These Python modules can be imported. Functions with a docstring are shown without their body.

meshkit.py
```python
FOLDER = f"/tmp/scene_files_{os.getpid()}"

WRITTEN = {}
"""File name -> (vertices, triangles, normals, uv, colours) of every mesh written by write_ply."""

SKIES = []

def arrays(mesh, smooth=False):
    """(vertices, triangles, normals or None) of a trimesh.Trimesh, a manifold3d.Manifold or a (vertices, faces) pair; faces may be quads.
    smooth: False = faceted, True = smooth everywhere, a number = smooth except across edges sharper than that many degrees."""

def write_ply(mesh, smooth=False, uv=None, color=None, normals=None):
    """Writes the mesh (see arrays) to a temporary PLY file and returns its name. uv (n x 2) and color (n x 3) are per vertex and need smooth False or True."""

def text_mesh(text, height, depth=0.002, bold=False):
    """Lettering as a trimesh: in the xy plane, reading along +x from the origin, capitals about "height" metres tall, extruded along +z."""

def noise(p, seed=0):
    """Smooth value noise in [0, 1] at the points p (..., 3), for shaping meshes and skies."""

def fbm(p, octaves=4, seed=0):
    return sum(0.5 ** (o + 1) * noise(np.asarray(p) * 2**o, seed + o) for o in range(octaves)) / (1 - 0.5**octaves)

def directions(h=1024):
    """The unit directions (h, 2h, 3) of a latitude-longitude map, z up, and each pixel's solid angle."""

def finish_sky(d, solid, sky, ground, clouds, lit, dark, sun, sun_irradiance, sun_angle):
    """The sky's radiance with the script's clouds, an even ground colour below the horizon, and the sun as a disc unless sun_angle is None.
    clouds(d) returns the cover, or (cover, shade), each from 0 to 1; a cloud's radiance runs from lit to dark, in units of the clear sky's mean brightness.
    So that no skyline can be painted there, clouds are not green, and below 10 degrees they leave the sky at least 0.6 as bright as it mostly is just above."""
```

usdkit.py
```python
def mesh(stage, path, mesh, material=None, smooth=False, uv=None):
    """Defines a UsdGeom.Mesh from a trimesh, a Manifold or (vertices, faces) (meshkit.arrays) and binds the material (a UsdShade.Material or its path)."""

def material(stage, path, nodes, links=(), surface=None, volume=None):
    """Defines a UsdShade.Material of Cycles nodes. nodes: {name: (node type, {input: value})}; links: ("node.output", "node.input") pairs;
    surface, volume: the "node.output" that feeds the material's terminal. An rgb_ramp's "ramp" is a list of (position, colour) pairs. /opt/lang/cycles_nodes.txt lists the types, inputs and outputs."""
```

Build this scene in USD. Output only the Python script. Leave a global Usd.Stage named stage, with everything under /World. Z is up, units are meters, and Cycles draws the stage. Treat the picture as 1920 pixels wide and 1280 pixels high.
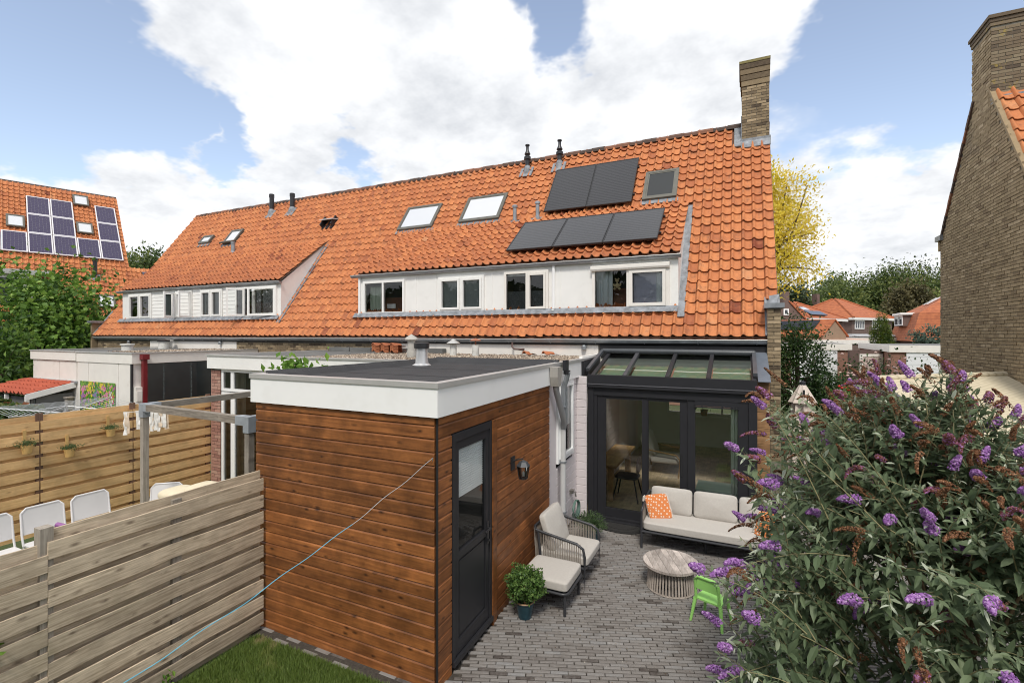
import math
import numpy as np
import usdkit
import meshkit
from pxr import Usd, UsdGeom, UsdLux, UsdShade, Gf, Sdf, Vt
stage = Usd.Stage.CreateInMemory()
UsdGeom.Xform.Define(stage, '/World')
UsdGeom.Scope.Define(stage, '/World/Looks')
rng = np.random.default_rng(11)
pi = math.pi
A = np.array
# ---------------------------------------------------------------- camera, sky, sun
YAW = 0.4428
cs, sn = math.cos(YAW), math.sin(YAW)
cam = UsdGeom.Camera.Define(stage, '/World/camera')
cam.CreateHorizontalApertureAttr(36.0); cam.CreateVerticalApertureAttr(24.0)
cam.CreateFocalLengthAttr(909 / 1920 * 36)
cam.CreateVerticalApertureOffsetAttr(-13.5 / 1920 * 36)
cam.CreateFStopAttr(0.0)
cam.CreateExposureAttr(0.80)
UsdGeom.Xformable(cam).AddTransformOp().Set(Gf.Matrix4d(cs, sn, 0, 0, 0, 0, 1, 0, sn, -cs, 0, 0, 0, 0, 3.2, 1))
SUN = A([0.20, -0.66, 0.95]); SUN /= np.linalg.norm(SUN)
elev, rot = math.asin(SUN[2]), math.atan2(SUN[0], SUN[1])
dome = UsdLux.DomeLight.Define(stage, '/World/sky')
dome.GetPrim().SetCustomDataByKey('kind', 'structure')

def heading(az, el):
    az, el = math.radians(az), math.radians(el)
    return (math.sin(az) * math.cos(el), math.cos(az) * math.cos(el), math.sin(el))
nodes = {'tc': ('texture_coordinate', {}),
         'sky': ('sky_texture', {'sky_type': 'single_scattering', 'sun_disc': False, 'sun_elevation': elev, 'sun_rotation': rot, 'altitude': 50.0, 'aerosol_density': 1.0}),
         'sep': ('separate_xyz', {}), 'zz': ('math', {'math_type': 'maximum', 'value2': 0.0}), 'za': ('math', {'math_type': 'add', 'value2': 0.35}),
         'inv': ('math', {'math_type': 'divide', 'value1': 1.0}), 'pr': ('vector_math', {'math_type': 'scale'}),
         'wn': ('noise_texture', {'scale': 3.6, 'detail': 5.0, 'roughness': 0.58}),
         'n1': ('noise_texture', {'scale': 2.2, 'detail': 7.0, 'roughness': 0.52, 'distortion': 0.1}),
         'n2': ('noise_texture', {'scale': 1.4, 'detail': 7.0, 'roughness': 0.55}),
         'n3': ('noise_texture', {'scale': 4.5, 'detail': 6.0, 'roughness': 0.6})}
links = [('tc.generated', 'sep.vector'), ('sep.z', 'zz.value1'), ('zz.value', 'za.value1'), ('za.value', 'inv.value2'), ('tc.generated', 'pr.vector1'), ('inv.value', 'pr.scale'),
         ('pr.vector', 'n1.vector'), ('pr.vector', 'n2.vector'), ('pr.vector', 'n3.vector'), ('pr.vector', 'wn.vector')]
nodes['off'] = ('vector_math', {'math_type': 'subtract', 'vector2': (0.5, 0.5, 0.5)})
nodes['sc'] = ('vector_math', {'math_type': 'scale', 'scale': 0.33})
nodes['wd'] = ('vector_math', {'math_type': 'add'})
links += [('wn.color', 'off.vector1'), ('off.vector', 'sc.vector1'), ('tc.generated', 'wd.vector1'), ('sc.vector', 'wd.vector2')]
# gaps of blue between the clouds: ((azimuth, elevation), inner, outer radius in degrees, depth)
gaps = [((-68.5, 20.5), 4, 12.5, 0.62), ((-74, 27), 3, 10, 0.4), ((-57.0, 18.0), 1, 6.5, 0.50), ((-43.1, 18.9), 1, 6, 0.45), ((-44.8, 25.3), 0.5, 3.5, 0.3), ((-17.5, 32.4), .5, 7.5, 0.52), ((-21.5, 35), .5, 6, 0.4), ((14.5, 25.0), 4, 12.5, 0.62), ((8.1, 20.7), 2, 9, 0.42), ((13, 15.8), 1, 5, 0.3), ((21.0, 25.5), 3, 12, 0.5), ((85, 30), 4, 18, .6), ((140, 45), 5, 22, .6), ((-150, 32), 4, 20, .6), ((-105, 50), 4, 18, .6), ((40, 62), 4, 18, .6), ((178, 18), 3, 12, .5)]
prev = None
for i, ((az, el), r0, r1, dep) in enumerate(gaps):
    b = heading(az, el)
    nodes[f'd{i}'] = ('vector_math', {'math_type': 'distance', 'vector2': tuple(b)})
    nodes[f'm{i}'] = ('map_range', {'range_type': 'smoothstep', 'from_min': 2 * math.sin(math.radians(r0) / 2), 'from_max': 2 * math.sin(math.radians(r1) / 2), 'to_min': dep, 'to_max': 0.0, 'clamp': True})
    links += [('wd.vector', f'd{i}.vector1'), (f'd{i}.value', f'm{i}.value')]
    cur = f'm{i}.result'
    if prev:
        nodes[f's{i}'] = ('math', {'math_type': 'maximum'})
        links += [(prev, f's{i}.value1'), (cur, f's{i}.value2')]
        cur = f's{i}.value'
    prev = cur
nodes['base'] = ('math', {'math_type': 'multiply_add', 'value2': 0.95, 'value3': 0.14})
nodes['cov'] = ('math', {'math_type': 'subtract'})
nodes['mask'] = ('map_range', {'range_type': 'smoothstep', 'from_min': 0.24, 'from_max': 0.47, 'to_min': 0.0, 'to_max': 1.0, 'clamp': True})
nodes['cc'] = ('rgb_ramp', {'ramp': [(0.32, (4.2, 4.35, 4.6)), (0.52, (5.7, 5.8, 5.95)), (0.74, (7.1, 7.1, 7.1))]})
nodes['mx'] = ('mix_color', {'use_clamp': False})
nodes['hs'] = ('hsv', {'saturation': 0.76, 'value': 1.32, 'hue': 0.5})
nodes['bg'] = ('background_shader', {'strength': 0.1})
links += [('n1.fac', 'base.value1'), ('base.value', 'cov.value1'), (prev, 'cov.value2'), ('cov.value', 'mask.value'), ('mask.result', 'mx.fac'), ('sky.color', 'hs.color'), ('hs.color', 'mx.a'),
          ('n3.fac', 'cc.fac'), ('cc.color', 'mx.b'), ('mx.result', 'bg.color')]
SKYM = usdkit.material(stage, '/World/Looks/sky_look', nodes, links, surface='bg.background')
UsdShade.MaterialBindingAPI.Apply(dome.GetPrim()).Bind(SKYM)
sun = UsdLux.DistantLight.Define(stage, '/World/sun')
sun.CreateIntensityAttr(0.4); sun.CreateAngleAttr(11.0); sun.CreateNormalizeAttr(True); sun.CreateColorAttr(Gf.Vec3f(1.0, 0.95, 0.87))
zx = SUN; xx = np.cross([0, 0, 1.], zx); xx /= np.linalg.norm(xx); yx = np.cross(zx, xx)
UsdGeom.Xformable(sun).AddTransformOp().Set(Gf.Matrix4d(*xx, 0, *yx, 0, *zx, 0, 0, 0, 0, 1))

# ---------------------------------------------------------------- helpers
taken = set()
def path_for(parent, name):
    base = (parent if isinstance(parent, str) else str(parent.GetPath())) if parent else '/World'
    p, k = f'{base}/{name}', 0
    while p in taken:
        k += 1; p = f'{base}/{name}_{k:03d}'
    taken.add(p); return p
def tag(prim, label=None, cat=None, group=None, kind=None):
    for k, v in (('label', label), ('category', cat), ('group', group), ('kind', kind)):
        if v: prim.SetCustomDataByKey(k, v)
    return prim
def thing(name, label, cat, group=None, loc=(0, 0, 0), rot=0.0):
    x = UsdGeom.Xform.Define(stage, path_for(None, name))
    if any(loc) : x.AddTranslateOp().Set(Gf.Vec3d(*map(float, loc)))
    if rot: x.AddRotateZOp().Set(rot)
    return tag(x.GetPrim(), label, cat, group)
def put(parent, name, b, mat, label=None, cat=None, group=None, kind=None, smooth=False, loc=None):
    """b: a Builder or (V, F) or (V, F, C): one mesh of the scene."""
    V, F, C = b.arrays() if isinstance(b, Builder) else (b if len(b) == 3 else (*b, None))
    path = path_for(parent, name)
    if smooth and smooth is not True:
        m = usdkit.mesh(stage, path, (V, F), mat, smooth=smooth)
        if C is not None: c0 = C[0]; C = None; pv = UsdGeom.PrimvarsAPI(m).CreatePrimvar('rnd', Sdf.ValueTypeNames.Color3fArray, 'constant'); pv.Set(Vt.Vec3fArray([Gf.Vec3f(*map(float, c0))]))
    else:
        m = UsdGeom.Mesh.Define(stage, path)
        m.CreatePointsAttr(Vt.Vec3fArray.FromNumpy(np.ascontiguousarray(V, np.float32)))
        m.CreateFaceVertexCountsAttr(Vt.IntArray.FromNumpy(np.full(len(F), F.shape[1], np.int32)))
        m.CreateFaceVertexIndicesAttr(Vt.IntArray.FromNumpy(np.ascontiguousarray(F.ravel(), np.int32)))
        m.CreateSubdivisionSchemeAttr('none'); m.CreateDoubleSidedAttr(True)
        if smooth is True:
            n = np.zeros_like(V); fn = np.cross(V[F[:, 1]] - V[F[:, 0]], V[F[:, 2]] - V[F[:, 0]])
            for k in range(F.shape[1]): np.add.at(n, F[:, k], fn)
            n /= np.linalg.norm(n, axis=1, keepdims=True) + 1e-12
            m.CreateNormalsAttr(Vt.Vec3fArray.FromNumpy(n.astype(np.float32))); m.SetNormalsInterpolation('vertex')
        UsdShade.MaterialBindingAPI.Apply(m.GetPrim()).Bind(mat)
        if C is None: C = rng.random((1, 3))
    if C is not None:
        pv = UsdGeom.PrimvarsAPI(m).CreatePrimvar('rnd', Sdf.ValueTypeNames.Color3fArray, 'vertex' if len(C) == len(V) else 'constant')
        pv.Set(Vt.Vec3fArray.FromNumpy(np.ascontiguousarray(C, np.float32)))
    p = m.GetPrim()
    if loc is not None: UsdGeom.Xformable(m).AddTranslateOp().Set(Gf.Vec3d(*map(float, loc)))
    return tag(p, label, cat, group, kind)
def unit(v): v = A(v, float); return v / np.linalg.norm(v)
class Builder:
    def __init__(s): s.v, s.f, s.c, s.n = [], [], [], 0
    def add(s, V, F, c=None):
        V = np.asarray(V, float); F = np.asarray(F, int)
        if F.shape[1] == 4: F = np.vstack([F[:, [0, 1, 2]], F[:, [0, 2, 3]]])
        s.v.append(V); s.f.append(F + s.n); s.n += len(V)
        s.c.append(np.broadcast_to(rng.random(3) if c is None else np.asarray(c, float), (len(V), 3))); return s
    def arrays(s): return np.vstack(s.v), np.vstack(s.f), np.vstack(s.c)
    def box(s, x0, x1, y0, y1, z0, z1, c=None): return s.obb((0, 0, 0), (1, 0, 0), (0, 1, 0), (0, 0, 1), (x0, x1), (y0, y1), (z0, z1), c)
    def obb(s, o, u, v, w, a, b, c3, c=None):
        o, u, v, w = (A(q, float) for q in (o, u, v, w))
        V = [o + u * a[i] + v * b[j] + w * c3[k] for i in (0, 1) for j in (0, 1) for k in (0, 1)]
        F = [[0, 1, 3, 2], [4, 6, 7, 5], [0, 4, 5, 1], [2, 3, 7, 6], [0, 2, 6, 4], [1, 5, 7, 3]]
        if np.dot(np.cross(u, v), w) < 0: F = [f[::-1] for f in F]
        return s.add(V, F, c)
    def quad(s, *p, c=None): return s.add(p, [[0, 1, 2, 3]], c)
    def prism(s, poly, d, c=None):
        """A convex polygon of 3-D points pushed along d."""
        P = A(poly, float); n = len(P); V = np.vstack([P, P + A(d, float)])
        F = [[0, i + 1, i] for i in range(1, n - 1)] + [[n, n + i, n + i + 1] for i in range(1, n - 1)]
        for i in range(n):
            j = (i + 1) % n; F += [[i, j, n + j], [i, n + j, n + i]]
        nv = sum(np.cross(P[i] - P[0], P[i + 1] - P[0]) for i in range(1, n - 1))
        if np.dot(nv, A(d, float)) < 0: F = [f[::-1] for f in F]
        return s.add(V, F, c)
    def tube(s, pts, r, sides=8, c=None, caps=True):
        p = A(pts, float); n = len(p); r = np.broadcast_to(r, (n,))
        t = np.gradient(p, axis=0); t /= np.linalg.norm(t, axis=1, keepdims=True) + 1e-12
        ref = A([0, 0, 1.]) if abs(t[:, 2]).mean() < 0.8 else A([1., 0, 0.1])
        a = np.cross(t, ref); a /= np.linalg.norm(a, axis=1, keepdims=True) + 1e-12; b = np.cross(t, a)
        ang = np.arange(sides) * 2 * pi / sides
        V = (p[:, None] + r[:, None, None] * (np.cos(ang)[None, :, None] * a[:, None] + np.sin(ang)[None, :, None] * b[:, None])).reshape(-1, 3)
        F = [[i * sides + j, (i + 1) * sides + j, (i + 1) * sides + (j + 1) % sides, i * sides + (j + 1) % sides] for i in range(n - 1) for j in range(sides)]
        s.add(V, F, c)
        if caps:
            for k in (0, n - 1): s.add(V[k * sides:(k + 1) * sides], [[0, j, j + 1] for j in range(1, sides - 1)], s.c[-1][0])
        return s
    def lathe(s, prof, cen=(0, 0, 0), seg=20, c=None):
        """prof: (radius, height) pairs."""
        pr = A(prof, float); ang = np.arange(seg) * 2 * pi / seg
        V = np.stack([pr[:, None, 0] * np.cos(ang), pr[:, None, 0] * np.sin(ang), np.repeat(pr[:, 1:2], seg, 1)], -1).reshape(-1, 3) + A(cen, float)
        F = [[i * seg + j, i * seg + (j + 1) % seg, (i + 1) * seg + (j + 1) % seg, (i + 1) * seg + j] for i in range(len(pr) - 1) for j in range(seg)]
        return s.add(V, F, c)
    def puff(s, cen, u, v, w, e=0.3, nu=22, nv=12, c=None, sag=0):
        """A cushion: superellipsoid with half-axes u, v, w (vectors)."""
        th = np.linspace(-pi / 2, pi / 2, nv); ph = np.arange(nu * 2) * pi / nu
        sp = lambda x, q: np.sign(x) * np.abs(x) ** q
        ct, st = sp(np.cos(th), e * 1.6), sp(np.sin(th), e * 1.6); cp, sq = sp(np.cos(ph), e), sp(np.sin(ph), e)
        x, y, z = ct[:, None] * cp, ct[:, None] * sq, np.repeat(st[:, None], 2 * nu, 1)
        z = z * (1 - sag * (1 - (1 - np.abs(x) ** 2.2) * (1 - np.abs(y) ** 2.2)))
        V = (A(cen, float) + x[..., None] * A(u, float) + y[..., None] * A(v, float) + z[..., None] * A(w, float)).reshape(-1, 3)
        m = 2 * nu
        F = [[i * m + j, i * m + (j + 1) % m, (i + 1) * m + (j + 1) % m, (i + 1) * m + j] for i in range(nv - 1) for j in range(m)]
        return s.add(V, F, c)
def box(*a): return Builder().box(*a)
def extr(o, u, v, w, prof, L, c=None):
    """A convex profile of (v, w) pairs pushed a length L along u."""
    o, u, v, w = (A(q, float) for q in (o, u, v, w))
    return Builder().prism([o + v * p[0] + w * p[1] for p in prof], u * L, c)
EX, EY, EZ = A([1., 0, 0]), A([0, 1., 0]), A([0, 0, 1.])

# ---------------------------------------------------------------- materials
def mat(name, nodes, links=(), surface='p.BSDF'): return usdkit.material(stage, '/World/Looks/' + name, nodes, links, surface=surface)
def sc(c, k): return tuple(min(1.0, x * k) for x in c)
def simple(name, col, rough=0.6, var=0.12, scale=5.0, bump=0.0, bscale=60.0, rnd=0.0, dirt=None, dscale=1.2, dpos=(0.5, 0.75), **pb):
    n = {'tc': ('geometry', {}), 'no': ('noise_texture', {'scale': scale, 'detail': 6.0, 'roughness': 0.6}), 'r': ('rgb_ramp', {'ramp': [(0.3, sc(col, 1 - var)), (0.7, sc(col, 1 + var))]}), 'p': ('principled_bsdf', {'roughness': rough, **pb})}
    l = [('tc.position', 'no.vector'), ('no.fac', 'r.fac')]; out = 'r.color'
    if rnd:
        n['at'] = ('attribute', {'attribute': 'rnd'}); n['mr'] = ('map_range', {'to_min': 1 - rnd, 'to_max': 1 + rnd}); n['sx'] = ('separate_xyz', {}); n['mm'] = ('mix_color', {'blend_type': 'multiply', 'fac': 1.0, 'use_clamp': False})
        l += [('at.vector', 'sx.vector'), ('sx.x', 'mr.value'), (out, 'mm.a'), ('mr.result', 'mm.b')]; out = 'mm.result'
    if dirt:
        n['dn'] = ('noise_texture', {'scale': dscale, 'detail': 8.0, 'roughness': 0.65}); n['dm'] = ('map_range', {'from_min': dpos[0], 'from_max': dpos[1], 'to_min': 0.0, 'to_max': 0.85, 'clamp': True}); n['dx'] = ('mix_color', {'b': dirt})
        l += [('tc.position', 'dn.vector'), ('dn.fac', 'dm.value'), ('dm.result', 'dx.fac'), (out, 'dx.a')]; out = 'dx.result'
    l.append((out, 'p.base_color'))
    if bump:
        n['bn'] = ('noise_texture', {'scale': bscale, 'detail': 4.0}); n['bu'] = ('bump', {'strength': bump, 'distance': 0.01})
        l += [('tc.position', 'bn.vector'), ('bn.fac', 'bu.height'), ('bu.normal', 'p.normal')]
    return mat(name, n, l)
def wood(name, c0, c1, dark, axis, rough=0.6, grain=38.0, knots=0.6, tone=0.25, dirt=None, spec=0.4, dirtpos=(0.55, 0.8), blot=(0.62, 1.22)):
    """Boards along an axis (x, y or z): streaked grain, knots, a tone of its own for each board."""
    k = {'x': (0.05, 1, 1), 'y': (1, 0.05, 1), 'z': (1, 1, 0.05)}[axis]
    kk, kr = {'x': ((0.42, 1, 1), (pi / 2, 0, 0)), 'y': ((1, 0.42, 1), (-pi / 2, -pi / 2, 0)), 'z': ((1, 1, 0.42), (pi / 2, 0, 0))}[axis]
    n = {'g': ('geometry', {}), 'at': ('attribute', {'attribute': 'rnd'}), 'of': ('vector_math', {'math_type': 'scale', 'scale': 37.0}), 'ad': ('vector_math', {'math_type': 'add'}),
         'mp': ('mapping', {'scale': k}), 'n1': ('noise_texture', {'scale': grain, 'detail': 5.0, 'roughness': 0.6, 'distortion': 0.6}),
         'n2': ('noise_texture', {'scale': 5.0, 'detail': 5.0, 'roughness': 0.6}), 'r': ('rgb_ramp', {'ramp': [(0.28, c0), (0.62, c1)]}),
         'mk': ('mapping', {'scale': kk, 'rotation': kr}), 'vo': ('voronoi_texture', {'dimensions': '2D', 'scale': 6.5, 'randomness': 1.0}), 'kg': ('map_range', {'from_min': 0.44, 'from_max': 0.56, 'clamp': True}), 'kp': ('math', {'math_type': 'multiply'}), 'km': ('map_range', {'from_min': 0.03, 'from_max': 0.13, 'to_min': knots, 'to_max': 0.0, 'clamp': True}),
         'kx': ('mix_color', {'b': dark}), 'sx': ('separate_xyz', {}), 'tm': ('map_range', {'to_min': 1 - tone, 'to_max': 1 + tone}), 'mm': ('mix_color', {'blend_type': 'multiply', 'fac': 1.0, 'use_clamp': False}),
         'l2': ('map_range', {'from_min': 0.3, 'from_max': 0.7, 'to_min': blot[0], 'to_max': blot[1]}), 'm2': ('mix_color', {'blend_type': 'multiply', 'fac': 1.0, 'use_clamp': False}),
         'bu': ('bump', {'strength': 0.35, 'distance': 0.004}), 'p': ('principled_bsdf', {'roughness': rough, 'specular_ior_level': spec})}
    l = [('at.vector', 'of.vector1'), ('g.position', 'ad.vector1'), ('of.vector', 'ad.vector2'), ('ad.vector', 'mp.vector'), ('mp.vector', 'n1.vector'), ('ad.vector', 'n2.vector'), ('n1.fac', 'r.fac'),
         ('ad.vector', 'mk.vector'), ('mk.vector', 'vo.vector'), ('vo.distance', 'km.value'), ('km.result', 'kp.value1'), ('n2.fac', 'kg.value'), ('kg.result', 'kp.value2'), ('kp.value', 'kx.fac'), ('r.color', 'kx.a'), ('at.vector', 'sx.vector'), ('sx.y', 'tm.value'),
         ('kx.result', 'mm.a'), ('tm.result', 'mm.b'), ('n2.fac', 'l2.value'), ('mm.result', 'm2.a'), ('l2.result', 'm2.b'), ('n1.fac', 'bu.height'), ('bu.normal', 'p.normal')]
    out = 'm2.result'
    if dirt:
        n['dn'] = ('noise_texture', {'scale': 1.6, 'detail': 8.0, 'roughness': 0.65}); n['dm'] = ('map_range', {'from_min': dirtpos[0], 'from_max': dirtpos[1], 'to_min': 0.0, 'to_max': 0.8, 'clamp': True}); n['dx'] = ('mix_color', {'b': dirt})
        l += [('g.position', 'dn.vector'), ('dn.fac', 'dm.value'), ('dm.result', 'dx.fac'), (out, 'dx.a')]; out = 'dx.result'
    return mat(name, n, l + [(out, 'p.base_color')])
def varied(name, stops, rough=0.8, nscale=9.0, spots=None, sscale=16.0, spos=(0.62, 0.7), stain=None, stscale=3.0, stpos=(0.55, 0.75), bump=0.25, bscale=90.0, streak=False, **pb):
    """Alike pieces, each with a tone of its own from the ramp (the piece's rnd primvar), mottled by noise; spots = lichen, stain = soot or moss."""
    n = {'g': ('geometry', {}), 'at': ('attribute', {'attribute': 'rnd'}), 'sx': ('separate_xyz', {}), 'no': ('noise_texture', {'scale': nscale, 'detail': 6.0, 'roughness': 0.65}),
         'mv': ('math', {'math_type': 'multiply_add', 'value2': 0.55, 'value3': -0.27}), 'aa': ('math', {'math_type': 'add'}), 'r': ('rgb_ramp', {'ramp': stops}), 'p': ('principled_bsdf', {'roughness': rough, **pb}),
         'bn': ('noise_texture', {'scale': bscale, 'detail': 3.0}), 'bu': ('bump', {'strength': bump, 'distance': 0.006})}
    l = [('at.vector', 'sx.vector'), ('g.position', 'no.vector'), ('no.fac', 'mv.value1'), ('sx.x', 'aa.value1'), ('mv.value', 'aa.value2'), ('aa.value', 'r.fac'), ('g.position', 'bn.vector'), ('bn.fac', 'bu.height'), ('bu.normal', 'p.normal')]
    out = 'r.color'
    for key, colr, s_, ps in (('st', stain, stscale, stpos), ('sp', spots, sscale, spos)):
        if colr:
            n[key + 'p'] = ('mapping', {'scale': (1, 1, 0.3) if streak and key == 'st' else (1, 1, 1)}); l.append(('g.position', key + 'p.vector')); n[key + 'n'] = ('noise_texture', {'scale': s_, 'detail': 7.0, 'roughness': 0.7}); n[key + 'm'] = ('map_range', {'from_min': ps[0], 'from_max': ps[1], 'to_min': 0.0, 'to_max': 0.85, 'clamp': True}); n[key + 'x'] = ('mix_color', {'b': colr})
            l += [(key + 'p.vector', key + 'n.vector'), (key + 'n.fac', key + 'm.value'), (key + 'm.result', key + 'x.fac'), (out, key + 'x.a')]; out = key + 'x.result'
    return mat(name, n, l + [(out, 'p.base_color')])
def leafm(name, stops, trans=0.35, rough=0.5, spec=0.35):
    n = {'at': ('attribute', {'attribute': 'rnd'}), 'sx': ('separate_xyz', {}), 'r': ('rgb_ramp', {'ramp': stops}), 'p': ('principled_bsdf', {'roughness': rough, 'specular_ior_level': spec}), 't': ('translucent_bsdf', {}), 'm': ('mix_closure', {'fac': trans})}
    return mat(name, n, [('at.vector', 'sx.vector'), ('sx.x', 'r.fac'), ('r.color', 'p.base_color'), ('r.color', 't.color'), ('p.BSDF', 'm.closure1'), ('t.BSDF', 'm.closure2')], 'm.closure')
def glassm(name, tint=(0.93, 0.95, 0.94), ior=1.5, boost=1.0):
    n = {'f': ('fresnel', {'IOR': ior}), 'k': ('math', {'math_type': 'multiply_add', 'value2': boost, 'value3': 0.02, 'use_clamp': True}), 't': ('transparent_bsdf', {'color': tint}), 'g': ('glossy_bsdf', {'roughness': 0.005, 'color': (1, 1, 1)}), 'm': ('mix_closure', {})}
    return mat(name, n, [('f.fac', 'k.value1'), ('k.value', 'm.fac'), ('t.BSDF', 'm.closure1'), ('g.BSDF', 'm.closure2')], 'm.closure')
WHITE = simple('white_paint', (0.80, 0.79, 0.76), 0.45, 0.03, 3.0, dirt=(0.62, 0.60, 0.55), dscale=2.2, dpos=(0.58, 0.95))
CREAM = simple('cream_paint', (0.76, 0.725, 0.67), 0.5, 0.04, 4.0, dirt=(0.5, 0.45, 0.38), dscale=2.5, dpos=(0.6, 0.95))
TRESPA = simple('white_panel', (0.84, 0.835, 0.82), 0.35, 0.015, 2.0, dirt=(0.72, 0.71, 0.68), dscale=3.0, dpos=(0.55, 1.0))
PVC = simple('white_plastic', (0.82, 0.82, 0.81), 0.3, 0.02, 3.0)
ZINC = simple('zinc', (0.30, 0.32, 0.34), 0.42, 0.22, 4.0, metallic=0.55, dirt=(0.14, 0.15, 0.15), dscale=3.0, dpos=(0.5, 0.8))
LEAD = simple('lead', (0.22, 0.235, 0.255), 0.6, 0.4, 9.0, bump=0.6, bscale=18.0, dirt=(0.13, 0.13, 0.13), dscale=6.0, dpos=(0.5, 0.75))
ALU = simple('grey_aluminium', (0.52, 0.51, 0.49), 0.4, 0.05, 5.0, metallic=0.4)
ANTH = simple('anthracite', (0.021, 0.021, 0.024), 0.45, 0.08, 5.0, specular_ior_level=0.35)
BLACK = simple('black_plastic', (0.018, 0.018, 0.02), 0.4, 0.1, 6.0)
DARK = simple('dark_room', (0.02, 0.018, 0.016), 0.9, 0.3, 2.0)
GLASS = glassm('window_glass')
GLASS_DARK = mat('far_glass', {'p': ('principled_bsdf', {'base_color': (0.03, 0.035, 0.04), 'roughness': 0.04, 'specular_ior_level': 0.7})}, [])
TILE = varied('orange_pantile', [(0.0, (0.20, 0.05, 0.022)), (0.14, (0.34, 0.11, 0.048)), (0.5, (0.485, 0.172, 0.066)), (0.82, (0.57, 0.22, 0.083)), (1.0, (0.53, 0.25, 0.12))], 0.72, 7.0,
              spots=(0.16, 0.10, 0.065), sscale=13.0, spos=(0.60, 0.72), stain=(0.12, 0.062, 0.045), stscale=8.0, stpos=(0.50, 0.80), bump=0.3, streak=True, specular_ior_level=0.3)
RIDGE = varied('weathered_ridge', [(0, (0.055, 0.04, 0.033)), (0.6, (0.14, 0.07, 0.045)), (1, (0.26, 0.10, 0.05))], 0.85, 10.0)
BRICK_OLD = varied('brown_brick', [(0, (0.075, 0.052, 0.033)), (0.3, (0.17, 0.125, 0.075)), (0.7, (0.28, 0.21, 0.125)), (1, (0.42, 0.32, 0.2))], 0.9, 14.0, spots=(0.30, 0.24, 0.08), sscale=5.0, spos=(0.66, 0.72), stain=(0.05, 0.043, 0.036), stscale=0.8, stpos=(0.55, 0.8))
BRICK_PINK = varied('pink_brick', [(0, (0.23, 0.11, 0.085)), (0.5, (0.34, 0.175, 0.135)), (1, (0.42, 0.26, 0.20))], 0.9, 12.0)
BRICK_RED = varied('red_brick', [(0, (0.16, 0.06, 0.04)), (0.5, (0.25, 0.10, 0.06)), (1, (0.33, 0.15, 0.09))], 0.9, 12.0)
MORTAR = simple('mortar', (0.20, 0.18, 0.145), 0.95, 0.2, 10.0)
SOLAR = mat('black_solar_cells', {'g': ('geometry', {}), 'w': ('wave_texture', {'wave_type': 'bands', 'bands_direction': 'z', 'scale': 6.0}), 'r': ('rgb_ramp', {'ramp': [(0.0, (0.018, 0.018, 0.021)), (0.9, (0.03, 0.03, 0.034)), (1.0, (0.06, 0.06, 0.065))]}),
            'p': ('principled_bsdf', {'roughness': 0.16, 'specular_ior_level': 0.55})}, [('g.position', 'w.vector'), ('w.fac', 'r.fac'), ('r.color', 'p.base_color')])
BLIND = simple('white_blind', (0.80, 0.81, 0.81), 0.4, 0.02)
CURTAIN = simple('pale_green_curtain', (0.60, 0.67, 0.57), 0.9, 0.05, 4)
CURTAIN2 = simple('white_blue_curtain', (0.66, 0.71, 0.72), 0.9, 0.05, 4)
BEIGE_CURTAIN = simple('beige_curtain', (0.50, 0.43, 0.34), 0.9, 0.1, 4)

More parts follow.
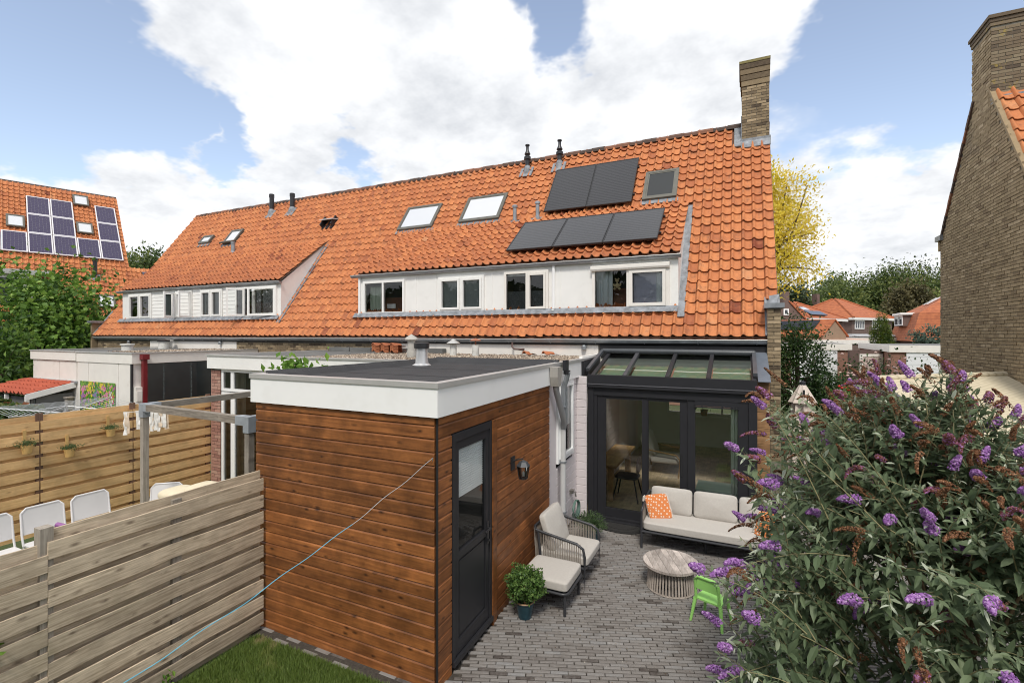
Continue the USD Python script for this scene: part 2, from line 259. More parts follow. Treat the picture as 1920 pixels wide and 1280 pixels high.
# ---- pieces in rows: roof tiles and bricks
PU = A([0, .07, .15, .23, .31, .40, .60, .80, 1.0]); PN = A([-.004, .031, .050, .051, .032, .004, -.011, -.011, -.002])
def pantiles(O, u, v, W, E, cols, rows, keep=None, seed=1, coln=None):
    """Pantiles from an eave corner O: u along the eave, v up the slope. Returns (N x K x 3 points, faces, N x 3 tones)."""
    r = np.random.default_rng(seed); O, u, v = A(O, float), unit(u), unit(v); n = np.cross(u, v); n *= np.sign(n[2])
    i, j = np.meshgrid(np.arange(cols), np.arange(rows), indexing='ij'); i, j = i.ravel(), j.ravel()
    cen = O + (i[:, None] + .5) * W * u + (j[:, None] + .5) * E * v
    if keep is not None:
        k = keep(cen); i, j = i[k], j[k]
    N = len(i); Lt = E * 1.13
    prof = [(PU * W, np.full(9, .004), PN + .040 - .022), (PU * W, np.zeros(9), PN + .040), (PU * W, np.zeros(9), PN + .040), (PU * W, np.full(9, Lt), PN + .002)]
    loc = np.concatenate([np.stack(p, -1) for p in prof])                                   # 36 x 3
    F = [[a + k, a + k + 1, a + k + 10, a + k + 9] for a in (0, 18) for k in range(8)]
    jit = r.normal(0, 1, (N, 3)) * A([.0025, .006, .003]); sk = r.normal(0, .006, N)
    P = np.repeat(loc[None], N, 0) + jit[:, None]
    P[..., 0] += sk[:, None] * P[..., 1]
    P[..., 0] += (i * W)[:, None]; P[..., 1] += (j * E)[:, None]
    pts = O + P[..., 0:1] * u + P[..., 1:2] * v + P[..., 2:3] * n
    C = r.random((N, 3)); C[:, 0] = np.clip(r.normal(.55, .13, N), 0.02, 1); dk = r.random(N) < .012; C[dk, 0] = r.random(dk.sum()) * .15
    return pts, A(F), C
def courses(O, u, w, n, W, H, bl=.21, bh=.0625, th=.012, keep=None, seed=1, gap=.011):
    """Bricks in running bond on the plane (O, u, w) facing n."""
    r = np.random.default_rng(seed); O, u, w, n = A(O, float), A(u, float), A(w, float), A(n, float); out = []
    for j in range(int(H / bh)):
        x = -bl * (.5 if j % 2 else 0)
        while x < W - .02:
            a, b = max(x, 0) + gap / 2, min(x + bl, W) - gap / 2; x += bl
            if b - a < .03: continue
            if keep is not None and not keep((a + b) / 2, (j + .5) * bh): continue
            out.append((a, b, j * bh + gap / 2, (j + 1) * bh - gap / 2))
    out = A(out); N = len(out); d = th + r.normal(0, .0025, N)
    a, b, c, e = out.T; z = np.zeros(N)
    P = np.stack([np.stack(q, -1) for q in ((a, c, z), (b, c, z), (b, e, z), (a, e, z), (a, c, d), (b, c, d), (b, e, d), (a, e, d))], 1)
    P[:, 4:, :2] += r.normal(0, .0015, (N, 4, 2))
    pts = O + P[..., 0:1] * u + P[..., 1:2] * w + P[..., 2:3] * n
    F = A([[4, 5, 6, 7], [0, 1, 5, 4], [1, 2, 6, 5], [2, 3, 7, 6], [3, 0, 4, 7]])
    if np.dot(np.cross(u, w), n) < 0: F = F[:, ::-1]
    C = r.random((N, 3)); C[:, 0] = np.clip(r.normal(.5, .24, N), 0, 1)
    return pts, F, C
CAMP = A([0, 0, 3.2])
def emit(parent, piece, rest, P, F, C, mat, most=300, smooth=False):
    """The nearest pieces as parts of their own, the others as one joined part."""
    order = np.argsort(np.linalg.norm(P.mean(1) - CAMP, axis=1)); K = P.shape[1]
    for q in order[:most]: put(parent, piece, (P[q], F, C[q:q + 1]), mat, smooth=smooth)
    o = order[most:]
    if len(o):
        V = P[o].reshape(-1, 3); FF = (F[None] + (np.arange(len(o)) * K)[:, None, None]).reshape(-1, F.shape[1])
        put(parent, rest, (V, FF, np.repeat(C[o], K, 0)), mat, kind='stuff', smooth=smooth)
def trough(x0, x1, y, z, r):
    """A half-round gutter along x: bowl, rolled front rim, back upstand."""
    b = Builder(); an = np.linspace(pi * 0.95, 2 * pi, 9)
    for rr, flip in ((r, 1), (r - .006, -1)):
        V = [(x, y + rr * math.cos(a), z + rr * math.sin(a)) for x in (x0, x1) for a in an]
        F = [[k, k + 1, 10 + k, 9 + k] for k in range(8)]
        b.add(V, F if flip > 0 else [f[::-1] for f in F])
    for x in (x0, x1): b.add([(x, y, z)] + [(x, y + r * math.cos(a), z + r * math.sin(a)) for a in an], [[0, k, k + 1] for k in range(1, 9)])
    return b
def rim(x0, x1, y, z, r, rr=.011): return Builder().tube([(x0, y - r, z + .004), (x1, y - r, z + .004)], rr, 8)
def win(parent, O, u, n, W, H, cols, fm, gm=GLASS, fr=.055, mul=.05, dep=.06, sash=(), sw=.055, label=None, rows=None):
    """A window on a plane: frame, mullions, panes; sash = indices of the lights with a casement of their own."""
    O, u, n = A(O, float), A(u, float), A(n, float); b = Builder()
    tot = sum(cols); inner = W - 2 * fr - mul * (len(cols) - 1); xs = []; x = fr
    for k, c in enumerate(cols): xs.append((x, x + inner * c / tot)); x += inner * c / tot + mul
    bar = lambda a, c: b.obb(O, u, EZ, n, a, c, (-.02, dep))
    bar((0, fr), (0, H)); bar((W - fr, W), (0, H)); bar((fr, W - fr), (0, fr)); bar((fr, W - fr), (H - fr, H))
    for k in range(len(cols) - 1): bar((xs[k][1], xs[k][1] + mul), (fr, H - fr))
    w = put(parent, 'window', b, fm, label=label)
    sub = w if str(w.GetPath()).count('/') < 4 else parent
    for k, (a, c) in enumerate(xs):
        if k in sash:
            s = Builder()
            for p, q in (((a + .004, a + sw), (fr + .004, H - fr - .004)), ((c - sw, c - .004), (fr + .004, H - fr - .004)), ((a + sw, c - sw), (fr + .004, fr + sw)), ((a + sw, c - sw), (H - fr - sw, H - fr - .004))): s.obb(O, u, EZ, n, p, q, (.0, dep + .018))
            put(sub, 'casement', s, fm)
            a, c, lo, hi = a + sw, c - sw, fr + sw, H - fr - sw
        else: lo, hi = fr, H - fr
        b2 = Builder().quad(*[O + u * p + EZ * q + n * (dep * .45) for p, q in ((a, lo), (c, lo), (c, hi), (a, hi))])
        put(sub, 'pane', b2, gm)
    return w
def drape(O, u, n, W, H, folds=7, amp=.025, seg=40):
    O, u, n = A(O, float), A(u, float), A(n, float); t = np.linspace(0, 1, seg)
    off = amp * np.sin(t * folds * 2 * pi) + amp * .4 * np.sin(t * folds * 3.3 * pi + 1)
    V = np.vstack([O + u * (W * a) + n * o + EZ * z for z in (0, H) for a, o in zip(t, off)])
    return V, A([[k, k + 1, seg + k + 1, seg + k] for k in range(seg - 1)])

# ---------------------------------------------------------------- ground
GROUND = simple('garden_soil', (0.10, 0.10, 0.06), 0.95, 0.4, 0.4, dirt=(0.05, 0.09, 0.025), dscale=0.15, dpos=(0.4, 0.6))
put(None, 'ground', Builder().quad((-400, -300, -.02), (400, -300, -.02), (400, 500, -.02), (-400, 500, -.02)), GROUND, kind='structure')

# ---------------------------------------------------------------- the row of houses
XL, XR, RY, RZ, RT = -21.82, .62, 9.678, 3.148, 1.39
TH = math.atan(RT); RV = A([0, math.cos(TH), math.sin(TH)]); RN = A([0, -math.sin(TH), math.cos(TH)])
RIY, RIZ = 13.47, 8.42
def on_roof(x, y, off=0.0): return A([x, y, RZ + RT * (y - RY)]) + RN * off
row = thing('terraced_house', 'row of brick houses under one long orange pantile roof with two white dormers', 'house')
def prism_x(x0, x1, prof): return Builder().prism([(x0, y, z) for y, z in prof], (x1 - x0, 0, 0))
put(row, 'wall', prism_x(XL + .05, -2.66, [(9.76, -.02), (17.2, -.02), (17.2, 3.0), (RIY, 8.27), (9.76, 3.09)]), MORTAR)
put(row, 'wall', prism_x(-2.66, .40, [(9.76, 2.82), (17.2, 2.82), (17.2, 3.0), (RIY, 8.27), (9.76, 3.09)]), MORTAR)
put(row, 'gable_wall', prism_x(.40, .605, [(9.62, -.02), (17.2, -.02), (17.2, 3.0), (RIY, 8.35), (9.62, 3.0)]), BRICK_OLD)
put(row, 'roof_deck', Builder().quad(on_roof(XL, RY - .02, -.012), on_roof(XR - .02, RY - .02, -.012), on_roof(XR - .02, RIY, -.012), on_roof(XL, RIY, -.012)).quad((XL, RIY, RIZ), (XR, RIY, RIZ), (XR, 17.4, 2.9), (XL, 17.4, 2.9)), RIDGE)
DR = (-9.34, -1.135); DL = (-20.75, -12.36)                              # the dormers' spans
W_, E_ = .2018, .271
def keep(c):
    k = np.ones(len(c), bool)
    for d0, d1 in (DR, DL): k &= ~((c[:, 0] > d0 - (.02 if d0 == DR[0] else 0)) & (c[:, 0] < d1 + .10) & (c[:, 1] > RY + .40) & (c[:, 1] < 11.83))
    k &= ~((c[:, 0] > -.12) & (c[:, 1] > 12.98))                         # round the chimney
    return k & ~((c[:, 0] > .42) & (c[:, 1] < 10.12))
P, F, C = pantiles((XL + .01, RY - .012, RZ + .0), (1, 0, 0), RV, W_, E_, 111, 24, keep, 3)
# the dormers' own roofs
DT = math.atan(.79); DV = A([0, math.cos(DT), math.sin(DT)]); DN = A([0, -math.sin(DT), math.cos(DT)])
DY, DZ = 10.03, 4.815
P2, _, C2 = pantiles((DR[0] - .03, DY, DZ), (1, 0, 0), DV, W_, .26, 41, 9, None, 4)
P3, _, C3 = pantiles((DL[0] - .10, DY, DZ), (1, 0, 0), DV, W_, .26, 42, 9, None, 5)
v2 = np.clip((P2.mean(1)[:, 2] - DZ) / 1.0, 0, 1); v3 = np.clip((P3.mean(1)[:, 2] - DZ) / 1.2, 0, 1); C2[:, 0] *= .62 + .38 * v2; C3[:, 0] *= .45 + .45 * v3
def flat(P, lo=0.0): return P
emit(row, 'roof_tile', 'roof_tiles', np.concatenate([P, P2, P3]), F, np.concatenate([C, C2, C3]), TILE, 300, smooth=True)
for k in range(62):
    x = XL + .02 + k * .352
    if x > -.25: break
    an = np.linspace(-.15, pi + .15, 7); o = .012 * (k % 2)
    V = [(xx, RIY + (.115 + dr + o) * math.cos(a), RIZ - .06 + (.10 + dr + o) * math.sin(a)) for dr in (0, .016) for xx in (x, x + .37) for a in an]
    b = Builder().add(V, [[k2, k2 + 1, k2 + 8, k2 + 7] for k2 in range(6)] + [[14 + k2, 21 + k2, 22 + k2, 15 + k2] for k2 in range(6)] + [[k2, 14 + k2, 15 + k2, k2 + 1] for k2 in range(6)] + [[7 + k2, 8 + k2, 22 + k2, 21 + k2] for k2 in range(6)])
    put(row, 'ridge_tile', b, RIDGE)
# eaves: soffit shadow, gutter with brackets
put(row, 'fascia_board', box(XL, .40, 9.70, 9.755, 2.98, 3.12), ANTH)
put(row, 'gutter', trough(XL - .12, .42, 9.685, 3.088, .07), ZINC); put(row, 'gutter_rim', rim(XL - .12, .44, 9.685, 3.088, .07), ALU)
for x in np.arange(XL + .5, .4, .98):
    an = np.linspace(pi, 2 * pi, 7)
    put(row, 'gutter_bracket', Builder().tube([(x, 9.685 + .077 * math.cos(a), 3.088 + .077 * math.sin(a)) for a in an], .009, 5), ZINC)
# wall band above the flat roofs: painted render, brick further left
put(row, 'rendered_band', box(-7.95, -2.66, 9.735, 9.762, 2.0, 3.0), CREAM); put(row, 'rendered_band', box(-18.4, -13.9, 9.735, 9.762, 2.0, 3.0), CREAM)
for x0, x1 in ((-13.9, -7.95), (XL + .05, -18.4)):
    P, F, C = courses((x0, 9.76, 2.45), (1, 0, 0), EZ, (0, -1, 0), x1 - x0, .56, seed=7)
    emit(row, 'brick', 'bricks', P, F, C, BRICK_OLD, 0)
# right end: pier of the gable with its stone kneeler and lead
P, F, C = courses((.40, 9.615, 1.0), (1, 0, 0), EZ, (0, -1, 0), .215, 2.66, bl=.21, bh=.066, seed=8, th=.02)
emit(row, 'brick', 'bricks', P, F, C, BRICK_OLD, 60)
put(row, 'pier', box(.405, .612, 9.616, 10.25, -.02, 3.66), MORTAR)
put(row, 'kneeler_stone', Builder().obb((.355, 9.55, 3.66), EX, EY, EZ, (0, .31), (0, .62), (0, .085)), ZINC)
put(row, 'lead_flashing', Builder().prism([on_roof(.40, RY + .02, .0), on_roof(.40, 10.2, .0), on_roof(.62, 10.2, .06), on_roof(.62, 9.98, .06)][:3], RN * .05).obb(on_roof(.395, RY + .0, .02), EX, RV, RN, (-.02, .02), (0, .86), (0, .05)).obb(on_roof(.39, 10.0, .0), EX, RV, RN, (0, .235), (.1, .34), (0, .05)), LEAD)
b = Builder().obb((XL - .12, 9.60, 3.0), EX, EY, EZ, (0, .1), (0, .7), (-3.0, .62)); put(row, 'pier', b, BRICK_OLD)
put(row, 'kneeler_stone', Builder().obb((XL - .2, 9.52, 3.62), EX, EY, EZ, (0, .26), (0, .95), (0, .09)), ZINC)
put(row, 'lead_flashing', Builder().obb(on_roof(XL - .01, RY, .0), EX, RV, RN, (-.03, .06), (0, 1.1), (0, .09)), LEAD)
# chimney
ch = Builder()
CX0, CX1, CY0, CY1 = .0, .594, 13.03, 13.85
ch.box(CX0 + .012, CX1 - .012, CY0 + .012, CY1, 7.4, 9.66)
chim = put(row, 'chimney', ch, MORTAR)
def chim_face(O, u, n, W, z0, z1, seed):
    P, F, C = courses((*O, z0), u, EZ, n, W, z1 - z0, seed=seed, bh=.066)
    for q in range(len(P)): put(chim, 'brick', (P[q], F, C[q:q + 1]), BRICK_OLD)
chim_face((CX0, CY0 + .012), EX, (0, -1, 0), CX1 - CX0, 7.86, 9.6, 9)
P, F, C = courses((CX0 + .012, CY1, 7.86), (0, -1, 0), EZ, (-1, 0, 0), CY1 - CY0, 1.74, seed=10, bh=.066); emit(row, 'brick', 'bricks', P, F, C, BRICK_OLD, 0)
for z, o in ((9.2, .012), (9.33, .024), (9.47, .036), (9.6, .05)):
    put(chim, 'brick_course', box(CX0 - o, CX1 + o * .3, CY0 - o, CY1 + o, z, z + .128), BRICK_OLD)
put(chim, 'coping', box(CX0 - .06, CX1 + .02, CY0 - .06, CY1 + .06, 9.728, 9.79), varied('mossy_coping', [(0, (0.10, 0.09, 0.04)), (1, (0.24, 0.2, 0.08))], 0.9))
put(chim, 'cowl', Builder().lathe([(.0, .15), (.02, .13), (.03, .1), (.11, .05), (.14, .0), (.1, 0)], (CX0 + .28, 13.3, 9.80), 14), ZINC, smooth=40)
put(row, 'lead_flashing', Builder().obb(on_roof(-.02, 12.90, .03), EX, RV, RN, (0, .63), (.0, .30), (0, .03)).obb((-.03, 13.0, 7.72), EX, EY, EZ, (0, .65), (-.005, .03), (0, .2)).obb(on_roof(-.17, 12.95, .035), EX, RV, RN, (0, .17), (0, .85), (0, .03)).obb((-.02, 13.05, 7.9), EX, EY, EZ, (0, .02), (0, .6), (0, .6)), LEAD)

def tube_part(name, pts, r, m, parent=row, label=None): return put(parent, name, Builder().tube(pts, r, 12), m, smooth=50, label=label)
# dormers
def dormer(d0, d1, cheek, boards, wins):
    y0 = 10.06; z0, z1 = 3.67, 4.74; b = Builder(); x = d0; gaps_ = []
    for a, c, lo, hi in wins:
        b.box(x, a + .02, y0, y0 + .05, z0, z1).box(a + .02, c - .02, y0, y0 + .05, z0, lo + .02).box(a + .02, c - .02, y0, y0 + .05, hi - .02, z1); gaps_.append((x, a)); x = c - .02
    b.box(x, d1, y0, y0 + .05, z0, z1); dm = put(row, 'dormer', b, WHITE)
    if boards:
        for g0, g1 in gaps_[1:]:
            for k in range(8): put(dm, 'cladding_board', Builder().prism([(g0 + .03, y0, z0 + .12 * k + .1), (g0 + .03, y0 - .022, z0 + .12 * k + .104), (g0 + .03, y0 - .014, z0 + .12 * k + .218), (g0 + .03, y0, z0 + .12 * k + .218)], (g1 - g0 - .03, 0, 0)), WHITE)
    roofz = lambda y: RZ + RT * (y - RY)
    for x in (d0, d1 - .04):
        pr = [(y0 + .05, z0), (11.9, roofz(11.9)), (11.9, 6.26), (y0 + .05, z1 + .05)]
        put(dm, 'cheek', Builder().prism([(x, y, z) for y, z in pr], (.04, 0, 0)), WHITE)
    put(dm, 'roof_deck', Builder().quad(A([d0 - .05, DY, DZ]) - DN * .012, A([d1 + .03, DY, DZ]) - DN * .012, A([d1 + .03, DY, DZ]) + DV * 2.36 - DN * .012, A([d0 - .05, DY, DZ]) + DV * 2.36 - DN * .012), RIDGE)
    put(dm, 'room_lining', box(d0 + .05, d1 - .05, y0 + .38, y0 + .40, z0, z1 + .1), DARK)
    put(dm, 'gutter', trough(d0 - .2, d1 + .06, y0 - .06, 4.765, .062), ZINC); put(dm, 'gutter_rim', rim(d0 - .2, d1 + .06, y0 - .06, 4.765, .062), ALU)
    put(dm, 'lead_apron', Builder().obb(on_roof(d0 - .1, y0 - .13, .088), EX, RV, RN, (0, d1 - d0 + .1), (.12, .26), (0, .012)), LEAD)
    if cheek: put(dm, 'lead_soaker', Builder().obb(on_roof(d1, y0 - .12, .03), EX, RV, RN, (.0, .13), (0, 3.2), (0, .035)), LEAD)
    return dm
WR = ((-9.16, -7.79, 3.72, 4.61), (-6.76, -5.48, 3.74, 4.60), (-4.95, -3.86, 3.71, 4.63), (-2.87, -1.30, 3.71, 4.58)); WL = ((-20.27, -18.86, 3.73, 4.66), (-17.45, -16.55, 3.73, 4.66), (-16.1, -14.99, 3.73, 4.66), (-14.35, -12.5, 3.73, 4.66))
dr = dormer(*DR, True, False, WR); dl = dormer(*DL, True, True, WL)
fy = 10.062
def dwin(dm, x0, x1, z0, z1, *a, **k): return win(row, (x0, fy, z0), EX, (0, -1, 0), x1 - x0, z1 - z0, *a, **k)
dwin(dr, -9.16, -7.79, 3.72, 4.61, [1, 1.05], WHITE, fr=.065, label='sliding window with a green curtain and a dark blind')
dwin(dr, -6.76, -5.48, 3.74, 4.60, [1, 1.0], WHITE, sash=(0, 1), label='window with closed grey blinds')
dwin(dr, -4.95, -3.86, 3.71, 4.63, [1, .9], CREAM, sash=(1,), label='window with frosted lower panes')
dwin(dr, -2.87, -1.30, 3.71, 4.58, [1, 1.1], CREAM, sash=(1,), fr=.06, sw=.07, label='window under a white shutter box')
back = lambda x0, x1, z0, z1, m, y=.10, name='blind': put(dr, name, box(x0, x1, fy + y, fy + y + .012, z0, z1), m)
back(-9.10, -8.5, 4.48, 4.56, BLACK, .05); back(-8.42, -7.85, 4.50, 4.56, BLACK, .05)
put(dr, 'curtain', drape((-9.09, fy + .14, 3.74), EX, EY, .42, .76, 6), CURTAIN)
back(-8.52, -8.24, 3.76, 4.0, BLIND, .16, 'chair_back')
GREYBL = simple('grey_blind', (0.27, 0.30, 0.29), 0.8, 0.05); FROST = simple('frosted_film', (0.075, 0.08, 0.08), 0.5, 0.5, 40.0)
back(-6.72, -6.14, 3.78, 4.56, GREYBL, .03); back(-6.08, -5.52, 3.78, 4.56, GREYBL, .03); back(-6.70, -6.14, 4.47, 4.55, BLIND, .02); back(-6.06, -5.54, 4.47, 4.55, BLIND, .02)
back(-4.92, -4.42, 3.74, 4.18, FROST, .03, 'frosted_film'); back(-4.36, -3.92, 3.74, 4.18, FROST, .03, 'frosted_film'); back(-4.92, -4.42, 4.53, 4.6, BLIND, .02)
put(dr, 'curtain', drape((-2.82, fy + .10, 3.80), EX, EY, .36, .74, 4), CURTAIN2); put(dr, 'curtain_hem', box(-2.82, -2.46, fy + .06, fy + .12, 3.745, 3.80), simple('mauve_hem', (0.25, 0.18, 0.2), 0.9))
LILAC = simple('lilac_blind', (0.46, 0.46, 0.55), 0.8, 0.03); back(-2.02, -1.36, 3.76, 4.54, LILAC, .05); put(dr, 'curtain', drape((-1.56, fy + .035, 3.8), EX, EY, .17, .72, 2, .008), CURTAIN2)
put(dr, 'shutter_box', Builder().prism([(-2.89, fy, 4.52), (-2.89, fy - .10, 4.525), (-2.89, fy - .12, 4.56), (-2.89, fy - .12, 4.62), (-2.89, fy, 4.66)], (1.6, 0, 0)), CREAM)
# soft toy on the glass
TAN = simple('tan_plush', (0.50, 0.40, 0.22), 0.95, 0.2, 30)
toy = put(None, 'plush_toy', Builder().puff((-2.36, fy + .06, 4.22), (.055, 0, 0), (0, .03, 0), (0, 0, .06), 1).puff((-2.36, fy + .055, 4.32), (.042, 0, 0), (0, .03, 0), (0, 0, .042), 1), TAN, 'small tan plush bear hanging in the dormer window beside a white curtain', 'plush toy', smooth=True)
for s_ in (-1, 1):
    put(toy, 'ear', Builder().puff((-2.36 + .034 * s_, fy + .055, 4.358), (.018, 0, 0), (0, .01, 0), (0, 0, .018), 1), TAN, smooth=True)
    put(toy, 'arm', Builder().puff((-2.36 + .062 * s_, fy + .05, 4.23), (.028, 0, .0), (0, .018, 0), (.01 * s_, 0, .035), 1), TAN, smooth=True)
    put(toy, 'leg', Builder().puff((-2.36 + .05 * s_, fy + .045, 4.155), (.03, 0, 0), (0, .02, 0), (0, 0, .03), 1), TAN, smooth=True)
# downpipes on the right dormer
tube_part('downpipe', [(-9.30, fy - .03, 4.73), (-9.30, fy - .03, 3.72), (-9.30, fy - .08, 3.64)], .035, PVC); tube_part('downpipe', [(-3.745, fy - .03, 4.73), (-3.745, fy - .03, 3.7), (-3.745, fy - .08, 3.6)], .035, PVC)
for x in (-9.30, -3.745): put(row, 'pipe_shoe', Builder().lathe([(.0, .01), (.045, .01), (.045, .13), (.0, .13)], (x, fy - .05, 3.62), 12), PVC)
for x, w_ in ((-7.5, .05), (-6.87, .03), (-5.30, .03), (-3.62, .02)): put(dr, 'cover_strip', box(x, x + w_, fy - .012, fy, 3.68, 4.68), WHITE)
# left dormer windows
for x0, x1, cols, sa in ((-20.27, -18.86, [1, 1], (0, 1)), (-17.45, -16.55, [1.6], (0,)), (-16.1, -14.99, [1, 1], (0, 1)), (-14.35, -12.5, [1, 1.3], (1,))):
    dwin(dl, x0, x1, 3.73, 4.66, cols, WHITE, sash=sa)
for x0, x1 in ((-16.05, -15.05), (-17.4, -16.9)): put(dl, 'blind', box(x0, x1, fy + .05, fy + .06, 3.78, 4.6), GREYBL)
def open_sash(x, hinge, ang, w):
    u = A([math.cos(ang) * hinge, -math.sin(ang), 0]); n = A([u[1], -u[0], 0]); O = A([x, fy - .07, 3.76]); b = Builder()
    for p, q in (((0, .06), (0, .86)), ((w - .06, w), (0, .86)), ((.06, w - .06), (0, .06)), ((.06, w - .06), (.80, .86))): b.obb(O, u, EZ, n, p, q, (0, .04))
    s_ = put(dl, 'open_casement', b, WHITE); put(dl, 'pane', Builder().quad(*[O + u * p + EZ * q + n * .02 for p, q in ((.06, .06), (w - .06, .06), (w - .06, .8), (.06, .8))]), GLASS)
open_sash(-17.42, 1, 1.15, .5); open_sash(-13.88, -1, 1.0, .5); open_sash(-12.52, -1, .22, .98); open_sash(-16.56, 1, 1.35, .45)
# roof lights
def rooflight(x0, x1, y0, y1, fm, gm, label, f=.07, tilt=0.0):
    L = (y1 - y0) / math.cos(TH); o = on_roof(x0, y0, .04); b = Builder(); u, v, n = EX, RV, RN; w = x1 - x0
    for p, q in (((0, f), (0, L)), ((w - f, w), (0, L)), ((f, w - f), (0, f)), ((f, w - f), (L - f, L))): b.obb(o, u, v, n, p, q, (0, .09))
    r_ = put(row, 'roof_window', b, fm, label=label)
    put(r_, 'pane', Builder().quad(*[o + u * p + v * q + n * .075 for p, q in ((f, f), (w - f, f), (w - f, L - f), (f, L - f))]), gm)
    put(r_, 'sash', Builder().obb(o, u, v, n, (f, w - f), (f, f + .035), (0, .082)).obb(o, u, v, n, (f, w - f), (L - f - .035, L - f), (0, .082)).obb(o, u, v, n, (f, f + .035), (f + .035, L - f - .035), (0, .082)).obb(o, u, v, n, (w - f - .035, w - f), (f + .035, L - f - .035), (0, .082)), fm)
    put(r_, 'apron', Builder().obb(o, u, v, n, (-.04, w + .04), (-.13, .0), (.012, .035)), LEAD)
OLIVE = simple('weathered_frame', (0.13, 0.125, 0.105), 0.45, 0.15, 6.0, metallic=0.3)
BLINDG = mat('white_blind_behind_glass', {'p': ('principled_bsdf', {'base_color': (0.60, 0.615, 0.64), 'roughness': 0.25, 'coat_weight': 0.6, 'coat_roughness': 0.02})})
SCREEN = mat('grey_screen_behind_glass', {'p': ('principled_bsdf', {'base_color': (0.035, 0.038, 0.04), 'roughness': 0.6, 'specular_ior_level': 0.3})})
rooflight(-9.52, -8.24, 11.95, 12.54, OLIVE, BLINDG, 'roof window with a lowered white blind'); rooflight(-7.34, -6.04, 11.97, 12.58, OLIVE, BLINDG, 'roof window with a lowered white blind')
rooflight(-2.18, -1.385, 12.0, 12.60, OLIVE, SCREEN, 'roof window with a dark outside screen')
rooflight(-19.75, -19.1, 12.28, 12.53, OLIVE, BLINDG, 'small roof window'); rooflight(-18.1, -17.42, 12.18, 12.6, OLIVE, BLINDG, 'open roof window')
o = on_roof(-18.12, 12.2, .12); put(row, 'roof_window_sash', Builder().obb(o, EX, unit([0, .95, .42]), unit([0, -.42, .95]), (0, .72), (-.12, .62), (0, .05)), OLIVE)
o = on_roof(-13.04, 12.28, .0); put(row, 'roof_hatch', Builder().obb(o, EX, RV, RN, (0, .52), (0, .5), (0, .07)).obb(o, EX, RV, RN, (0, .04), (.05, .45), (.05, .22)).obb(o, EX, RV, RN, (.48, .52), (.05, .45), (.05, .22)), BLACK)
put(row, 'hatch_lid', Builder().obb(o + RN * .06, EX, unit([0, .9, .1]), unit([0, -.1, .9]), (-.03, .55), (-.02, .42), (.30, .325)), BLINDG)
# flues and vents through the roof
def flue(x, y, h, r, m, kind):
    b0 = on_roof(x, y); b = Builder()
    if kind == 'cowl': b.lathe([(r * .9, -.15), (r * .9, h * .45), (r * 1.45, h * .47), (r * 1.45, h * .56), (r * .8, h * .62), (r * 1.3, h * .66), (r * .6, h * .8), (r * .6, h * .95), (r * .95, h * .96), (r * .95, h), (0, h)], b0, 16)
    elif kind == 'cap': b.lathe([(r, -.2), (r, h * .86), (r * 1.5, h * .88), (r * 1.5, h * .96), (r, h), (0, h)], b0, 14)
    else: b.lathe([(r, -.2), (r, h * .8), (r * 1.12, h * .82), (r * 1.12, h * .98), (r * .8, h), (0, h)], b0, 14)
    f = put(row, 'flue', b, m, smooth=40)
    put(f, 'lead_slate', Builder().obb(b0, EX, RV, RN, (-.2, .2), (-.25, .15), (.055, .07)), LEAD)
    put(f, 'collar', Builder().lathe([(r * 1.9, -.1), (r * 1.5, .12), (r, .2)], b0, 14), LEAD)
flue(-5.73, 13.15, .82, .07, BLACK, 'cowl'); flue(-4.725, 13.15, .79, .07, BLACK, 'cowl'); flue(-5.51, 11.8, .57, .05, ZINC, 'cap'); flue(-4.86, 11.82, .57, .05, ZINC, 'cap')
flue(-16.57, 13.07, .80, .085, BLACK, 'pipe'); flue(-15.4, 13.04, .72, .085, BLACK, 'pipe'); flue(-17.0, 11.78, .55, .07, ZINC, 'pipe')
# small things on the wall under the eaves
COPPER = simple('dark_copper', (0.10, 0.055, 0.045), 0.5, 0.2)
tube_part('outlet_pipe', [(-4.55, 9.62, 3.02), (-4.55, 9.60, 2.93), (-4.5, 9.60, 2.88), (-4.35, 9.62, 2.87), (-4.33, 9.74, 2.87)], .022, COPPER)
for x in (-7.0, -2.95, -14.6, -19.6): put(row, 'wall_outlet', Builder().lathe([(0, -.05), (.05, -.04), (.055, .02), (.03, .05), (0, .05)], (x, 9.69, 2.93), 12), ZINC, smooth=40)
# solar panels
def solar(o, v, n, wid, hei, label):
    o = A(o); b = Builder()
    for p, q in (((0, .02), (0, hei)), ((wid - .02, wid), (0, hei)), ((.02, wid - .02), (0, .02)), ((.02, wid - .02), (hei - .02, hei))): b.obb(o, EX, v, n, p, q, (0, .04))
    s_ = put(row, 'solar_panel', b, BLACK, label=label); put(s_, 'cell_sheet', Builder().obb(o, EX, v, n, (.02, wid - .02), (.02, hei - .02), (.012, .033)), SOLAR)
    put(s_, 'mounting_rail', Builder().obb(o, EX, v, n, (-.04, wid + .04), (.3, .34), (-.05, 0)).obb(o, EX, v, n, (-.04, wid + .04), (hei - .34, hei - .30), (-.05, 0)), BLACK)
for k, t in enumerate(('left panel of the upper pair of black solar panels near the ridge', 'right panel of the upper pair of black solar panels, beside the dark roof window')):
    solar(on_roof(-4.69 + 1.14 * k, 11.96, .13), RV, RN, 1.13, 1.70, t)
for k, t in enumerate(('leftmost of three black solar panels on the dormer roof, behind the zinc vent', 'middle one of three black solar panels on the dormer roof', 'rightmost of three black solar panels on the dormer roof, nearest the chimney side')):
    solar(A([-5.01 + 1.152 * k, DY, DZ]) + DV * .38 + DN * .12, DV, DN, 1.14, 1.42, t)
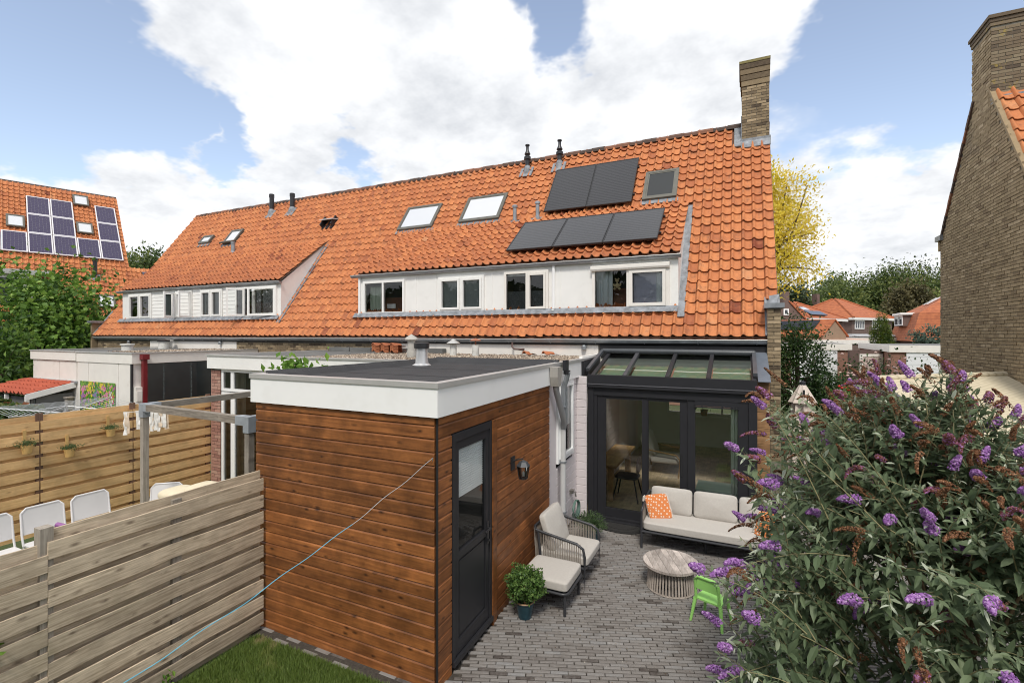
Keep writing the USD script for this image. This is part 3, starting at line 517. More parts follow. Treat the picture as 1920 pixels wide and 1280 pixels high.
# ---------------------------------------------------------------- wooden extension with the flat roof
SX, SY = -2.492, 3.656
WU, WN = unit([-.0296, .99956, 0]), unit([.99956, .0296, 0])           # along the garden wall, and out of it
def onw(t, z, off=0.0): return A([SX, SY, z]) + WU * t + WN * off
STAIN = dict(rough=0.45, grain=34.0, knots=0.9, tone=0.26, spec=0.4, dirt=(0.030, 0.012, 0.006), dirtpos=(0.50, 0.80))
BOARDX = wood('brown_board_front', (0.145, 0.050, 0.016), (0.285, 0.107, 0.032), (0.03, 0.011, 0.005), 'x', **STAIN)
BOARDY = wood('brown_board_side', (0.145, 0.049, 0.016), (0.285, 0.105, 0.032), (0.03, 0.011, 0.005), 'y', **STAIN)
BITUMEN = simple('black_bitumen', (0.028, 0.028, 0.030), 0.75, 0.25, 3.0, bump=0.4, bscale=220.0, dirt=(0.05, 0.05, 0.05), dscale=2.0, dpos=(0.5, 0.8))
GREYBIT = simple('grey_bitumen', (0.13, 0.13, 0.125), 0.85, 0.25, 2.0, bump=0.4, bscale=200.0, dirt=(0.07, 0.07, 0.065), dscale=1.5)
LILACW = simple('lilac_grey_siding', (0.62, 0.565, 0.565), 0.5, 0.03, 3.0)
ext = thing('garden_extension', 'flat roofed extension clad in brown stained boards with white fascia', 'extension')
put(ext, 'core', Builder().prism([onw(.012, 0, -.03) + EX * 0, onw(4.5, 0, -.03), (-4.84, 9.7, 0), (-4.84, SY + .03, 0)], (0, 0, 2.69)), DARK)
bp = .1205
prof = [(0, 0), (.022, .002), (.022, bp - .022), (.010, bp - .008), (.004, bp - .003), (0, bp - .003)]   # (out, up): bevelled top edge
for k in range(21):
    z = k * bp - .03
    if z > 2.46: break
    put(ext, 'board', extr((-4.86, SY, z), EX, -EY, EZ, prof, 4.86 + SX - .006), BOARDX)
    segs = [(.008, 3.03)] if z > 2.24 else [(.008, .243), (1.19, 3.03)]
    if 2.1 < z < 2.24: segs = [(.008, .243), (1.19, 3.03)]
    for a, b_ in segs: put(ext, 'board', extr(onw(a, z), WU, WN, EZ, prof, b_ - a), BOARDY)
put(ext, 'corner_strip', Builder().obb(onw(0, 0), WU, WN, EZ, (-.003, .005), (.0, .021), (0, 2.459)), BLACK)
put(ext, 'door_trim', Builder().obb(onw(1.09, -.02), WU, WN, EZ, (0, .095), (0, .045), (0, 2.27)), BOARDY)
# door
door = put(ext, 'door_frame', Builder().obb(onw(0, 0), WU, WN, EZ, (.246, .30), (-.06, .03), (.07, 2.25)).obb(onw(0, 0), WU, WN, EZ, (1.035, 1.088), (-.06, .03), (.07, 2.25)).obb(onw(0, 0), WU, WN, EZ, (.30, 1.035), (-.06, .03), (2.17, 2.25)).obb(onw(0, 0), WU, WN, EZ, (.246, 1.088), (-.06, .05), (.05, .10)), ANTH)
leaf = Builder()
for p, q in (((.305, .375), (.11, 2.165)), ((.955, 1.03), (.11, 2.165)), ((.375, .955), (.11, .24)), ((.375, .955), (1.02, 1.09)), ((.375, .955), (2.08, 2.165))): leaf.obb(onw(0, 0), WU, WN, EZ, p, (-.03, .02), q)
lf = put(ext, 'door_leaf', leaf, ANTH)
put(lf, 'lower_panel', Builder().obb(onw(0, 0), WU, WN, EZ, (.375, .955), (-.02, .004), (.24, 1.02)).obb(onw(0, 0), WU, WN, EZ, (.40, .93), (.004, .010), (.27, .99)), ANTH)
put(lf, 'pane', Builder().quad(*[onw(a, z, -.002) for a, z in ((.375, 1.09), (.955, 1.09), (.955, 2.08), (.375, 2.08))]), glassm('door_glass', boost=.6))
pl = Builder()
for k in range(20):                                                     # pleated blind behind the pane
    z = 2.075 - k * .024
    pl.quad(*[onw(a, zz, o) for a, zz, o in ((.378, z, -.012), (.952, z, -.012), (.952, z - .012, -.028), (.378, z - .012, -.028))]).quad(*[onw(a, zz, o) for a, zz, o in ((.378, z - .012, -.028), (.952, z - .012, -.028), (.952, z - .024, -.012), (.378, z - .024, -.012))])
put(lf, 'pleated_blind', pl, BLIND)
put(lf, 'back_panel', Builder().obb(onw(0, 0), WU, WN, EZ, (.37, .96), (-.12, -.10), (1.0, 2.1)), DARK)
hd = Builder().obb(onw(.99, .93, .02), WU, WN, EZ, (-.02, .02), (0, .012), (0, .24)).tube([onw(.99, 1.10, .02), onw(.99, 1.10, .065)], .010).tube([onw(.995, 1.10, .062), onw(.86, 1.10, .062)], .0105).tube([onw(.99, .97, .02), onw(.99, .97, .045)], .014)
put(lf, 'handle', hd, BLACK)
# fascia, cap, roof
o_ = .052
def ring(z0, z1, out, inn, yend=8.62):
    return (Builder().prism([(-4.86 - out, SY - out, z0), (SX + out, SY - out, z0), (SX + out, SY + inn, z0), (-4.86 - out, SY + inn, z0)], (0, 0, z1 - z0))
            .prism([onw(inn, z0, out), onw(yend - SY, z0, out), onw(yend - SY, z0, out - .10), onw(inn, z0, out - .10)], (0, 0, z1 - z0))
            .prism([(-4.86 - out, SY + inn, z0), (-4.86 - out + .10, SY + inn, z0), (-4.86 - out + .10, 7.0, z0), (-4.86 - out, 7.0, z0)], (0, 0, z1 - z0)))
put(ext, 'fascia', ring(2.455, 2.717, .05, .06, 8.33), TRESPA)
put(ext, 'roof_trim', ring(2.717, 2.765, .062, .05, 9.6), ALU)
put(ext, 'roof_membrane', Builder().prism([(-4.84, SY + .04, 2.66), onw(.04, 2.66, .0), onw(3.45, 2.66, .0), (-4.84, 7.15, 2.66)], (0, 0, .05)), BITUMEN)
put(ext, 'roof_upstand', Builder().prism([(-4.86, SY + .1, 2.71), (-4.74, SY + .1, 2.71), (-4.86, SY + .1, 2.79)], (0, 3.5, 0)).prism([(-4.86, 7.02, 2.71), (-4.86, 7.2, 2.71), (-4.86, 7.2, 2.80), (-4.86, 7.14, 2.80)], (2.27, 0, 0)), BITUMEN)
for y in (4.7, 5.75): put(ext, 'membrane_seam', box(-4.8, -2.56, y, y + .09, 2.710, 2.7135), BITUMEN)
PEB = varied('roof_gravel', [(0, (0.06, 0.045, 0.035)), (0.4, (0.20, 0.15, 0.11)), (0.75, (0.36, 0.28, 0.21)), (1, (0.58, 0.5, 0.4))], 0.9, 20.0)
put(ext, 'gravel_bed', box(-4.84, -2.62, 7.2, 9.73, 2.6, 2.735), GREYBIT)
def pebbles(x0, x1, y0, y1, z, N, seed):
    r = np.random.default_rng(seed); c = np.stack([r.uniform(x0, x1, N), r.uniform(y0, y1, N), z + r.uniform(0, .014, N)], -1)
    s = r.uniform(.010, .026, (N, 1, 1)) * np.stack([r.uniform(.7, 1.3, N), r.uniform(.7, 1.3, N), r.uniform(.5, .9, N)], -1)[:, None]
    oc = A([[1, 0, 0], [0, 1, 0], [-1, 0, 0], [0, -1, 0], [0, 0, 1], [0, 0, -1.]]); a = r.uniform(0, 6.3, N)
    R = np.stack([np.stack([np.cos(a), -np.sin(a), 0 * a], -1), np.stack([np.sin(a), np.cos(a), 0 * a], -1), np.stack([0 * a, 0 * a, 1 + 0 * a], -1)], 1)
    V = np.einsum('nij,nkj->nki', R, oc[None] * s) + c[:, None]
    F = A([[0, 1, 4], [1, 2, 4], [2, 3, 4], [3, 0, 4], [1, 0, 5], [2, 1, 5], [3, 2, 5], [0, 3, 5]])
    C = np.repeat(r.random((N, 3)), 6, 0)
    return V.reshape(-1, 3), (F[None] + (np.arange(N) * 6)[:, None, None]).reshape(-1, 3), C
put(ext, 'gravel', pebbles(-4.83, -2.65, 7.2, 9.7, 2.735, 6500, 1), PEB, kind='stuff')
# grey-lilac siding beyond the boards, with window and corner return
put(ext, 'trim_board', Builder().obb(onw(3.035, 0), WU, WN, EZ, (0, .36), (-.03, .0), (.02, 2.455)), LILACW)
sp_ = .1355; sprof = [(-.03, 0), (.0, .004), (.0, sp_ - .010), (-.008, sp_ - .002), (-.03, sp_ - .002)]
for k in range(18):
    z = .03 + k * sp_
    if z + sp_ > 2.50: break
    for a, b_ in ([(3.40, 4.51)] if z < 1.06 else [(4.255, 4.51)]): put(ext, 'siding_board', extr(onw(a, z), WU, WN, EZ, sprof, b_ - a), LILACW)
    put(ext, 'siding_board', extr(onw(4.515, z, 0) + A([.0, .028, 0]), EX, -EY, EZ, [(p + .028, q) for p, q in sprof], .185), LILACW)
win(ext, onw(3.42, 1.19), WU, WN, .84, 1.27, [1], PVC, GLASS, fr=.055, dep=.03, sash=(0,), sw=.05, label='white framed window with a white roller blind')
put(ext, 'roller_blind', Builder().obb(onw(0, 0), WU, WN, EZ, (3.47, 4.21), (-.026, -.02), (1.70, 2.42)), BLIND)
# pipes: hopper, zinc downpipe, slanted grey pipe, lamp
tube = lambda pts, r, m, name, par=ext: put(par, name, Builder().tube(pts, r, 14), m, smooth=50)
tube([onw(3.50, 2.62, .16), onw(3.52, 2.50, .13), onw(3.53, 2.35, .075), onw(3.53, .02, .075)], .04, ZINC, 'downpipe')
PGREY = simple('grey_plastic_pipe', (0.27, 0.27, 0.27), 0.45, 0.05); PLGT = simple('light_grey_pipe', (0.5, 0.5, 0.49), 0.4, 0.06)
tube([onw(3.52, 1.72, .075), onw(3.52, .02, .075)], .044, PLGT, 'downpipe')
put(ext, 'hopper', Builder().prism([onw(2.94, 2.72, .06), onw(3.12, 2.72, .06), onw(3.12, 2.58, .06), onw(3.08, 2.44, .06), onw(2.98, 2.44, .06), onw(2.94, 2.58, .06)], WN * .12), simple('taupe_hopper', (0.33, 0.31, 0.28), 0.5))
tube([onw(3.03, 2.46, .12), onw(3.06, 2.36, .12), onw(3.45, 1.84, .12), onw(3.52, 1.74, .08)], .045, PGREY, 'slanted_pipe')
for z in (2.06, 1.2, .42): put(ext, 'pipe_bracket', Builder().lathe([(.0, 0), (.056, 0), (.056, .025), (0, .025)], onw(3.525, z, .075), 14), ZINC)
put(ext, 'flood_lamp', Builder().obb(onw(3.42, 2.70, .1), WU, WN, EZ, (0, .16), (0, .05), (-.06, .10)).obb(onw(3.46, 2.58, .1), WU, WN, EZ, (0, .10), (.0, .08), (0, .06)), ANTH)
# roof furniture
def roofvent(par, name, x, y, z, prof, m, m2=None, cap=None):
    v = put(par, name, Builder().lathe(prof, (x, y, z), 18), m, smooth=40)
    if cap: put(v, 'cap', Builder().lathe(cap, (x, y, z), 18), m2, smooth=40)
roofvent(ext, 'roof_vent', -4.95 + .35, 6.35, 2.71, [(.15, 0), (.105, .03), (.09, .15), (.09, .3)], simple('aluminium_sleeve', (0.62, 0.62, 0.62), 0.35, 0.05, metallic=0.6), BLACK, [(.088, .13), (.088, .26), (.12, .27), (.12, .35), (.1, .36), (0, .365)])
CONC = simple('pale_concrete', (0.42, 0.40, 0.36), 0.9, 0.15, 8.0); OFFW = simple('old_white_pipe', (0.6, 0.59, 0.55), 0.6, 0.12, 6.0, dirt=(0.3, 0.27, 0.2), dscale=5.0)
nb_z = 2.735
# ---------------------------------------------------------------- neighbour's extension to the left
nb = thing('neighbour_extension', 'white fascia flat roof extension with pink brick pier and french doors', 'extension')
NX0, NX1, NY = -10.2, -4.93, 6.485
put(nb, 'fascia', Builder().box(NX0, NX1, NY, NY + .05, 2.485, 2.745).box(NX0, NX0 + .05, NY + .05, 9.73, 2.485, 2.745), WHITE)
put(nb, 'roof_trim', Builder().box(NX0 - .02, NX1, NY - .02, NY + .08, 2.745, 2.778).box(NX0 - .02, NX0 + .08, NY + .08, 9.73, 2.745, 2.778), ALU)
put(nb, 'roof_membrane', box(NX0 + .05, -7.9, NY + .05, 9.73, 2.60, 2.748), GREYBIT); put(nb, 'gravel_bed', box(-7.9, NX1, NY + .05, 9.73, 2.60, 2.735), GREYBIT)
put(nb, 'gravel', pebbles(-7.9, NX1 - .02, NY + .2, 9.7, 2.735, 9000, 2), PEB, kind='stuff')
for k in range(5): put(nb, 'roof_slab', Builder().obb((NX0 + .3 + k * .72, 9.55, 2.75), EX, EY, EZ, (0, .69), (0, .16), (0, .11)), GREYBIT)
roofvent(nb, 'roof_vent', -5.86, 7.75, nb_z, [(.09, 0), (.09, .13), (.075, .15), (.075, .34), (.125, .36), (.11, .40), (.0, .47)], CONC)
roofvent(nb, 'roof_vent', -5.52, 7.62, nb_z, [(.085, 0), (.085, .15), (.07, .165), (0, .165)], OFFW)
roofvent(nb, 'roof_vent', -5.62, 8.9, nb_z, [(.075, 0), (.075, .22), (.06, .28), (0, .28)], OFFW, ALU, [(.15, .27), (.02, .36), (0, .36)])
roofvent(nb, 'roof_vent', -5.07, 8.9, nb_z, [(.075, 0), (.075, .24), (0, .24)], OFFW, simple('rusty_cap', (0.30, 0.11, 0.06), 0.7, 0.2), [(.015, .24), (.015, .32), (.12, .33), (.09, .36), (0, .38)])
FAC = varied('stacked_tile', [(0, (0.3, 0.09, 0.04)), (1, (0.55, 0.2, 0.09))], 0.8)
stk = thing('roof_tile_stack', 'stack of spare orange pantiles lying on the gravel flat roof', 'roof tiles')
for k in range(6):
    for x in (-8.05, -7.78, -7.5):
        P, F, C = pantiles((x, 9.1, 2.755 + .032 * k), (1, 0, 0), (0, 1, 0.02), .24, .3, 1, 1, None, 50 + k); put(stk, 'roof_tile', (P[0], F, C[:1]), FAC)
lt = thing('loose_roof_tiles', 'two loose orange tiles lying flat on the gravel near the dark glass roof', 'roof tiles')
for x, y, a in ((-4.15, 9.25, .1), (-3.75, 9.35, -.3)):
    P, F, C = pantiles((x, y, 2.765), (math.cos(a), math.sin(a), 0), (-math.sin(a), math.cos(a), .02), .22, .3, 1, 1, None, 60); put(lt, 'roof_tile', (P[0], F, C[:1]), FAC)
P, F, C = courses((-10.13, NY + .06, .0), EX, EZ, (0, -1, 0), .30, 2.47, bl=.2, bh=.068, seed=12, th=.014); emit(nb, 'brick', 'bricks', P, F, C, BRICK_PINK, 120)
put(nb, 'wall', box(-10.13, -9.84, NY + .06, NY + .3, 0, 2.485), MORTAR); put(nb, 'side_wall', box(-10.17, -10.13, NY + .07, 9.7, 0, 2.485), BRICK_PINK)
# french doors
win(nb, (-9.82, NY + .10, 2.02), EX, (0, -1, 0), 2.3, .46, [.27, 1, 1], PVC, GLASS, fr=.06, mul=.09, dep=.04)
win(nb, (-9.82, NY + .10, .10), EX, (0, -1, 0), 2.3, 1.90, [.27, 1, 1], PVC, GLASS, fr=.07, mul=.12, dep=.04)
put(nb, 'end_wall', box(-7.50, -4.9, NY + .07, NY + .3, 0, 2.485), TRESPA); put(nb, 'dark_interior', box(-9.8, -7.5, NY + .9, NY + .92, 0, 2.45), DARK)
for x in (-9.72, -8.98, -8.2): put(nb, 'curtain', drape((x, NY + .28, .12), EX, EY, .36, 2.3, 6, .03), BEIGE_CURTAIN)
# ---------------------------------------------------------------- the two further extensions
fx = thing('panelled_extension', 'white panelled flat roof extension with a red downpipe and dark blinds', 'extension')
BX0, BX1, BY = -17.85, -12.92, 6.45
put(fx, 'wall', box(-17.78, BX1 - .08, BY + .04, 9.72, 0, 2.50), CREAM)
for x0, x1 in ((-17.78, -16.35), (-16.33, -15.46), (-15.42, -14.9), (-14.88, -13.52), (-13.5, -13.03)): put(fx, 'wall_panel', box(x0, x1, BY + .018, BY + .04, .0, 2.505), CREAM)
put(fx, 'fascia', Builder().box(BX0, -15.44, BY - .02, BY + .035, 2.52, 2.75).box(-15.43, BX1, BY, BY + .035, 2.50, 2.74).box(BX1 - .05, BX1, BY + .035, 9.72, 2.50, 2.74), CREAM)
put(fx, 'roof_trim', Builder().box(BX0 - .02, -15.44, BY - .04, BY + .06, 2.75, 2.775).box(-15.43, BX1 + .02, BY - .02, BY + .06, 2.74, 2.765).box(BX1 - .06, BX1 + .02, BY + .06, 9.72, 2.74, 2.765).box(BX0 - .02, BX0 + .04, BY + .06, 9.72, 2.75, 2.775), ALU)
put(fx, 'roof_membrane', box(BX0 + .04, BX1 - .06, BY + .06, 9.73, 2.55, 2.738), GREYBIT)
put(fx, 'gravel', pebbles(-15.2, BX1 - .1, 7.0, 9.7, 2.738, 3500, 3), PEB, kind='stuff')
REDM = simple('oxblood_pipe', (0.16, 0.012, 0.016), 0.4, 0.1)
put(fx, 'red_downpipe', Builder().box(BX1 + .01, BX1 + .10, BY + .19, BY + .28, 0, 2.62).box(BX1 + .0, BX1 + .13, BY + .16, BY + .31, 2.60, 2.72), REDM)
put(fx, 'corner_post', box(BX1 - .07, BX1 - .02, BY + .0, BY + .04, 0, 2.50), BLACK)
put(fx, 'side_board', box(BX1 - .08, BX1 - .04, BY + .04, BY + .22, 0, 2.50), CREAM)
SLATE = simple('grey_green_blind', (0.125, 0.15, 0.148), 0.55, 0.12, 3.0)
for y0, y1 in ((6.72, 7.16), (7.18, 7.82), (7.84, 9.3)):
    put(fx, 'glazed_panel', box(BX1 - .07, BX1 - .05, y0, y1, .1, 2.49), SLATE); put(fx, 'pane', Builder().quad((BX1 - .045, y0, .1), (BX1 - .045, y1, .1), (BX1 - .045, y1, 2.49), (BX1 - .045, y0, 2.49)), GLASS)
for y in np.arange(.2, 2.45, .115): put(fx, 'blind_slat', Builder().obb((BX1 - .048, 6.72, y), EY, EZ, EX, (0, 2.58), (0, .10), (-.004, .0)), SLATE)
put(fx, 'meter_box', Builder().box(-13.0, -12.86, BY + .05, BY + .20, 1.55, 1.95).box(-12.86, -12.84, BY + .07, BY + .18, 1.62, 1.86), CREAM)
for x, y, h_ in ((-15.85, 7.8, .2), (-16.65, 9.2, .3), (-16.9, 9.45, .3)): roofvent(fx, 'roof_vent', x, y, 2.74, [(.14, 0), (.14, h_ * .7), (0, h_ * .7)], OFFW, BLACK if x < -16.6 and x > -16.8 else OFFW, [(.17, h_ * .75), (.17, h_ * .95), (0, h_)])
# flower poster on the white wall
FLOW = mat('printed_flowers', {'g': ('geometry', {}), 'v': ('voronoi_texture', {'scale': 16.0}), 'n': ('noise_texture', {'scale': 2.6, 'detail': 5.0, 'distortion': 0.8}), 'sx': ('separate_color', {}), 'h': ('rgb_ramp', {'interpolate': False, 'ramp': [(0, (0.02, 0.06, 0.012)), (.22, (0.05, 0.18, 0.02)), (.42, (0.12, 0.30, 0.03)), (.55, (0.45, 0.42, 0.03)), (.65, (0.42, 0.10, 0.30)), (.76, (0.62, 0.30, 0.34)), (.88, (0.55, 0.5, 0.5))]}),
     'w': ('mix_float', {'fac': 0.55}), 'p': ('principled_bsdf', {'roughness': 0.4})}, [('g.position', 'v.vector'), ('g.position', 'n.vector'), ('v.color', 'sx.color'), ('sx.r', 'w.a'), ('n.fac', 'w.b'), ('w.result', 'h.fac'), ('h.color', 'p.base_color')])
pst = thing('garden_poster', 'colourful printed flower canvas hung on the white panelled wall', 'poster')
put(pst, 'canvas', box(-15.22, -13.63, BY - .012, BY + .002, 1.1, 2.02), FLOW)
r = np.random.default_rng(5)
pc = {k: simple('print_' + k, c, 0.5, 0.25, 30) for k, c in dict(yellow=(0.62, 0.5, 0.04), pink=(0.6, 0.22, 0.34), mauve=(0.36, 0.16, 0.42), red=(0.5, 0.04, 0.07), blue=(0.22, 0.24, 0.42), white=(0.72, 0.7, 0.66), leaf=(0.06, 0.22, 0.03), dark=(0.02, 0.05, 0.015)).items()}
def printed(kind, x, z, rx, rz, n):
    b = Builder()
    for _ in range(n):
        cx, cz, s1 = x + r.normal(0, rx), z + r.normal(0, rz), r.uniform(.015, .04); a0 = r.uniform(0, 6.3)
        an = a0 + np.arange(7) * 2 * pi / 7; b.add([(np.clip(cx + s1 * math.cos(t), -15.21, -13.64), BY - .0135 - .0004 * len(b.v) / n, np.clip(cz + s1 * math.sin(t) * r.uniform(.7, 1.3), 1.11, 2.01)) for t in an], [[0, k, k + 1] for k in range(1, 6)])
    put(pst, 'printed_' + kind, b, pc[kind])
for q in (('dark', -14.4, 1.5, .2, .25, 40), ('leaf', -14.55, 1.5, .35, .3, 60), ('yellow', -14.75, 1.88, .12, .09, 26), ('yellow', -14.2, 1.9, .07, .07, 14), ('blue', -14.5, 1.72, .06, .1, 16), ('blue', -14.5, 1.35, .07, .12, 16), ('mauve', -15.05, 1.5, .1, .12, 26), ('pink', -14.0, 1.75, .18, .14, 40), ('pink', -15.0, 1.85, .12, .08, 20), ('white', -13.8, 1.55, .07, .12, 18), ('red', -13.7, 1.4, .05, .16, 20)): printed(*q)
# lean-to with red tiles in front of the panelled wall
ln = thing('lean_to', 'small lean-to with red tiles and white barge board against the panelled wall', 'shed')
u_, v_ = EX, unit([0, .905, .205]); b0 = A([-17.9, 5.5, 1.74])
P, F, C = pantiles(b0, u_, v_, .2, .235, 12, 4, None, 14); emit(ln, 'roof_tile', 'roof_tiles', P, F, C, varied('red_pantile', [(0, (0.28, 0.055, 0.03)), (1, (0.52, 0.12, 0.06))], 0.8), 60, smooth=True)
put(ln, 'deck', Builder().quad(b0, b0 + EX * 2.4, b0 + EX * 2.4 + v_ * .95, b0 + v_ * .95), RIDGE)
put(ln, 'barge_board', Builder().obb(b0 + EX * 2.41, EX, v_, EZ, (0, .03), (-.02, .98), (-.12, .02)), WHITE); put(ln, 'wall_flashing', box(-17.9, -15.40, BY - .04, BY + .01, 1.94, 2.0), ZINC)
put(ln, 'wall', Builder().box(-17.8, -15.55, 5.62, 5.66, 0, 1.66).box(-15.58, -15.54, 5.7, 6.44, 0, 1.7), GREYBIT)
for x in (-17.7, -16.7, -15.62): put(ln, 'post', box(x, x + .07, 5.52, 5.59, 0, 1.7), WHITE)

# ---------------------------------------------------------------- conservatory
con = thing('conservatory', 'anthracite framed glass conservatory with sliding doors and sloping glass roof', 'conservatory')
cy, c0x, c1x = 8.242, -2.44, .212
put(con, 'front_beam', Builder().box(c0x, c1x, cy - .02, cy + .10, 2.35, 2.495).box(c0x, c1x, cy - .05, cy + .10, 2.285, 2.35), ANTH)
put(con, 'beam_lip', box(c0x, c1x, cy - .058, cy - .05, 2.335, 2.347), simple('edge_grey', (0.12, 0.12, 0.13), 0.35))
put(con, 'header', box(c0x + .1, c1x - .1, cy + .005, cy + .09, 2.145, 2.285), ANTH)
for a, b_ in ((c0x, c0x + .105), (c1x - .115, c1x)): put(con, 'post', box(a, b_, cy - .01, cy + .09, 0, 2.285), ANTH)
for a, b_ in ((-2.335, -2.28), (-2.275, -2.15)): put(con, 'jamb', box(a, b_, cy + .015 if a < -2.3 else cy + .03, cy + .09, .03, 2.145), ANTH)
put(con, 'jamb', box(-.052, .097, cy + .015, cy + .09, .03, 2.145), ANTH)
put(con, 'threshold', Builder().box(c0x + .1, c1x - .1, cy - .03, cy + .12, 0, .06).box(c0x + .1, c1x - .1, cy - .10, cy - .03, 0, .03), ANTH)
CGL = glassm('conservatory_glass', (0.93, 0.94, 0.93), boost=1.2)
def leafdoor(a, b_, st0, st1, yo):
    d_ = put(con, 'sliding_door', Builder().box(a, a + st0, cy + yo, cy + yo + .045, .06, 2.145).box(b_ - st1, b_, cy + yo, cy + yo + .045, .06, 2.145).box(a + st0, b_ - st1, cy + yo, cy + yo + .045, .06, .215).box(a + st0, b_ - st1, cy + yo, cy + yo + .045, 2.09, 2.145), ANTH)
    put(d_, 'pane', Builder().quad((a + st0, cy + yo + .02, .215), (b_ - st1, cy + yo + .02, .215), (b_ - st1, cy + yo + .02, 2.09), (a + st0, cy + yo + .02, 2.09)), CGL); return d_
leafdoor(-2.15, -1.426, .02, .087, .035); d2 = leafdoor(-1.424, -.795, .015, .115, .04); leafdoor(-.79, -.03, .115, .025, .025)
put(d2, 'handle', box(-.89, -.875, cy + .02, cy + .04, .9, 1.25), BLACK)
put(con, 'screen_cassette', Builder().box(-.68, -.05, cy + .005, cy + .022, 2.06, 2.14).box(-.69, -.04, cy - .0, cy + .02, 2.035, 2.055), ANTH)
CRV = unit([0, 1, .29]); CRN = unit([0, -.29, 1]); cr0 = lambda x, y, off=0.0: A([x, y, 2.46 + .29 * (y - 8.30)]) + CRN * off
RGL = glassm('roof_glass', (0.92, 0.96, 0.92), boost=.4)
xs = [c0x + .06, -1.815, -1.115, -.485, .17]
for k in range(4): put(con, 'roof_pane', Builder().quad(cr0(xs[k], 8.32), cr0(xs[k + 1], 8.32), cr0(xs[k + 1], 9.72), cr0(xs[k], 9.72)), RGL)
for k, x in enumerate(xs): put(con, 'rafter', Builder().obb(cr0(x, 8.30, -.03), EX, CRV, CRN, (-.032, .032), (0, 1.48), (0, .075 if 0 < k < 4 else .05)), simple('rafter_grey', (0.06, 0.06, 0.066), 0.4) if k == 1 else ANTH)
OPAL = leafm('pale_green_sunblind', [(0, (0.50, 0.63, 0.48)), (1, (0.50, 0.63, 0.48))], .8, .7)
for k in range(4):
    put(con, 'roof_blind', Builder().obb(cr0(xs[k] + .04, 8.36, -.10), EX, CRV, CRN, (0, xs[k + 1] - xs[k] - .08), (0, .80), (0, .006)), OPAL); put(con, 'blind_bar', Builder().obb(cr0(xs[k] + .04, 8.36, -.10), EX, CRV, CRN, (0, xs[k + 1] - xs[k] - .08), (.55, .565), (.006, .016)), WHITE)
for x in (-2.505, .19):
    put(con, 'screen_rail', Builder().obb(cr0(x, 8.46, .04), EX, CRV, CRN, (-.03, .03), (0, 1.12), (0, .05)), simple('rail_grey', (0.075, 0.08, 0.088), 0.35)); put(con, 'rail_foot', Builder().obb(cr0(x, 8.42, .0), EX, CRV, CRN, (-.025, .025), (0, .08), (-.02, .05)), BLACK)
put(con, 'screen_tube', Builder().tube([cr0(-2.50, 9.52, .06), cr0(.20, 9.52, .06)], .05, 14).obb(cr0(-2.48, 9.56, .0), EX, CRV, CRN, (0, 2.66), (0, .12), (0, .05)), simple('tube_grey', (0.06, 0.065, 0.07), 0.3), smooth=50)
put(con, 'side_flashing', Builder().obb(cr0(.225, 8.32, .0), EX, CRV, CRN, (0, .175), (0, 1.45), (0, .012)), simple('blue_grey_flashing', (0.13, 0.15, 0.18), 0.4))
put(con, 'left_flashing', Builder().prism([onw(4.66, 2.45, .075), onw(4.66, 2.72, .075), onw(5.9, 2.76, .09), onw(5.9, 2.45, .09)], WN * -.02).prism([onw(4.68, 2.40, .06), onw(4.9, 2.40, .06), onw(4.9, 2.72, .06), onw(4.68, 2.72, .06)], WN * .03), ANTH)
put(con, 'back_band', box(-2.62, .395, 9.70, 9.735, 2.72, 3.0), BLACK)
PLK = wood('pale_brown_plank', (0.19, 0.095, 0.04), (0.33, 0.19, 0.09), (0.10, 0.05, 0.02), 'x', knots=0.4)
for k in range(20): put(con, 'plank', extr((.214, 8.50, .0 + k * .124), EX, -EY, EZ, [(0, 0), (.02, .002), (.02, .116), (.012, .122), (0, .122)], .18 + .016 * (k % 2) * 0), PLK)
put(con, 'side_wall', box(.216, .40, 8.502, 9.70, 0, 2.47), BLACK)
# room behind the glass
rm = con
OAK = wood('oak_floor', (0.48, 0.36, 0.23), (0.64, 0.50, 0.34), (0.2, 0.13, 0.07), 'y', knots=0.1, tone=0.12, rough=0.35)
for k in range(16): put(rm, 'floor_board', box(-2.6 + k * .19, -2.412 + k * .19, cy + .12, 14.6, .0, .055), OAK)
PLAST = simple('room_plaster', (0.78, 0.76, 0.72), 0.9, 0.03)
put(rm, 'room_wall', Builder().box(-2.66, -2.60, 8.45, 14.7, 0, 2.8).box(.36, .398, 8.6, 9.70, 0, 2.42).box(.36, .40, 9.70, 14.7, 0, 2.8), PLAST)
for k in range(17): put(rm, 'room_siding', Builder().obb((-2.60, 8.7, .08 + k * .1355), EY, EZ, EX, (0, 2.6), (0, .131), (0, .016)), LILACW)
put(rm, 'room_ceiling', box(-2.6, .4, 9.72, 14.7, 2.55, 2.78), PLAST)
put(rm, 'back_wall', Builder().box(-2.6, .4, 14.6, 14.68, 0, .95).box(-2.6, .4, 14.6, 14.68, 2.35, 2.6).box(-2.6, -1.95, 14.6, 14.68, .95, 2.35).box(.25, .4, 14.6, 14.68, .95, 2.35), PLAST)
win(rm, (-1.95, 14.6, .95), EX, (0, -1, 0), 2.2, 1.40, [1, 1, 1], PVC, GLASS)
put(rm, 'window_sill', box(-1.5, 0.0, 14.35, 14.6, .90, .94), WHITE)
put(rm, 'inner_curtain', drape((-.16, cy + .20, .06), EX, EY, .15, 2.05, 3, .02), CURTAIN)
OAKF = wood('oak_furniture', (0.32, 0.19, 0.08), (0.46, 0.29, 0.14), (0.2, 0.1, 0.04), 'y', knots=0.2)
GREYF = simple('warm_grey_fabric', (0.47, 0.44, 0.40), 0.95, 0.05, 40.0, bump=0.25, bscale=600.0)
ROPE = simple('taupe_rope', (0.27, 0.235, 0.20), 0.9, 0.15, 60.0)
din = thing('dining_table', 'oak dining table just inside the glass doors', 'table')
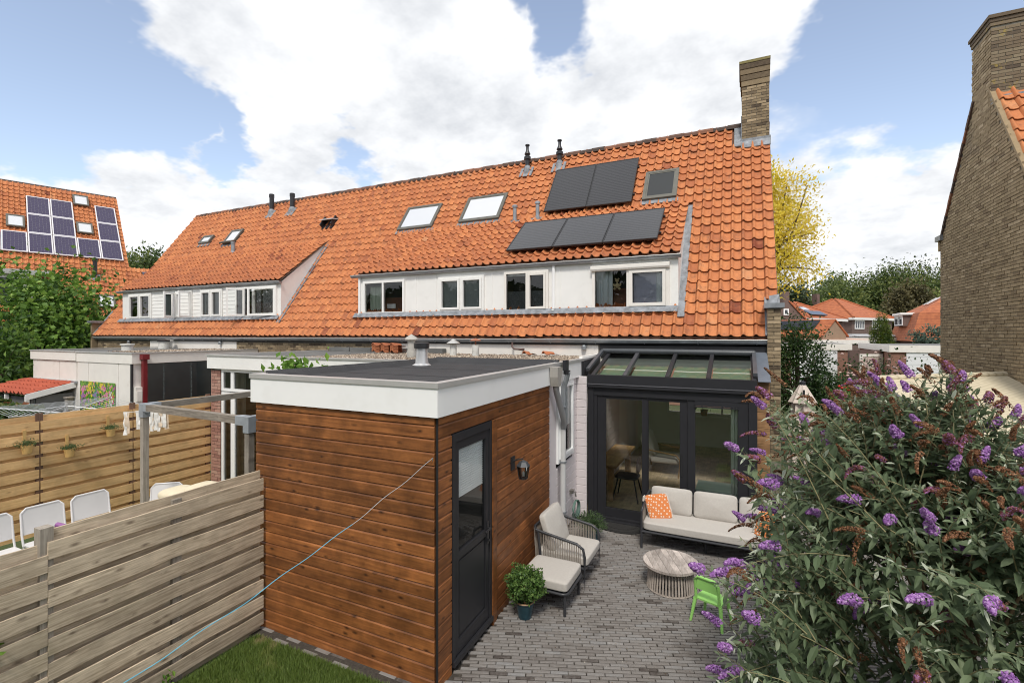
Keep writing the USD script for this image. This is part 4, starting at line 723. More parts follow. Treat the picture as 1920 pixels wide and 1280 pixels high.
put(din, 'tabletop', box(-2.56, -2.12, 8.95, 10.8, .70, .745), OAKF); put(din, 'leg', box(-2.3, -2.2, 10.6, 10.7, .055, .70), OAKF); put(din, 'leg', box(-2.3, -2.2, 9.05, 9.15, .055, .70), OAKF)
dch = thing('dining_chair', 'black dining chair beside the oak table behind the glass', 'chair')
put(dch, 'seat', Builder().puff((-1.98, 9.35, .49), (.22, 0, 0), (0, .22, 0), (0, 0, .03), .4), BLACK, smooth=True)
for sx in (-1, 1):
    for sy in (-1, 1): put(dch, 'leg', Builder().tube([(-1.98 + .15 * sx, 9.35 + .15 * sy, .47), (-1.98 + .24 * sx, 9.35 + .24 * sy, .055)], .014, 8), BLACK)
put(dch, 'backrest', Builder().puff((-1.77, 9.35, .72), (.02, 0, .02), (0, .2, 0), (0, 0, .16), .5), simple('mauve_shell', (0.28, 0.2, 0.19), 0.7), smooth=True)
iarm = thing('indoor_armchair', 'cream armchair with bentwood arms seen through the glass doors', 'armchair')
put(iarm, 'seat', Builder().puff((-1.55, 11.5, .40), (.34, 0, 0), (0, .33, 0), (0, 0, .09), .35), GREYF, smooth=True); put(iarm, 'backrest', Builder().puff((-1.92, 11.5, .66), (.12, 0, .06), (0, .32, 0), (-.1, 0, .30), .35), GREYF, smooth=True)
for s_ in (-1, 1): put(iarm, 'arm', Builder().tube([(-1.95, 11.5 + .38 * s_, .1), (-1.9, 11.5 + .38 * s_, .62), (-1.3, 11.5 + .38 * s_, .55), (-1.22, 11.5 + .38 * s_, .45), (-1.25, 11.5 + .38 * s_, .06)], .02, 8), OAKF, smooth=50)
toyb = thing('play_table', 'pale green box with coloured drawings behind the right hand glass door', 'toy box')
put(toyb, 'box', box(-.70, -.02, 8.62, 9.2, .06, .62), simple('pale_mint', (0.50, 0.60, 0.54), 0.6)); put(toyb, 'green_print', box(-.62, -.42, 8.612, 8.62, .50, .58), simple('print_green', (0.1, 0.35, 0.12), 0.6)); put(toyb, 'orange_print', box(-.40, -.25, 8.612, 8.62, .46, .53), simple('print_orange', (0.6, 0.22, 0.05), 0.6))
hp = thing('sill_plant', 'potted plant on the far window sill inside the room', 'plant')
put(hp, 'pot', Builder().lathe([(0, 0), (.07, 0), (.1, .17), (.085, .17), (.08, .14), (0, .14)], (-.95, 14.47, .94), 14), simple('terracotta', (0.35, 0.14, 0.07), 0.8))
LEAFD = leafm('dark_leaf', [(0, (0.015, 0.045, 0.012)), (1, (0.05, 0.11, 0.03))])
def leaves(cen, N, size, seed, spread, up=0.3, asp=0.45, cmin=0.0):
    """N diamond leaves (folded along the rib) with centres cen (N x 3) facing roughly away from spread's centre."""
    r = np.random.default_rng(seed); N = len(cen)
    d = r.normal(0, 1, (N, 3)) + spread * 1.0; d /= np.linalg.norm(d, axis=1, keepdims=True) + 1e-9
    nrm = r.normal(0, .6, (N, 3)) + A([0, 0, up + .4]) + .6 * spread; nrm -= d * (nrm * d).sum(1, keepdims=True); nrm /= np.linalg.norm(nrm, axis=1, keepdims=True) + 1e-9
    s = np.cross(d, nrm); L = (size * r.uniform(.65, 1.3, N))[:, None]; Wd = L * asp
    pts = np.stack([cen - d * L * .5, cen - d * L * .05 + s * Wd * .5 + nrm * L * .08, cen + d * L * .5 - nrm * L * .08, cen - d * L * .05 - s * Wd * .5 + nrm * L * .08], 1)
    C = np.repeat(np.concatenate([np.clip(r.normal(.5, .25, (N, 1)), cmin, 1), r.random((N, 2))], 1), 4, 0)
    return pts.reshape(-1, 3), (A([[0, 1, 2], [0, 2, 3]])[None] + (np.arange(N) * 4)[:, None, None]).reshape(-1, 3), C
r = np.random.default_rng(6); cc = r.normal(0, 1, (60, 3)) * A([.12, .08, .14]) + A([-.95, 14.47, 1.32]); put(hp, 'foliage', leaves(cc, 60, .12, 3, np.zeros((60, 3))), LEAFD)
outw = thing('opposite_brick_wall', 'pink brick wall seen through the far window of the room', 'wall'); put(outw, 'wall', box(-6, .9, 23.0, 23.2, 0, 2.6), BRICK_PINK)
# ---------------------------------------------------------------- patio of clinkers
PAV = varied('grey_clinker', [(0, (0.062, 0.050, 0.043)), (0.2, (0.14, 0.123, 0.11)), (0.6, (0.205, 0.188, 0.173)), (0.85, (0.218, 0.211, 0.204)), (1, (0.265, 0.25, 0.236))], 0.8, 16.0, stain=(0.055, 0.043, 0.033), stscale=1.3, stpos=(0.55, 0.8), bump=0.4, bscale=160.0)
SAND = simple('joint_sand', (0.048, 0.040, 0.032), 0.95, 0.4, 40.0)
patio = thing('patio', None, None); tag(patio, kind='structure')
put(patio, 'sand_bed', Builder().prism([(-2.7, 3.2, -.015), (5.2, 3.2, -.015), (5.2, 9.6, -.015), (-2.7, 9.6, -.015)], (0, 0, .002)), SAND)
r = np.random.default_rng(21)
pu, pv = unit([.930, .3685, 0]), unit([-.3685, .930, 0]); PL, PW = .172, .0473
P = []; 
for j in range(-60, 260):
    off = ((j * .437) % 1.0) * PL + r.normal(0, .006)
    for i in range(-24, 46):
        c = pu * (i * PL + off) + pv * (j * PW)
        if -2.62 < c[0] < 2.9 and 3.0 < c[1] < 9.4 and (c[0] < .35 or c[1] > 3.2):
            if (c[0] < .25 and c[1] > 8.16) or (c[0] < -2.50 - .0296 * (c[1] - SY) - .02): continue
            if 3.0 < c[1] < 3.62 and c[0] < -2.44: continue
            P.append(c)
P = A(P); N = len(P)
g = .0038; gy = .0068
loc = A([[a, b_, z] for q, qy, z in ((g, gy, -.016), (g, gy, -.004), (g + .005, gy + .005, 0)) for a, b_ in ((q, qy), (PL - q, qy), (PL - q, PW - qy), (q, PW - qy))])
FP = A([[8, 9, 10, 11]] + [[a + k, a + (k + 1) % 4, a + 4 + (k + 1) % 4, a + 4 + k] for a in (0, 4) for k in range(4)])
L = np.repeat(loc[None], N, 0); L[:, :, 0] += r.normal(0, .002, (N, 1)); L[:, :, 1] += r.normal(0, .0006, (N, 1)); L[:, 4:, 2] += r.normal(.004, .0013, (N, 1)); L[:, 8:, 2] += r.normal(0, .0008, (N, 4))
rot = r.normal(0, .004, N); L[:, :, 1] += rot[:, None] * (L[:, :, 0] - PL / 2)
pts = P[:, None] + L[..., 0:1] * pu + L[..., 1:2] * pv + L[..., 2:3] * EZ
CP = r.random((N, 3)); CP[:, 0] = np.clip(.55 + .13 * r.normal(0, 1, N), 0, 1); dk = r.random(N) < .05; CP[dk, 0] = r.uniform(0, .12, dk.sum())
emit(patio, 'clinker', 'clinkers', pts, FP, CP, PAV, 300)
lt_ = r.uniform(size=(900, 2)); lp_ = np.stack([-2.4 + lt_[:, 0] * 3.2, 3.3 + lt_[:, 1] * 4.8, np.full(900, .007)], -1)
sz_ = r.uniform(.003, .009, (900, 1)); an_ = r.uniform(0, 6.3, 900); dx_ = np.stack([np.cos(an_), np.sin(an_), 0 * an_], -1) * sz_; dy_ = np.stack([-np.sin(an_), np.cos(an_), 0 * an_], -1) * sz_ * .5
LITTER = leafm('leaf_litter', [(0, (0.10, 0.06, 0.025)), (0.5, (0.30, 0.24, 0.15)), (1, (0.50, 0.46, 0.40))], .1)
put(patio, 'fallen_bits', (np.stack([lp_ - dx_, lp_ + dy_ + EZ * .003, lp_ + dx_, lp_ - dy_], 1).reshape(-1, 3), (A([[0, 1, 2], [0, 2, 3]])[None] + (np.arange(900) * 4)[:, None, None]).reshape(-1, 3), np.repeat(r.random((900, 3)), 4, 0)), LITTER, kind='stuff')
# paving edge along the front of the extension
edge = thing('paving_edge', None, None); tag(edge, kind='structure')
put(edge, 'sand_bed', box(-4.9, -2.45, 3.47, 3.66, -.016, -.003), SAND)
for j, y in enumerate((3.488, 3.575)):
    x = -4.86 + (.1 if j == 1 else 0)
    while x < -2.50:
        Lb = .2; o = A([x, y + r.normal(0, .006), -.002 + r.normal(0, .003)]); put(edge, 'paver', (o + (loc * A([Lb / PL, .082 / PW, 1.5])), FP, r.random((1, 3)) * A([.8, 1, 1])), PAV); x += Lb + .006
put(edge, 'kerb', box(-2.50, -2.36, 3.2, 3.66, -.01, .012), PAV)
# lawn
GRASS = leafm('grass_blade', [(0, (0.06, 0.095, 0.017)), (0.5, (0.125, 0.19, 0.034)), (0.8, (0.19, 0.225, 0.055)), (1, (0.32, 0.28, 0.13))], 0.25, 0.55, 0.3)
put(None, 'lawn', Builder().quad((-4.64, -9, -.008), (2.6, -9, -.008), (2.6, 3.4, -.008), (-4.64, 3.4, -.008)), simple('lawn_base', (0.045, 0.075, 0.016), 0.95, 0.4, 3.0), kind='structure')
def blades(N, x0, x1, y0, y1, h0, seed, keep=None):
    r = np.random.default_rng(seed); p = np.stack([r.uniform(x0, x1, N), r.uniform(y0, y1, N), np.full(N, -.008)], -1)
    if keep is not None: p = p[keep(p)]
    N = len(p); dry = meshkit.fbm(p * A([2.2, 2.2, 0]) + 3, 4, 5); a = r.uniform(0, 2 * pi, N); h_ = h0 * r.uniform(.5, 1.25, N) * (1.2 - .5 * dry)
    side = np.stack([np.cos(a), np.sin(a), 0 * a], -1) * .0022; lean = np.stack([np.cos(a + 1.6), np.sin(a + 1.6), 0 * a], -1) * (h_ * r.uniform(.1, .8, N))[:, None]
    V = np.stack([p - side, p + side, p + side * .7 + lean * .4 + EZ * (h_ * .6)[:, None], p - side * .7 + lean * .4 + EZ * (h_ * .6)[:, None], p + lean + EZ * h_[:, None]], 1)
    F = A([[0, 1, 2], [0, 2, 3], [3, 2, 4]]); C = np.repeat(np.stack([np.clip(r.normal(.38, .16, N) + (dry > .53) * (dry - .53) * 5, 0, 1), a, a], -1), 5, 0)
    return V.reshape(-1, 3), (F[None] + (np.arange(N) * 5)[:, None, None]).reshape(-1, 3), C
put(None, 'grass', blades(160000, -4.66, -1.6, 2.05, 3.50, .045, 8), GRASS, 'short green lawn with dry patches below the weathered fence', 'grass', kind='stuff')
# hedge and trees behind the camera, mirrored in the panes
# ---------------------------------------------------------------- terrace furniture
MAT_ = simple('door_mat_rubber', (0.02, 0.019, 0.018), 0.95, 0.4, 60.0, bump=0.6, bscale=150.0)
an = np.linspace(pi, 2 * pi, 19); mt = thing('door_mat', 'half round black rubber door mat in front of the glass sliding door', 'door mat')
put(mt, 'mat', Builder().prism([(-1.82 + .46 * math.cos(a), 8.14 + .37 * math.sin(a), .004) for a in an], (0, 0, .016)), MAT_)
for q in (.3, .2): put(mt, 'raised_arc', Builder().tube([(-1.82 + q * 1.22 * math.cos(a), 8.10 + q * math.sin(a), .022) for a in an], .008, 6), MAT_)
FRM = simple('charcoal_frame', (0.035, 0.036, 0.040), 0.4, 0.08)
PIPE = simple('fabric_piping', (0.50, 0.47, 0.43), 0.95, 0.04, 40.0)
# sofa
sofa = thing('garden_sofa', 'long outdoor sofa with warm grey cushions on a charcoal frame before the glass doors', 'sofa')
sx0, sx1, sy0, sy1 = -1.36, .62, 7.40, 8.10
for x in (sx0, sx1):
    put(sofa, 'leg', Builder().tube([(x, sy0, 0), (x, sy0, .56)], .018, 10), FRM, smooth=50); put(sofa, 'leg', Builder().tube([(x, sy1, 0), (x, sy1, .66)], .018, 10), FRM, smooth=50)
    put(sofa, 'arm_rail', Builder().tube([(x, sy0, .50), (x, sy0 + .03, .555), (x, sy0 + .1, .575), (x, sy1 - .1, .655), (x, sy1, .66)], .018, 10), FRM, smooth=50)
    b = Builder(); 
    for t in np.linspace(.06, .96, 22): b.tube([(x, sy0 + t * (sy1 - sy0), .26), (x, sy0 + t * (sy1 - sy0), .565 + .09 * t)], .006, 5)
    put(sofa, 'rope_weave', b, ROPE)
put(sofa, 'leg', Builder().tube([(-.48, 7.62, 0), (-.48, 7.62, .25)], .018, 10), FRM); put(sofa, 'seat_frame', Builder().tube([(sx0, sy0, .255), (sx1, sy0, .255), (sx1, sy1, .255), (sx0, sy1, .255), (sx0, sy0, .255)], .018, 8).box(sx0, sx1, sy0, sy1, .25, .262), FRM)
put(sofa, 'back_rail', Builder().tube([(sx0, sy1, .66), (sx1, sy1, .66)], .018, 8), FRM)
put(sofa, 'seat_cushion', Builder().puff(((sx0 + sx1) / 2, (sy0 + sy1) / 2 - .0, .335), ((sx1 - sx0) / 2 - .01, 0, 0), (0, .355, 0), (0, 0, .070), .13, 60, 16, sag=.12), GREYF, smooth=True)
for k in range(3):
    x = sx0 + .36 + k * .635
    put(sofa, 'back_cushion', Builder().puff((x, 7.97, .585), (.308, 0, 0), (0, .035, .195), (0, -.085, .02), .22, 30, 14, sag=.45), GREYF, smooth=True)
CORAL = mat('orange_print', {'tc': ('geometry', {}), 'v': ('voronoi_texture', {'scale': 26.0, 'randomness': 0.15}), 'm': ('map_range', {'from_min': 0.30, 'from_max': 0.36, 'clamp': True}), 'x': ('mix_color', {'a': (0.68, 0.56, 0.46), 'b': (0.60, 0.19, 0.055)}), 'p': ('principled_bsdf', {'roughness': 0.9})}, [('tc.position', 'v.vector'), ('v.distance', 'm.value'), ('m.result', 'x.fac'), ('x.result', 'p.base_color')])
FRINGE = simple('cream_fringe', (0.62, 0.56, 0.50), 0.95, 0.08, 60.0)
def pillow(cen, u, v, w, label):
    p = thing('throw_pillow', label, 'cushion'); cen, u, v, w = A(cen), A(u), A(v), A(w)
    put(p, 'cover', Builder().puff(cen, u, v, w, .32, 20, 12, sag=.5), CORAL, smooth=True)
    b = Builder()
    for s_ in (-1, 1):
        for t in np.linspace(-.9, .9, 22): b.tube([cen + u * s_ * .96 + v * t, cen + u * s_ * 1.08 + v * (t + .02)], .006, 4)
    put(p, 'fringe', b, FRINGE)
    for a in (-1, 1):
        for c in (-1, 1): put(p, 'tassel', Builder().tube([cen + (u * a + v * c) * .95, cen + (u * a + v * c) * 1.04 - EZ * .03, cen + (u * a + v * c) * 1.05 - EZ * .10], [.012, .016, .022], 7), FRINGE)
pillow((-1.16, 7.72, .545), (.155, .06, .02), (-.06, .06, .17), (-.03, -.05, .015), 'orange patterned cushion with cream tassels at the open end of the sofa')
pillow((.33, 7.66, .53), (.15, -.03, .0), (.04, .09, .16), (.02, -.06, .03), 'orange patterned cushion half hidden behind the butterfly bush leaves')
# armchair and footstool
def rope_side(par, y, x0, x1, zb, zt0, zt1, n=22):
    b = Builder()
    for t in np.linspace(0.05, .93, n): b.tube([(x0 + t * (x1 - x0), y, zb), (x0 + t * (x1 - x0), y, zt0 + t * (zt1 - zt0))], .0065, 5)
    return put(par, 'rope_weave', b, ROPE)
arm = thing('garden_armchair', 'outdoor armchair with rope sides and grey cushions against the brown boards', 'armchair')
ax0, ax1, ay0, ay1 = -2.45, -1.772, 5.85, 6.53
for y in (ay0, ay1):
    put(arm, 'side_frame', Builder().tube([(ax1, y, 0), (ax1 + .0, y, .42), (ax1 - .02, y, .515), (ax1 - .10, y, .565), (ax0 + .1, y, .64), (ax0 + .02, y, .655)], .0175, 10), FRM, smooth=50)
    put(arm, 'leg', Builder().tube([(ax0 + .12, y, 0), (ax0 + .05, y, .65)], .0175, 10), FRM, smooth=50); rope_side(arm, y, ax0 + .1, ax1 - .02, .27, .645, .565)
put(arm, 'back_rail', Builder().tube([(ax0 + .02, ay0, .655), (ax0 - .03, ay0 + .1, .662), (ax0 - .03, ay1 - .1, .662), (ax0 + .02, ay1, .655)], .0175, 10), FRM, smooth=50)
b = Builder()
for t in np.linspace(.08, .92, 20): b.tube([(ax0 + .0, ay0 + t * (ay1 - ay0), .27), (ax0 - .025, ay0 + t * (ay1 - ay0), .66)], .0065, 5)
put(arm, 'rope_back', b, ROPE)
put(arm, 'seat_frame', Builder().tube([(ax0 + .06, ay0, .27), (ax1, ay0, .27), (ax1, ay1, .27), (ax0 + .06, ay1, .27), (ax0 + .06, ay0, .27)], .016, 8).box(ax0 + .06, ax1, ay0, ay1, .265, .275), FRM)
put(arm, 'seat_cushion', Builder().puff((-2.085, 6.19, .345), (.345, 0, 0), (0, .318, 0), (0, 0, .068), .17, 30, 14, sag=.15), GREYF, smooth=True)
put(arm, 'back_cushion', Builder().puff((-2.295, 6.19, .605), (0, .305, 0), (-.085, 0, .235), (.085, 0, .03), .24, 30, 14, sag=.4), GREYF, smooth=True)
ott = thing('footstool', 'square grey cushioned footstool on a charcoal frame beside the potted shrub', 'footstool')
ox0, ox1, oy0, oy1 = -2.38, -1.775, 5.19, 5.77
rc = .07
corner = []
for cx, cy_, a0 in ((ox1 - rc, oy1 - rc, 0), (ox0 + rc, oy1 - rc, pi / 2), (ox0 + rc, oy0 + rc, pi), (ox1 - rc, oy0 + rc, 1.5 * pi)):
    corner += [(cx + rc * math.cos(a0 + t), cy_ + rc * math.sin(a0 + t), .262) for t in np.linspace(0, pi / 2, 5)]
put(ott, 'seat_frame', Builder().tube(corner + corner[:1], .016, 8).prism([(x, y, .255) for x, y, _ in corner], (0, 0, .01)), FRM, smooth=50)
for x in (ox0 + .04, ox1 - .04):
    for y in (oy0 + .03, oy1 - .03): put(ott, 'leg', Builder().tube([(x, y, 0), (x, y, .26)], .016, 10), FRM, smooth=50)
put(ott, 'cushion', Builder().puff(((ox0 + ox1) / 2, (oy0 + oy1) / 2, .335), (.300, 0, 0), (0, .288, 0), (0, 0, .068), .17, 30, 16, sag=.12), GREYF, smooth=True)
# round slatted coffee table
TEAK = wood('silvered_teak', (0.33, 0.28, 0.245), (0.50, 0.44, 0.395), (0.16, 0.11, 0.09), 'y', knots=0.15, tone=0.22, rough=0.75, grain=45.0)
ROD = simple('weathered_rod', (0.36, 0.31, 0.265), 0.8, 0.2, 14.0, rnd=0.15)
tab = thing('coffee_table', 'round weathered wood coffee table with slatted drum base on the clinkers', 'coffee table')
tx, ty, tr = -.815, 6.41, .338
ang_ = .42; du, dv_ = A([math.cos(ang_), math.sin(ang_), 0]), A([-math.sin(ang_), math.cos(ang_), 0])
for k in range(9):                                                      # boards of the round top
    a, b_ = -tr + k * 2 * tr / 9 + .0015, -tr + (k + 1) * 2 * tr / 9 - .0015
    t = np.linspace(a, b_, 5); hi = [(q, math.sqrt(max(tr * tr - q * q, 1e-5))) for q in t]
    poly = [A([tx, ty, .302]) + du * q + dv_ * y for q, y in hi[::-1]] + [A([tx, ty, .302]) + du * q - dv_ * y for q, y in hi]
    put(tab, 'top_board', Builder().prism(poly, (0, 0, .030 + .0015 * (k % 2))), TEAK)
for k in range(46):
    a = k * 2 * pi / 46; ca, sa = math.cos(a), math.sin(a)
    put(tab, 'rod', Builder().tube([(tx + .285 * ca, ty + .285 * sa, .01), (tx + .255 * ca, ty + .255 * sa, .302)], .0115, 7), ROD)
for z, q in ((.008, .285), (.285, .256)): put(tab, 'ring', Builder().tube([(tx + q * math.cos(a), ty + q * math.sin(a), z + .005) for a in np.linspace(0, 2 * pi, 33)], .012, 6), ROD)
# child's chair
LIME = simple('lime_plastic', (0.33, 0.66, 0.17), 0.4, 0.03)
kid = thing('child_chair', 'lime green plastic child chair half hidden by the butterfly bush', 'chair')
kc, ks = math.cos(-.35), math.sin(-.35)
def kp(x, y, z): return (-.30 + kc * x - ks * y, 5.86 + ks * x + kc * y, z)
put(kid, 'seat', Builder().prism([kp(*q) for q in ((-.15, -.13, .25), (.15, -.13, .25), (.13, .12, .25), (-.13, .12, .25))], (0, 0, .018)), LIME)
for x, y in ((-.14, -.12), (.14, -.12), (-.12, .11), (.12, .11)): put(kid, 'leg', Builder().tube([kp(x, y, .25), kp(x * 1.25, y * 1.35, 0)], [.022, .014], 8), LIME, smooth=50)
put(kid, 'backrest', Builder().tube([kp(-.13, -.12, .25), kp(-.13, -.15, .47), kp(-.09, -.16, .52), kp(.09, -.16, .52), kp(.13, -.15, .47), kp(.13, -.12, .25)], .017, 8), LIME, smooth=50)
put(kid, 'back_panel', Builder().prism([kp(*q) for q in ((-.12, -.15, .38), (.12, -.15, .38), (.10, -.16, .51), (-.10, -.16, .51))], (A(kp(0, .015, 0)) - A(kp(0, 0, 0)))), LIME)
# potted shrub, plant by the tap, hose
LEAFG = leafm('box_leaf', [(0, (0.03, 0.07, 0.016)), (0.5, (0.085, 0.165, 0.035)), (1, (0.20, 0.30, 0.08))], 0.3)
TEALPOT = simple('teal_glaze', (0.018, 0.05, 0.065), 0.25, 0.3, 8.0)
pot = thing('potted_shrub', 'bushy green shrub in a dark teal glazed pot at the foot of the brown boards', 'potted plant')
px_, py_ = -2.22, 5.02
put(pot, 'pot', Builder().lathe([(0, 0), (.065, 0), (.075, .015), (.098, .15), (.102, .175), (.11, .18), (.11, .197), (.095, .197), (.09, .165), (0, .165)], (px_, py_, 0), 24), TEALPOT, smooth=40)
put(pot, 'pot_rim', Builder().tube([(px_ + .105 * math.cos(a), py_ + .105 * math.sin(a), .194) for a in np.linspace(0, 2 * pi, 25)], .009, 6), simple('rim_tan', (0.32, 0.2, 0.11), 0.6))
put(pot, 'stem', Builder().tube([(px_, py_, .15), (px_ + .01, py_, .40)], [.018, .01], 6), OAKF)
r = np.random.default_rng(31); q = r.normal(0, 1, (3200, 3)); q /= np.linalg.norm(q, axis=1, keepdims=True); rad = r.uniform(.3, 1, 3200) ** .5 * (.62 + .75 * meshkit.noise(q * 2.8 + 9, 4))
cc = A([px_ + .01, py_, .385]) + q * rad[:, None] * A([.225, .225, .20]); put(pot, 'foliage', leaves(cc, 0, .034, 3, q, .3, .62), LEAFG, kind='stuff')
lav = thing('lavender_plant', 'low feathery green plant in a pot behind the armchair', 'potted plant')
put(lav, 'pot', Builder().lathe([(0, 0), (.1, 0), (.13, .2), (.115, .2), (.11, .17), (0, .17)], (-2.12, 7.35, 0), 18), TEALPOT)
q = r.normal(0, 1, (1500, 3)); q /= np.linalg.norm(q, axis=1, keepdims=True); q[:, 2] = abs(q[:, 2]); cc = A([-2.12, 7.35, .2]) + q * (r.uniform(.2, 1, 1500)[:, None]) * A([.26, .26, .26]); put(lav, 'foliage', leaves(cc, 0, .06, 4, q * 1.5, .3, .16), leafm('lavender_leaf', [(0, (0.04, 0.08, 0.03)), (1, (0.14, 0.2, 0.09))]), kind='stuff')
hose = thing('garden_hose', 'coiled grey green garden hose hanging under a brass tap on the siding', 'garden hose'); HOSE = simple('hose_green', (0.10, 0.17, 0.14), 0.45, 0.1); BRASS = simple('tap_metal', (0.35, 0.33, 0.30), 0.3, 0.1, metallic=0.8)
hb = onw(4.22, .28, .07)
for k in range(6):
    q = .14 + .012 * k; put(hose, 'coil', Builder().tube([hb + WU * (q * math.cos(a)) + WN * (.012 * (k % 3)) + EZ * (q * .8 * math.sin(a) - .01 * k) for a in np.linspace(0, 2 * pi, 25)], .009, 6), HOSE, smooth=True)
put(hose, 'tap', Builder().tube([onw(4.15, .56, 0), onw(4.15, .56, .08), onw(4.15, .48, .10)], .014, 8).obb(onw(4.15, .575, .06), WU, WN, EZ, (-.04, .04), (-.008, .008), (0, .014)).lathe([(.0, -.03), (.05, -.03), (.05, .03), (0, .03)], onw(4.15, .56, .01), 12), BRASS, smooth=40)
# wall lantern
lamp = thing('wall_lantern', 'black six sided wall lantern on the brown boards right of the dark door', 'lantern')
lo = onw(1.68, 1.50, .16)
put(lamp, 'wall_plate', Builder().obb(onw(1.66, 1.56, .02), WU, WN, EZ, (-.05, .05), (0, .02), (0, .16)), BLACK)
put(lamp, 'bracket', Builder().tube([onw(1.66, 1.66, .03), onw(1.67, 1.69, .10), lo + EZ * .20], .009, 7), BLACK)
hexa = lambda q, z: [lo + EZ * z + WU * (q * math.cos(a)) + WN * (q * math.sin(a)) for a in np.arange(6) * pi / 3]
put(lamp, 'roof', Builder().add(hexa(.085, .115) + hexa(.05, .165) + [lo + EZ * .19], [[k, (k + 1) % 6, 6 + (k + 1) % 6] for k in range(6)] + [[k, 6 + (k + 1) % 6, 6 + k] for k in range(6)] + [[6 + k, 6 + (k + 1) % 6, 12] for k in range(6)]), simple('lantern_cap', (0.05, 0.055, 0.06), 0.35))
bt, bb = hexa(.075, .115), hexa(.05, -.03)
for k in range(6): put(lamp, 'cage_bar', Builder().tube([bt[k], bb[k]], .006, 5), BLACK); put(lamp, 'pane', Builder().quad(bt[k], bt[(k + 1) % 6], bb[(k + 1) % 6], bb[k]), GLASS)
put(lamp, 'base', Builder().prism(hexa(.055, -.04), EZ * .012), BLACK); put(lamp, 'candle_bulb', Builder().lathe([(.0, 0), (.015, 0), (.018, .04), (.0, .07)], lo - EZ * .01, 8), BLIND)
# washing line
line = thing('washing_line', 'thin blue washing line tied to the corner of the brown extension', 'cord')
t = np.linspace(0, 1, 40)[:, None]; p0, p1 = A([SX - .02, SY - .03, 2.085]), A([-2.93, 1.30, 1.36]); lp = p0 * (1 - t) + p1 * t; lp[:, 2] -= .14 * (t[:, 0] * (1 - t[:, 0])) * 4 * .45; lp[:, 2] += .006 * np.sin(t[:, 0] * 34); lp[:, 0] += .004 * np.sin(t[:, 0] * 21)
put(line, 'cord', Builder().tube(lp[14:], .0024, 6), simple('cyan_cord', (0.10, 0.42, 0.58), 0.5)); put(line, 'wire', Builder().tube(lp[:15], .002, 6), simple('grey_cord', (0.42, 0.45, 0.47), 0.5)); put(line, 'hook', Builder().tube([p0 + A([.0, .06, .01]), p0, p0 - EZ * .03], .006, 6), ZINC)
# ---------------------------------------------------------------- fences
GREYW = dict(rough=0.85, grain=62.0, knots=0.75, tone=0.18, blot=(0.82, 1.12))
WEATH = wood('weathered_slat', (0.30, 0.232, 0.158), (0.60, 0.495, 0.365), (0.11, 0.075, 0.05), 'y', dirt=(0.24, 0.215, 0.115), dirtpos=(0.60, 0.9), **GREYW); WPOST = wood('weathered_post', (0.20, 0.17, 0.14), (0.34, 0.30, 0.25), (0.1, 0.08, 0.06), 'z', **GREYW)
YELW = wood('larch_slat', (0.57, 0.34, 0.14), (0.74, 0.48, 0.23), (0.25, 0.115, 0.04), 'y', rough=0.6, grain=36.0, knots=0.6, tone=0.14, blot=(0.82, 1.1)); YPOST = wood('brown_post', (0.16, 0.09, 0.06), (0.26, 0.15, 0.1), (0.08, 0.05, 0.03), 'z')
def slat(par, x, y0, y1, z, h_, th, m, bow=.004, tilt=0):
    n = 7; yy = np.linspace(y0, y1, n); off = rng.normal(0, bow, n); off[0] = off[-1] = 0; zz = rng.normal(0, .003, n); b = Builder()
    cz = z + tilt * (yy - y0); V = []
    for i in range(n): V += [(x + off[i] - th / 2, yy[i], cz[i] + zz[i]), (x + off[i] + th / 2, yy[i], cz[i] + zz[i]), (x + off[i] + th / 2, yy[i], cz[i] + h_ + zz[i]), (x + off[i] - th / 2, yy[i], cz[i] + h_ + zz[i])]
    F = [[i * 4 + k, i * 4 + (k + 1) % 4, i * 4 + 4 + (k + 1) % 4, i * 4 + 4 + k] for i in range(n - 1) for k in range(4)] + [[0, 3, 2, 1], [n * 4 - 4, n * 4 - 3, n * 4 - 2, n * 4 - 1]]
    put(par, 'slat', b.add(V, F), m)
f1 = thing('weathered_fence', 'grey weathered wooden slat fence running up to the brown extension', 'fence')
FX = -4.70
for y0, y1, top in ((1.792, 3.60, 1.72), (.012, 1.789, 1.625), (-1.78, .009, 1.62)):
    z = top - .085; k = 0
    slat(f1, FX - .055, y0, y1, top - .10, .10, .017, WEATH)
    while z > .02:
        slat(f1, FX, y0, y1, z - .122, .128, .017, WEATH); slat(f1, FX - .055, y0, y1, z - .21, .122, .017, WEATH); z -= .1815; k += 1
for y in (1.79, .01, 2.72): put(f1, 'post', box(FX - .10 if y != 2.72 else FX - .045, FX - .008 if y != 2.72 else FX - .010, y - .04, y + .04, 0, 1.75 if y > 1 and y < 2 else (1.68 if y > 2 else 1.66)), WPOST)
# weeds growing through
IVY = leafm('bright_leaf', [(0, (0.06, 0.15, 0.02)), (1, (0.2, 0.34, 0.05))], 0.4)
wd = thing('fence_weed', 'small sprig of bright green leaves poking through the weathered slats', 'weed', 'green sprigs growing through the weathered fence')
q = np.random.default_rng(2).normal(0, 1, (26, 3)) * A([.03, .07, .03]) + A([FX + .04, 1.42, .98]); put(wd, 'leaf_cluster', leaves(q, 0, .05, 4, q * 0 + A([1, 0, .2]), .3, .7), IVY)
wd = thing('fence_weed', 'small bright green weed at the foot of the weathered fence near the lawn', 'weed', 'green sprigs growing through the weathered fence')
q = np.random.default_rng(3).normal(0, 1, (22, 3)) * A([.03, .04, .04]) + A([FX + .05, 2.60, .10]); put(wd, 'leaf_cluster', leaves(q, 0, .05, 5, q * 0 + A([1, 0, .4]), .3, .5), IVY)
f2 = thing('larch_fence', 'new honey coloured slat fence with dark posts between the neighbouring gardens', 'fence')
GX = -10.2
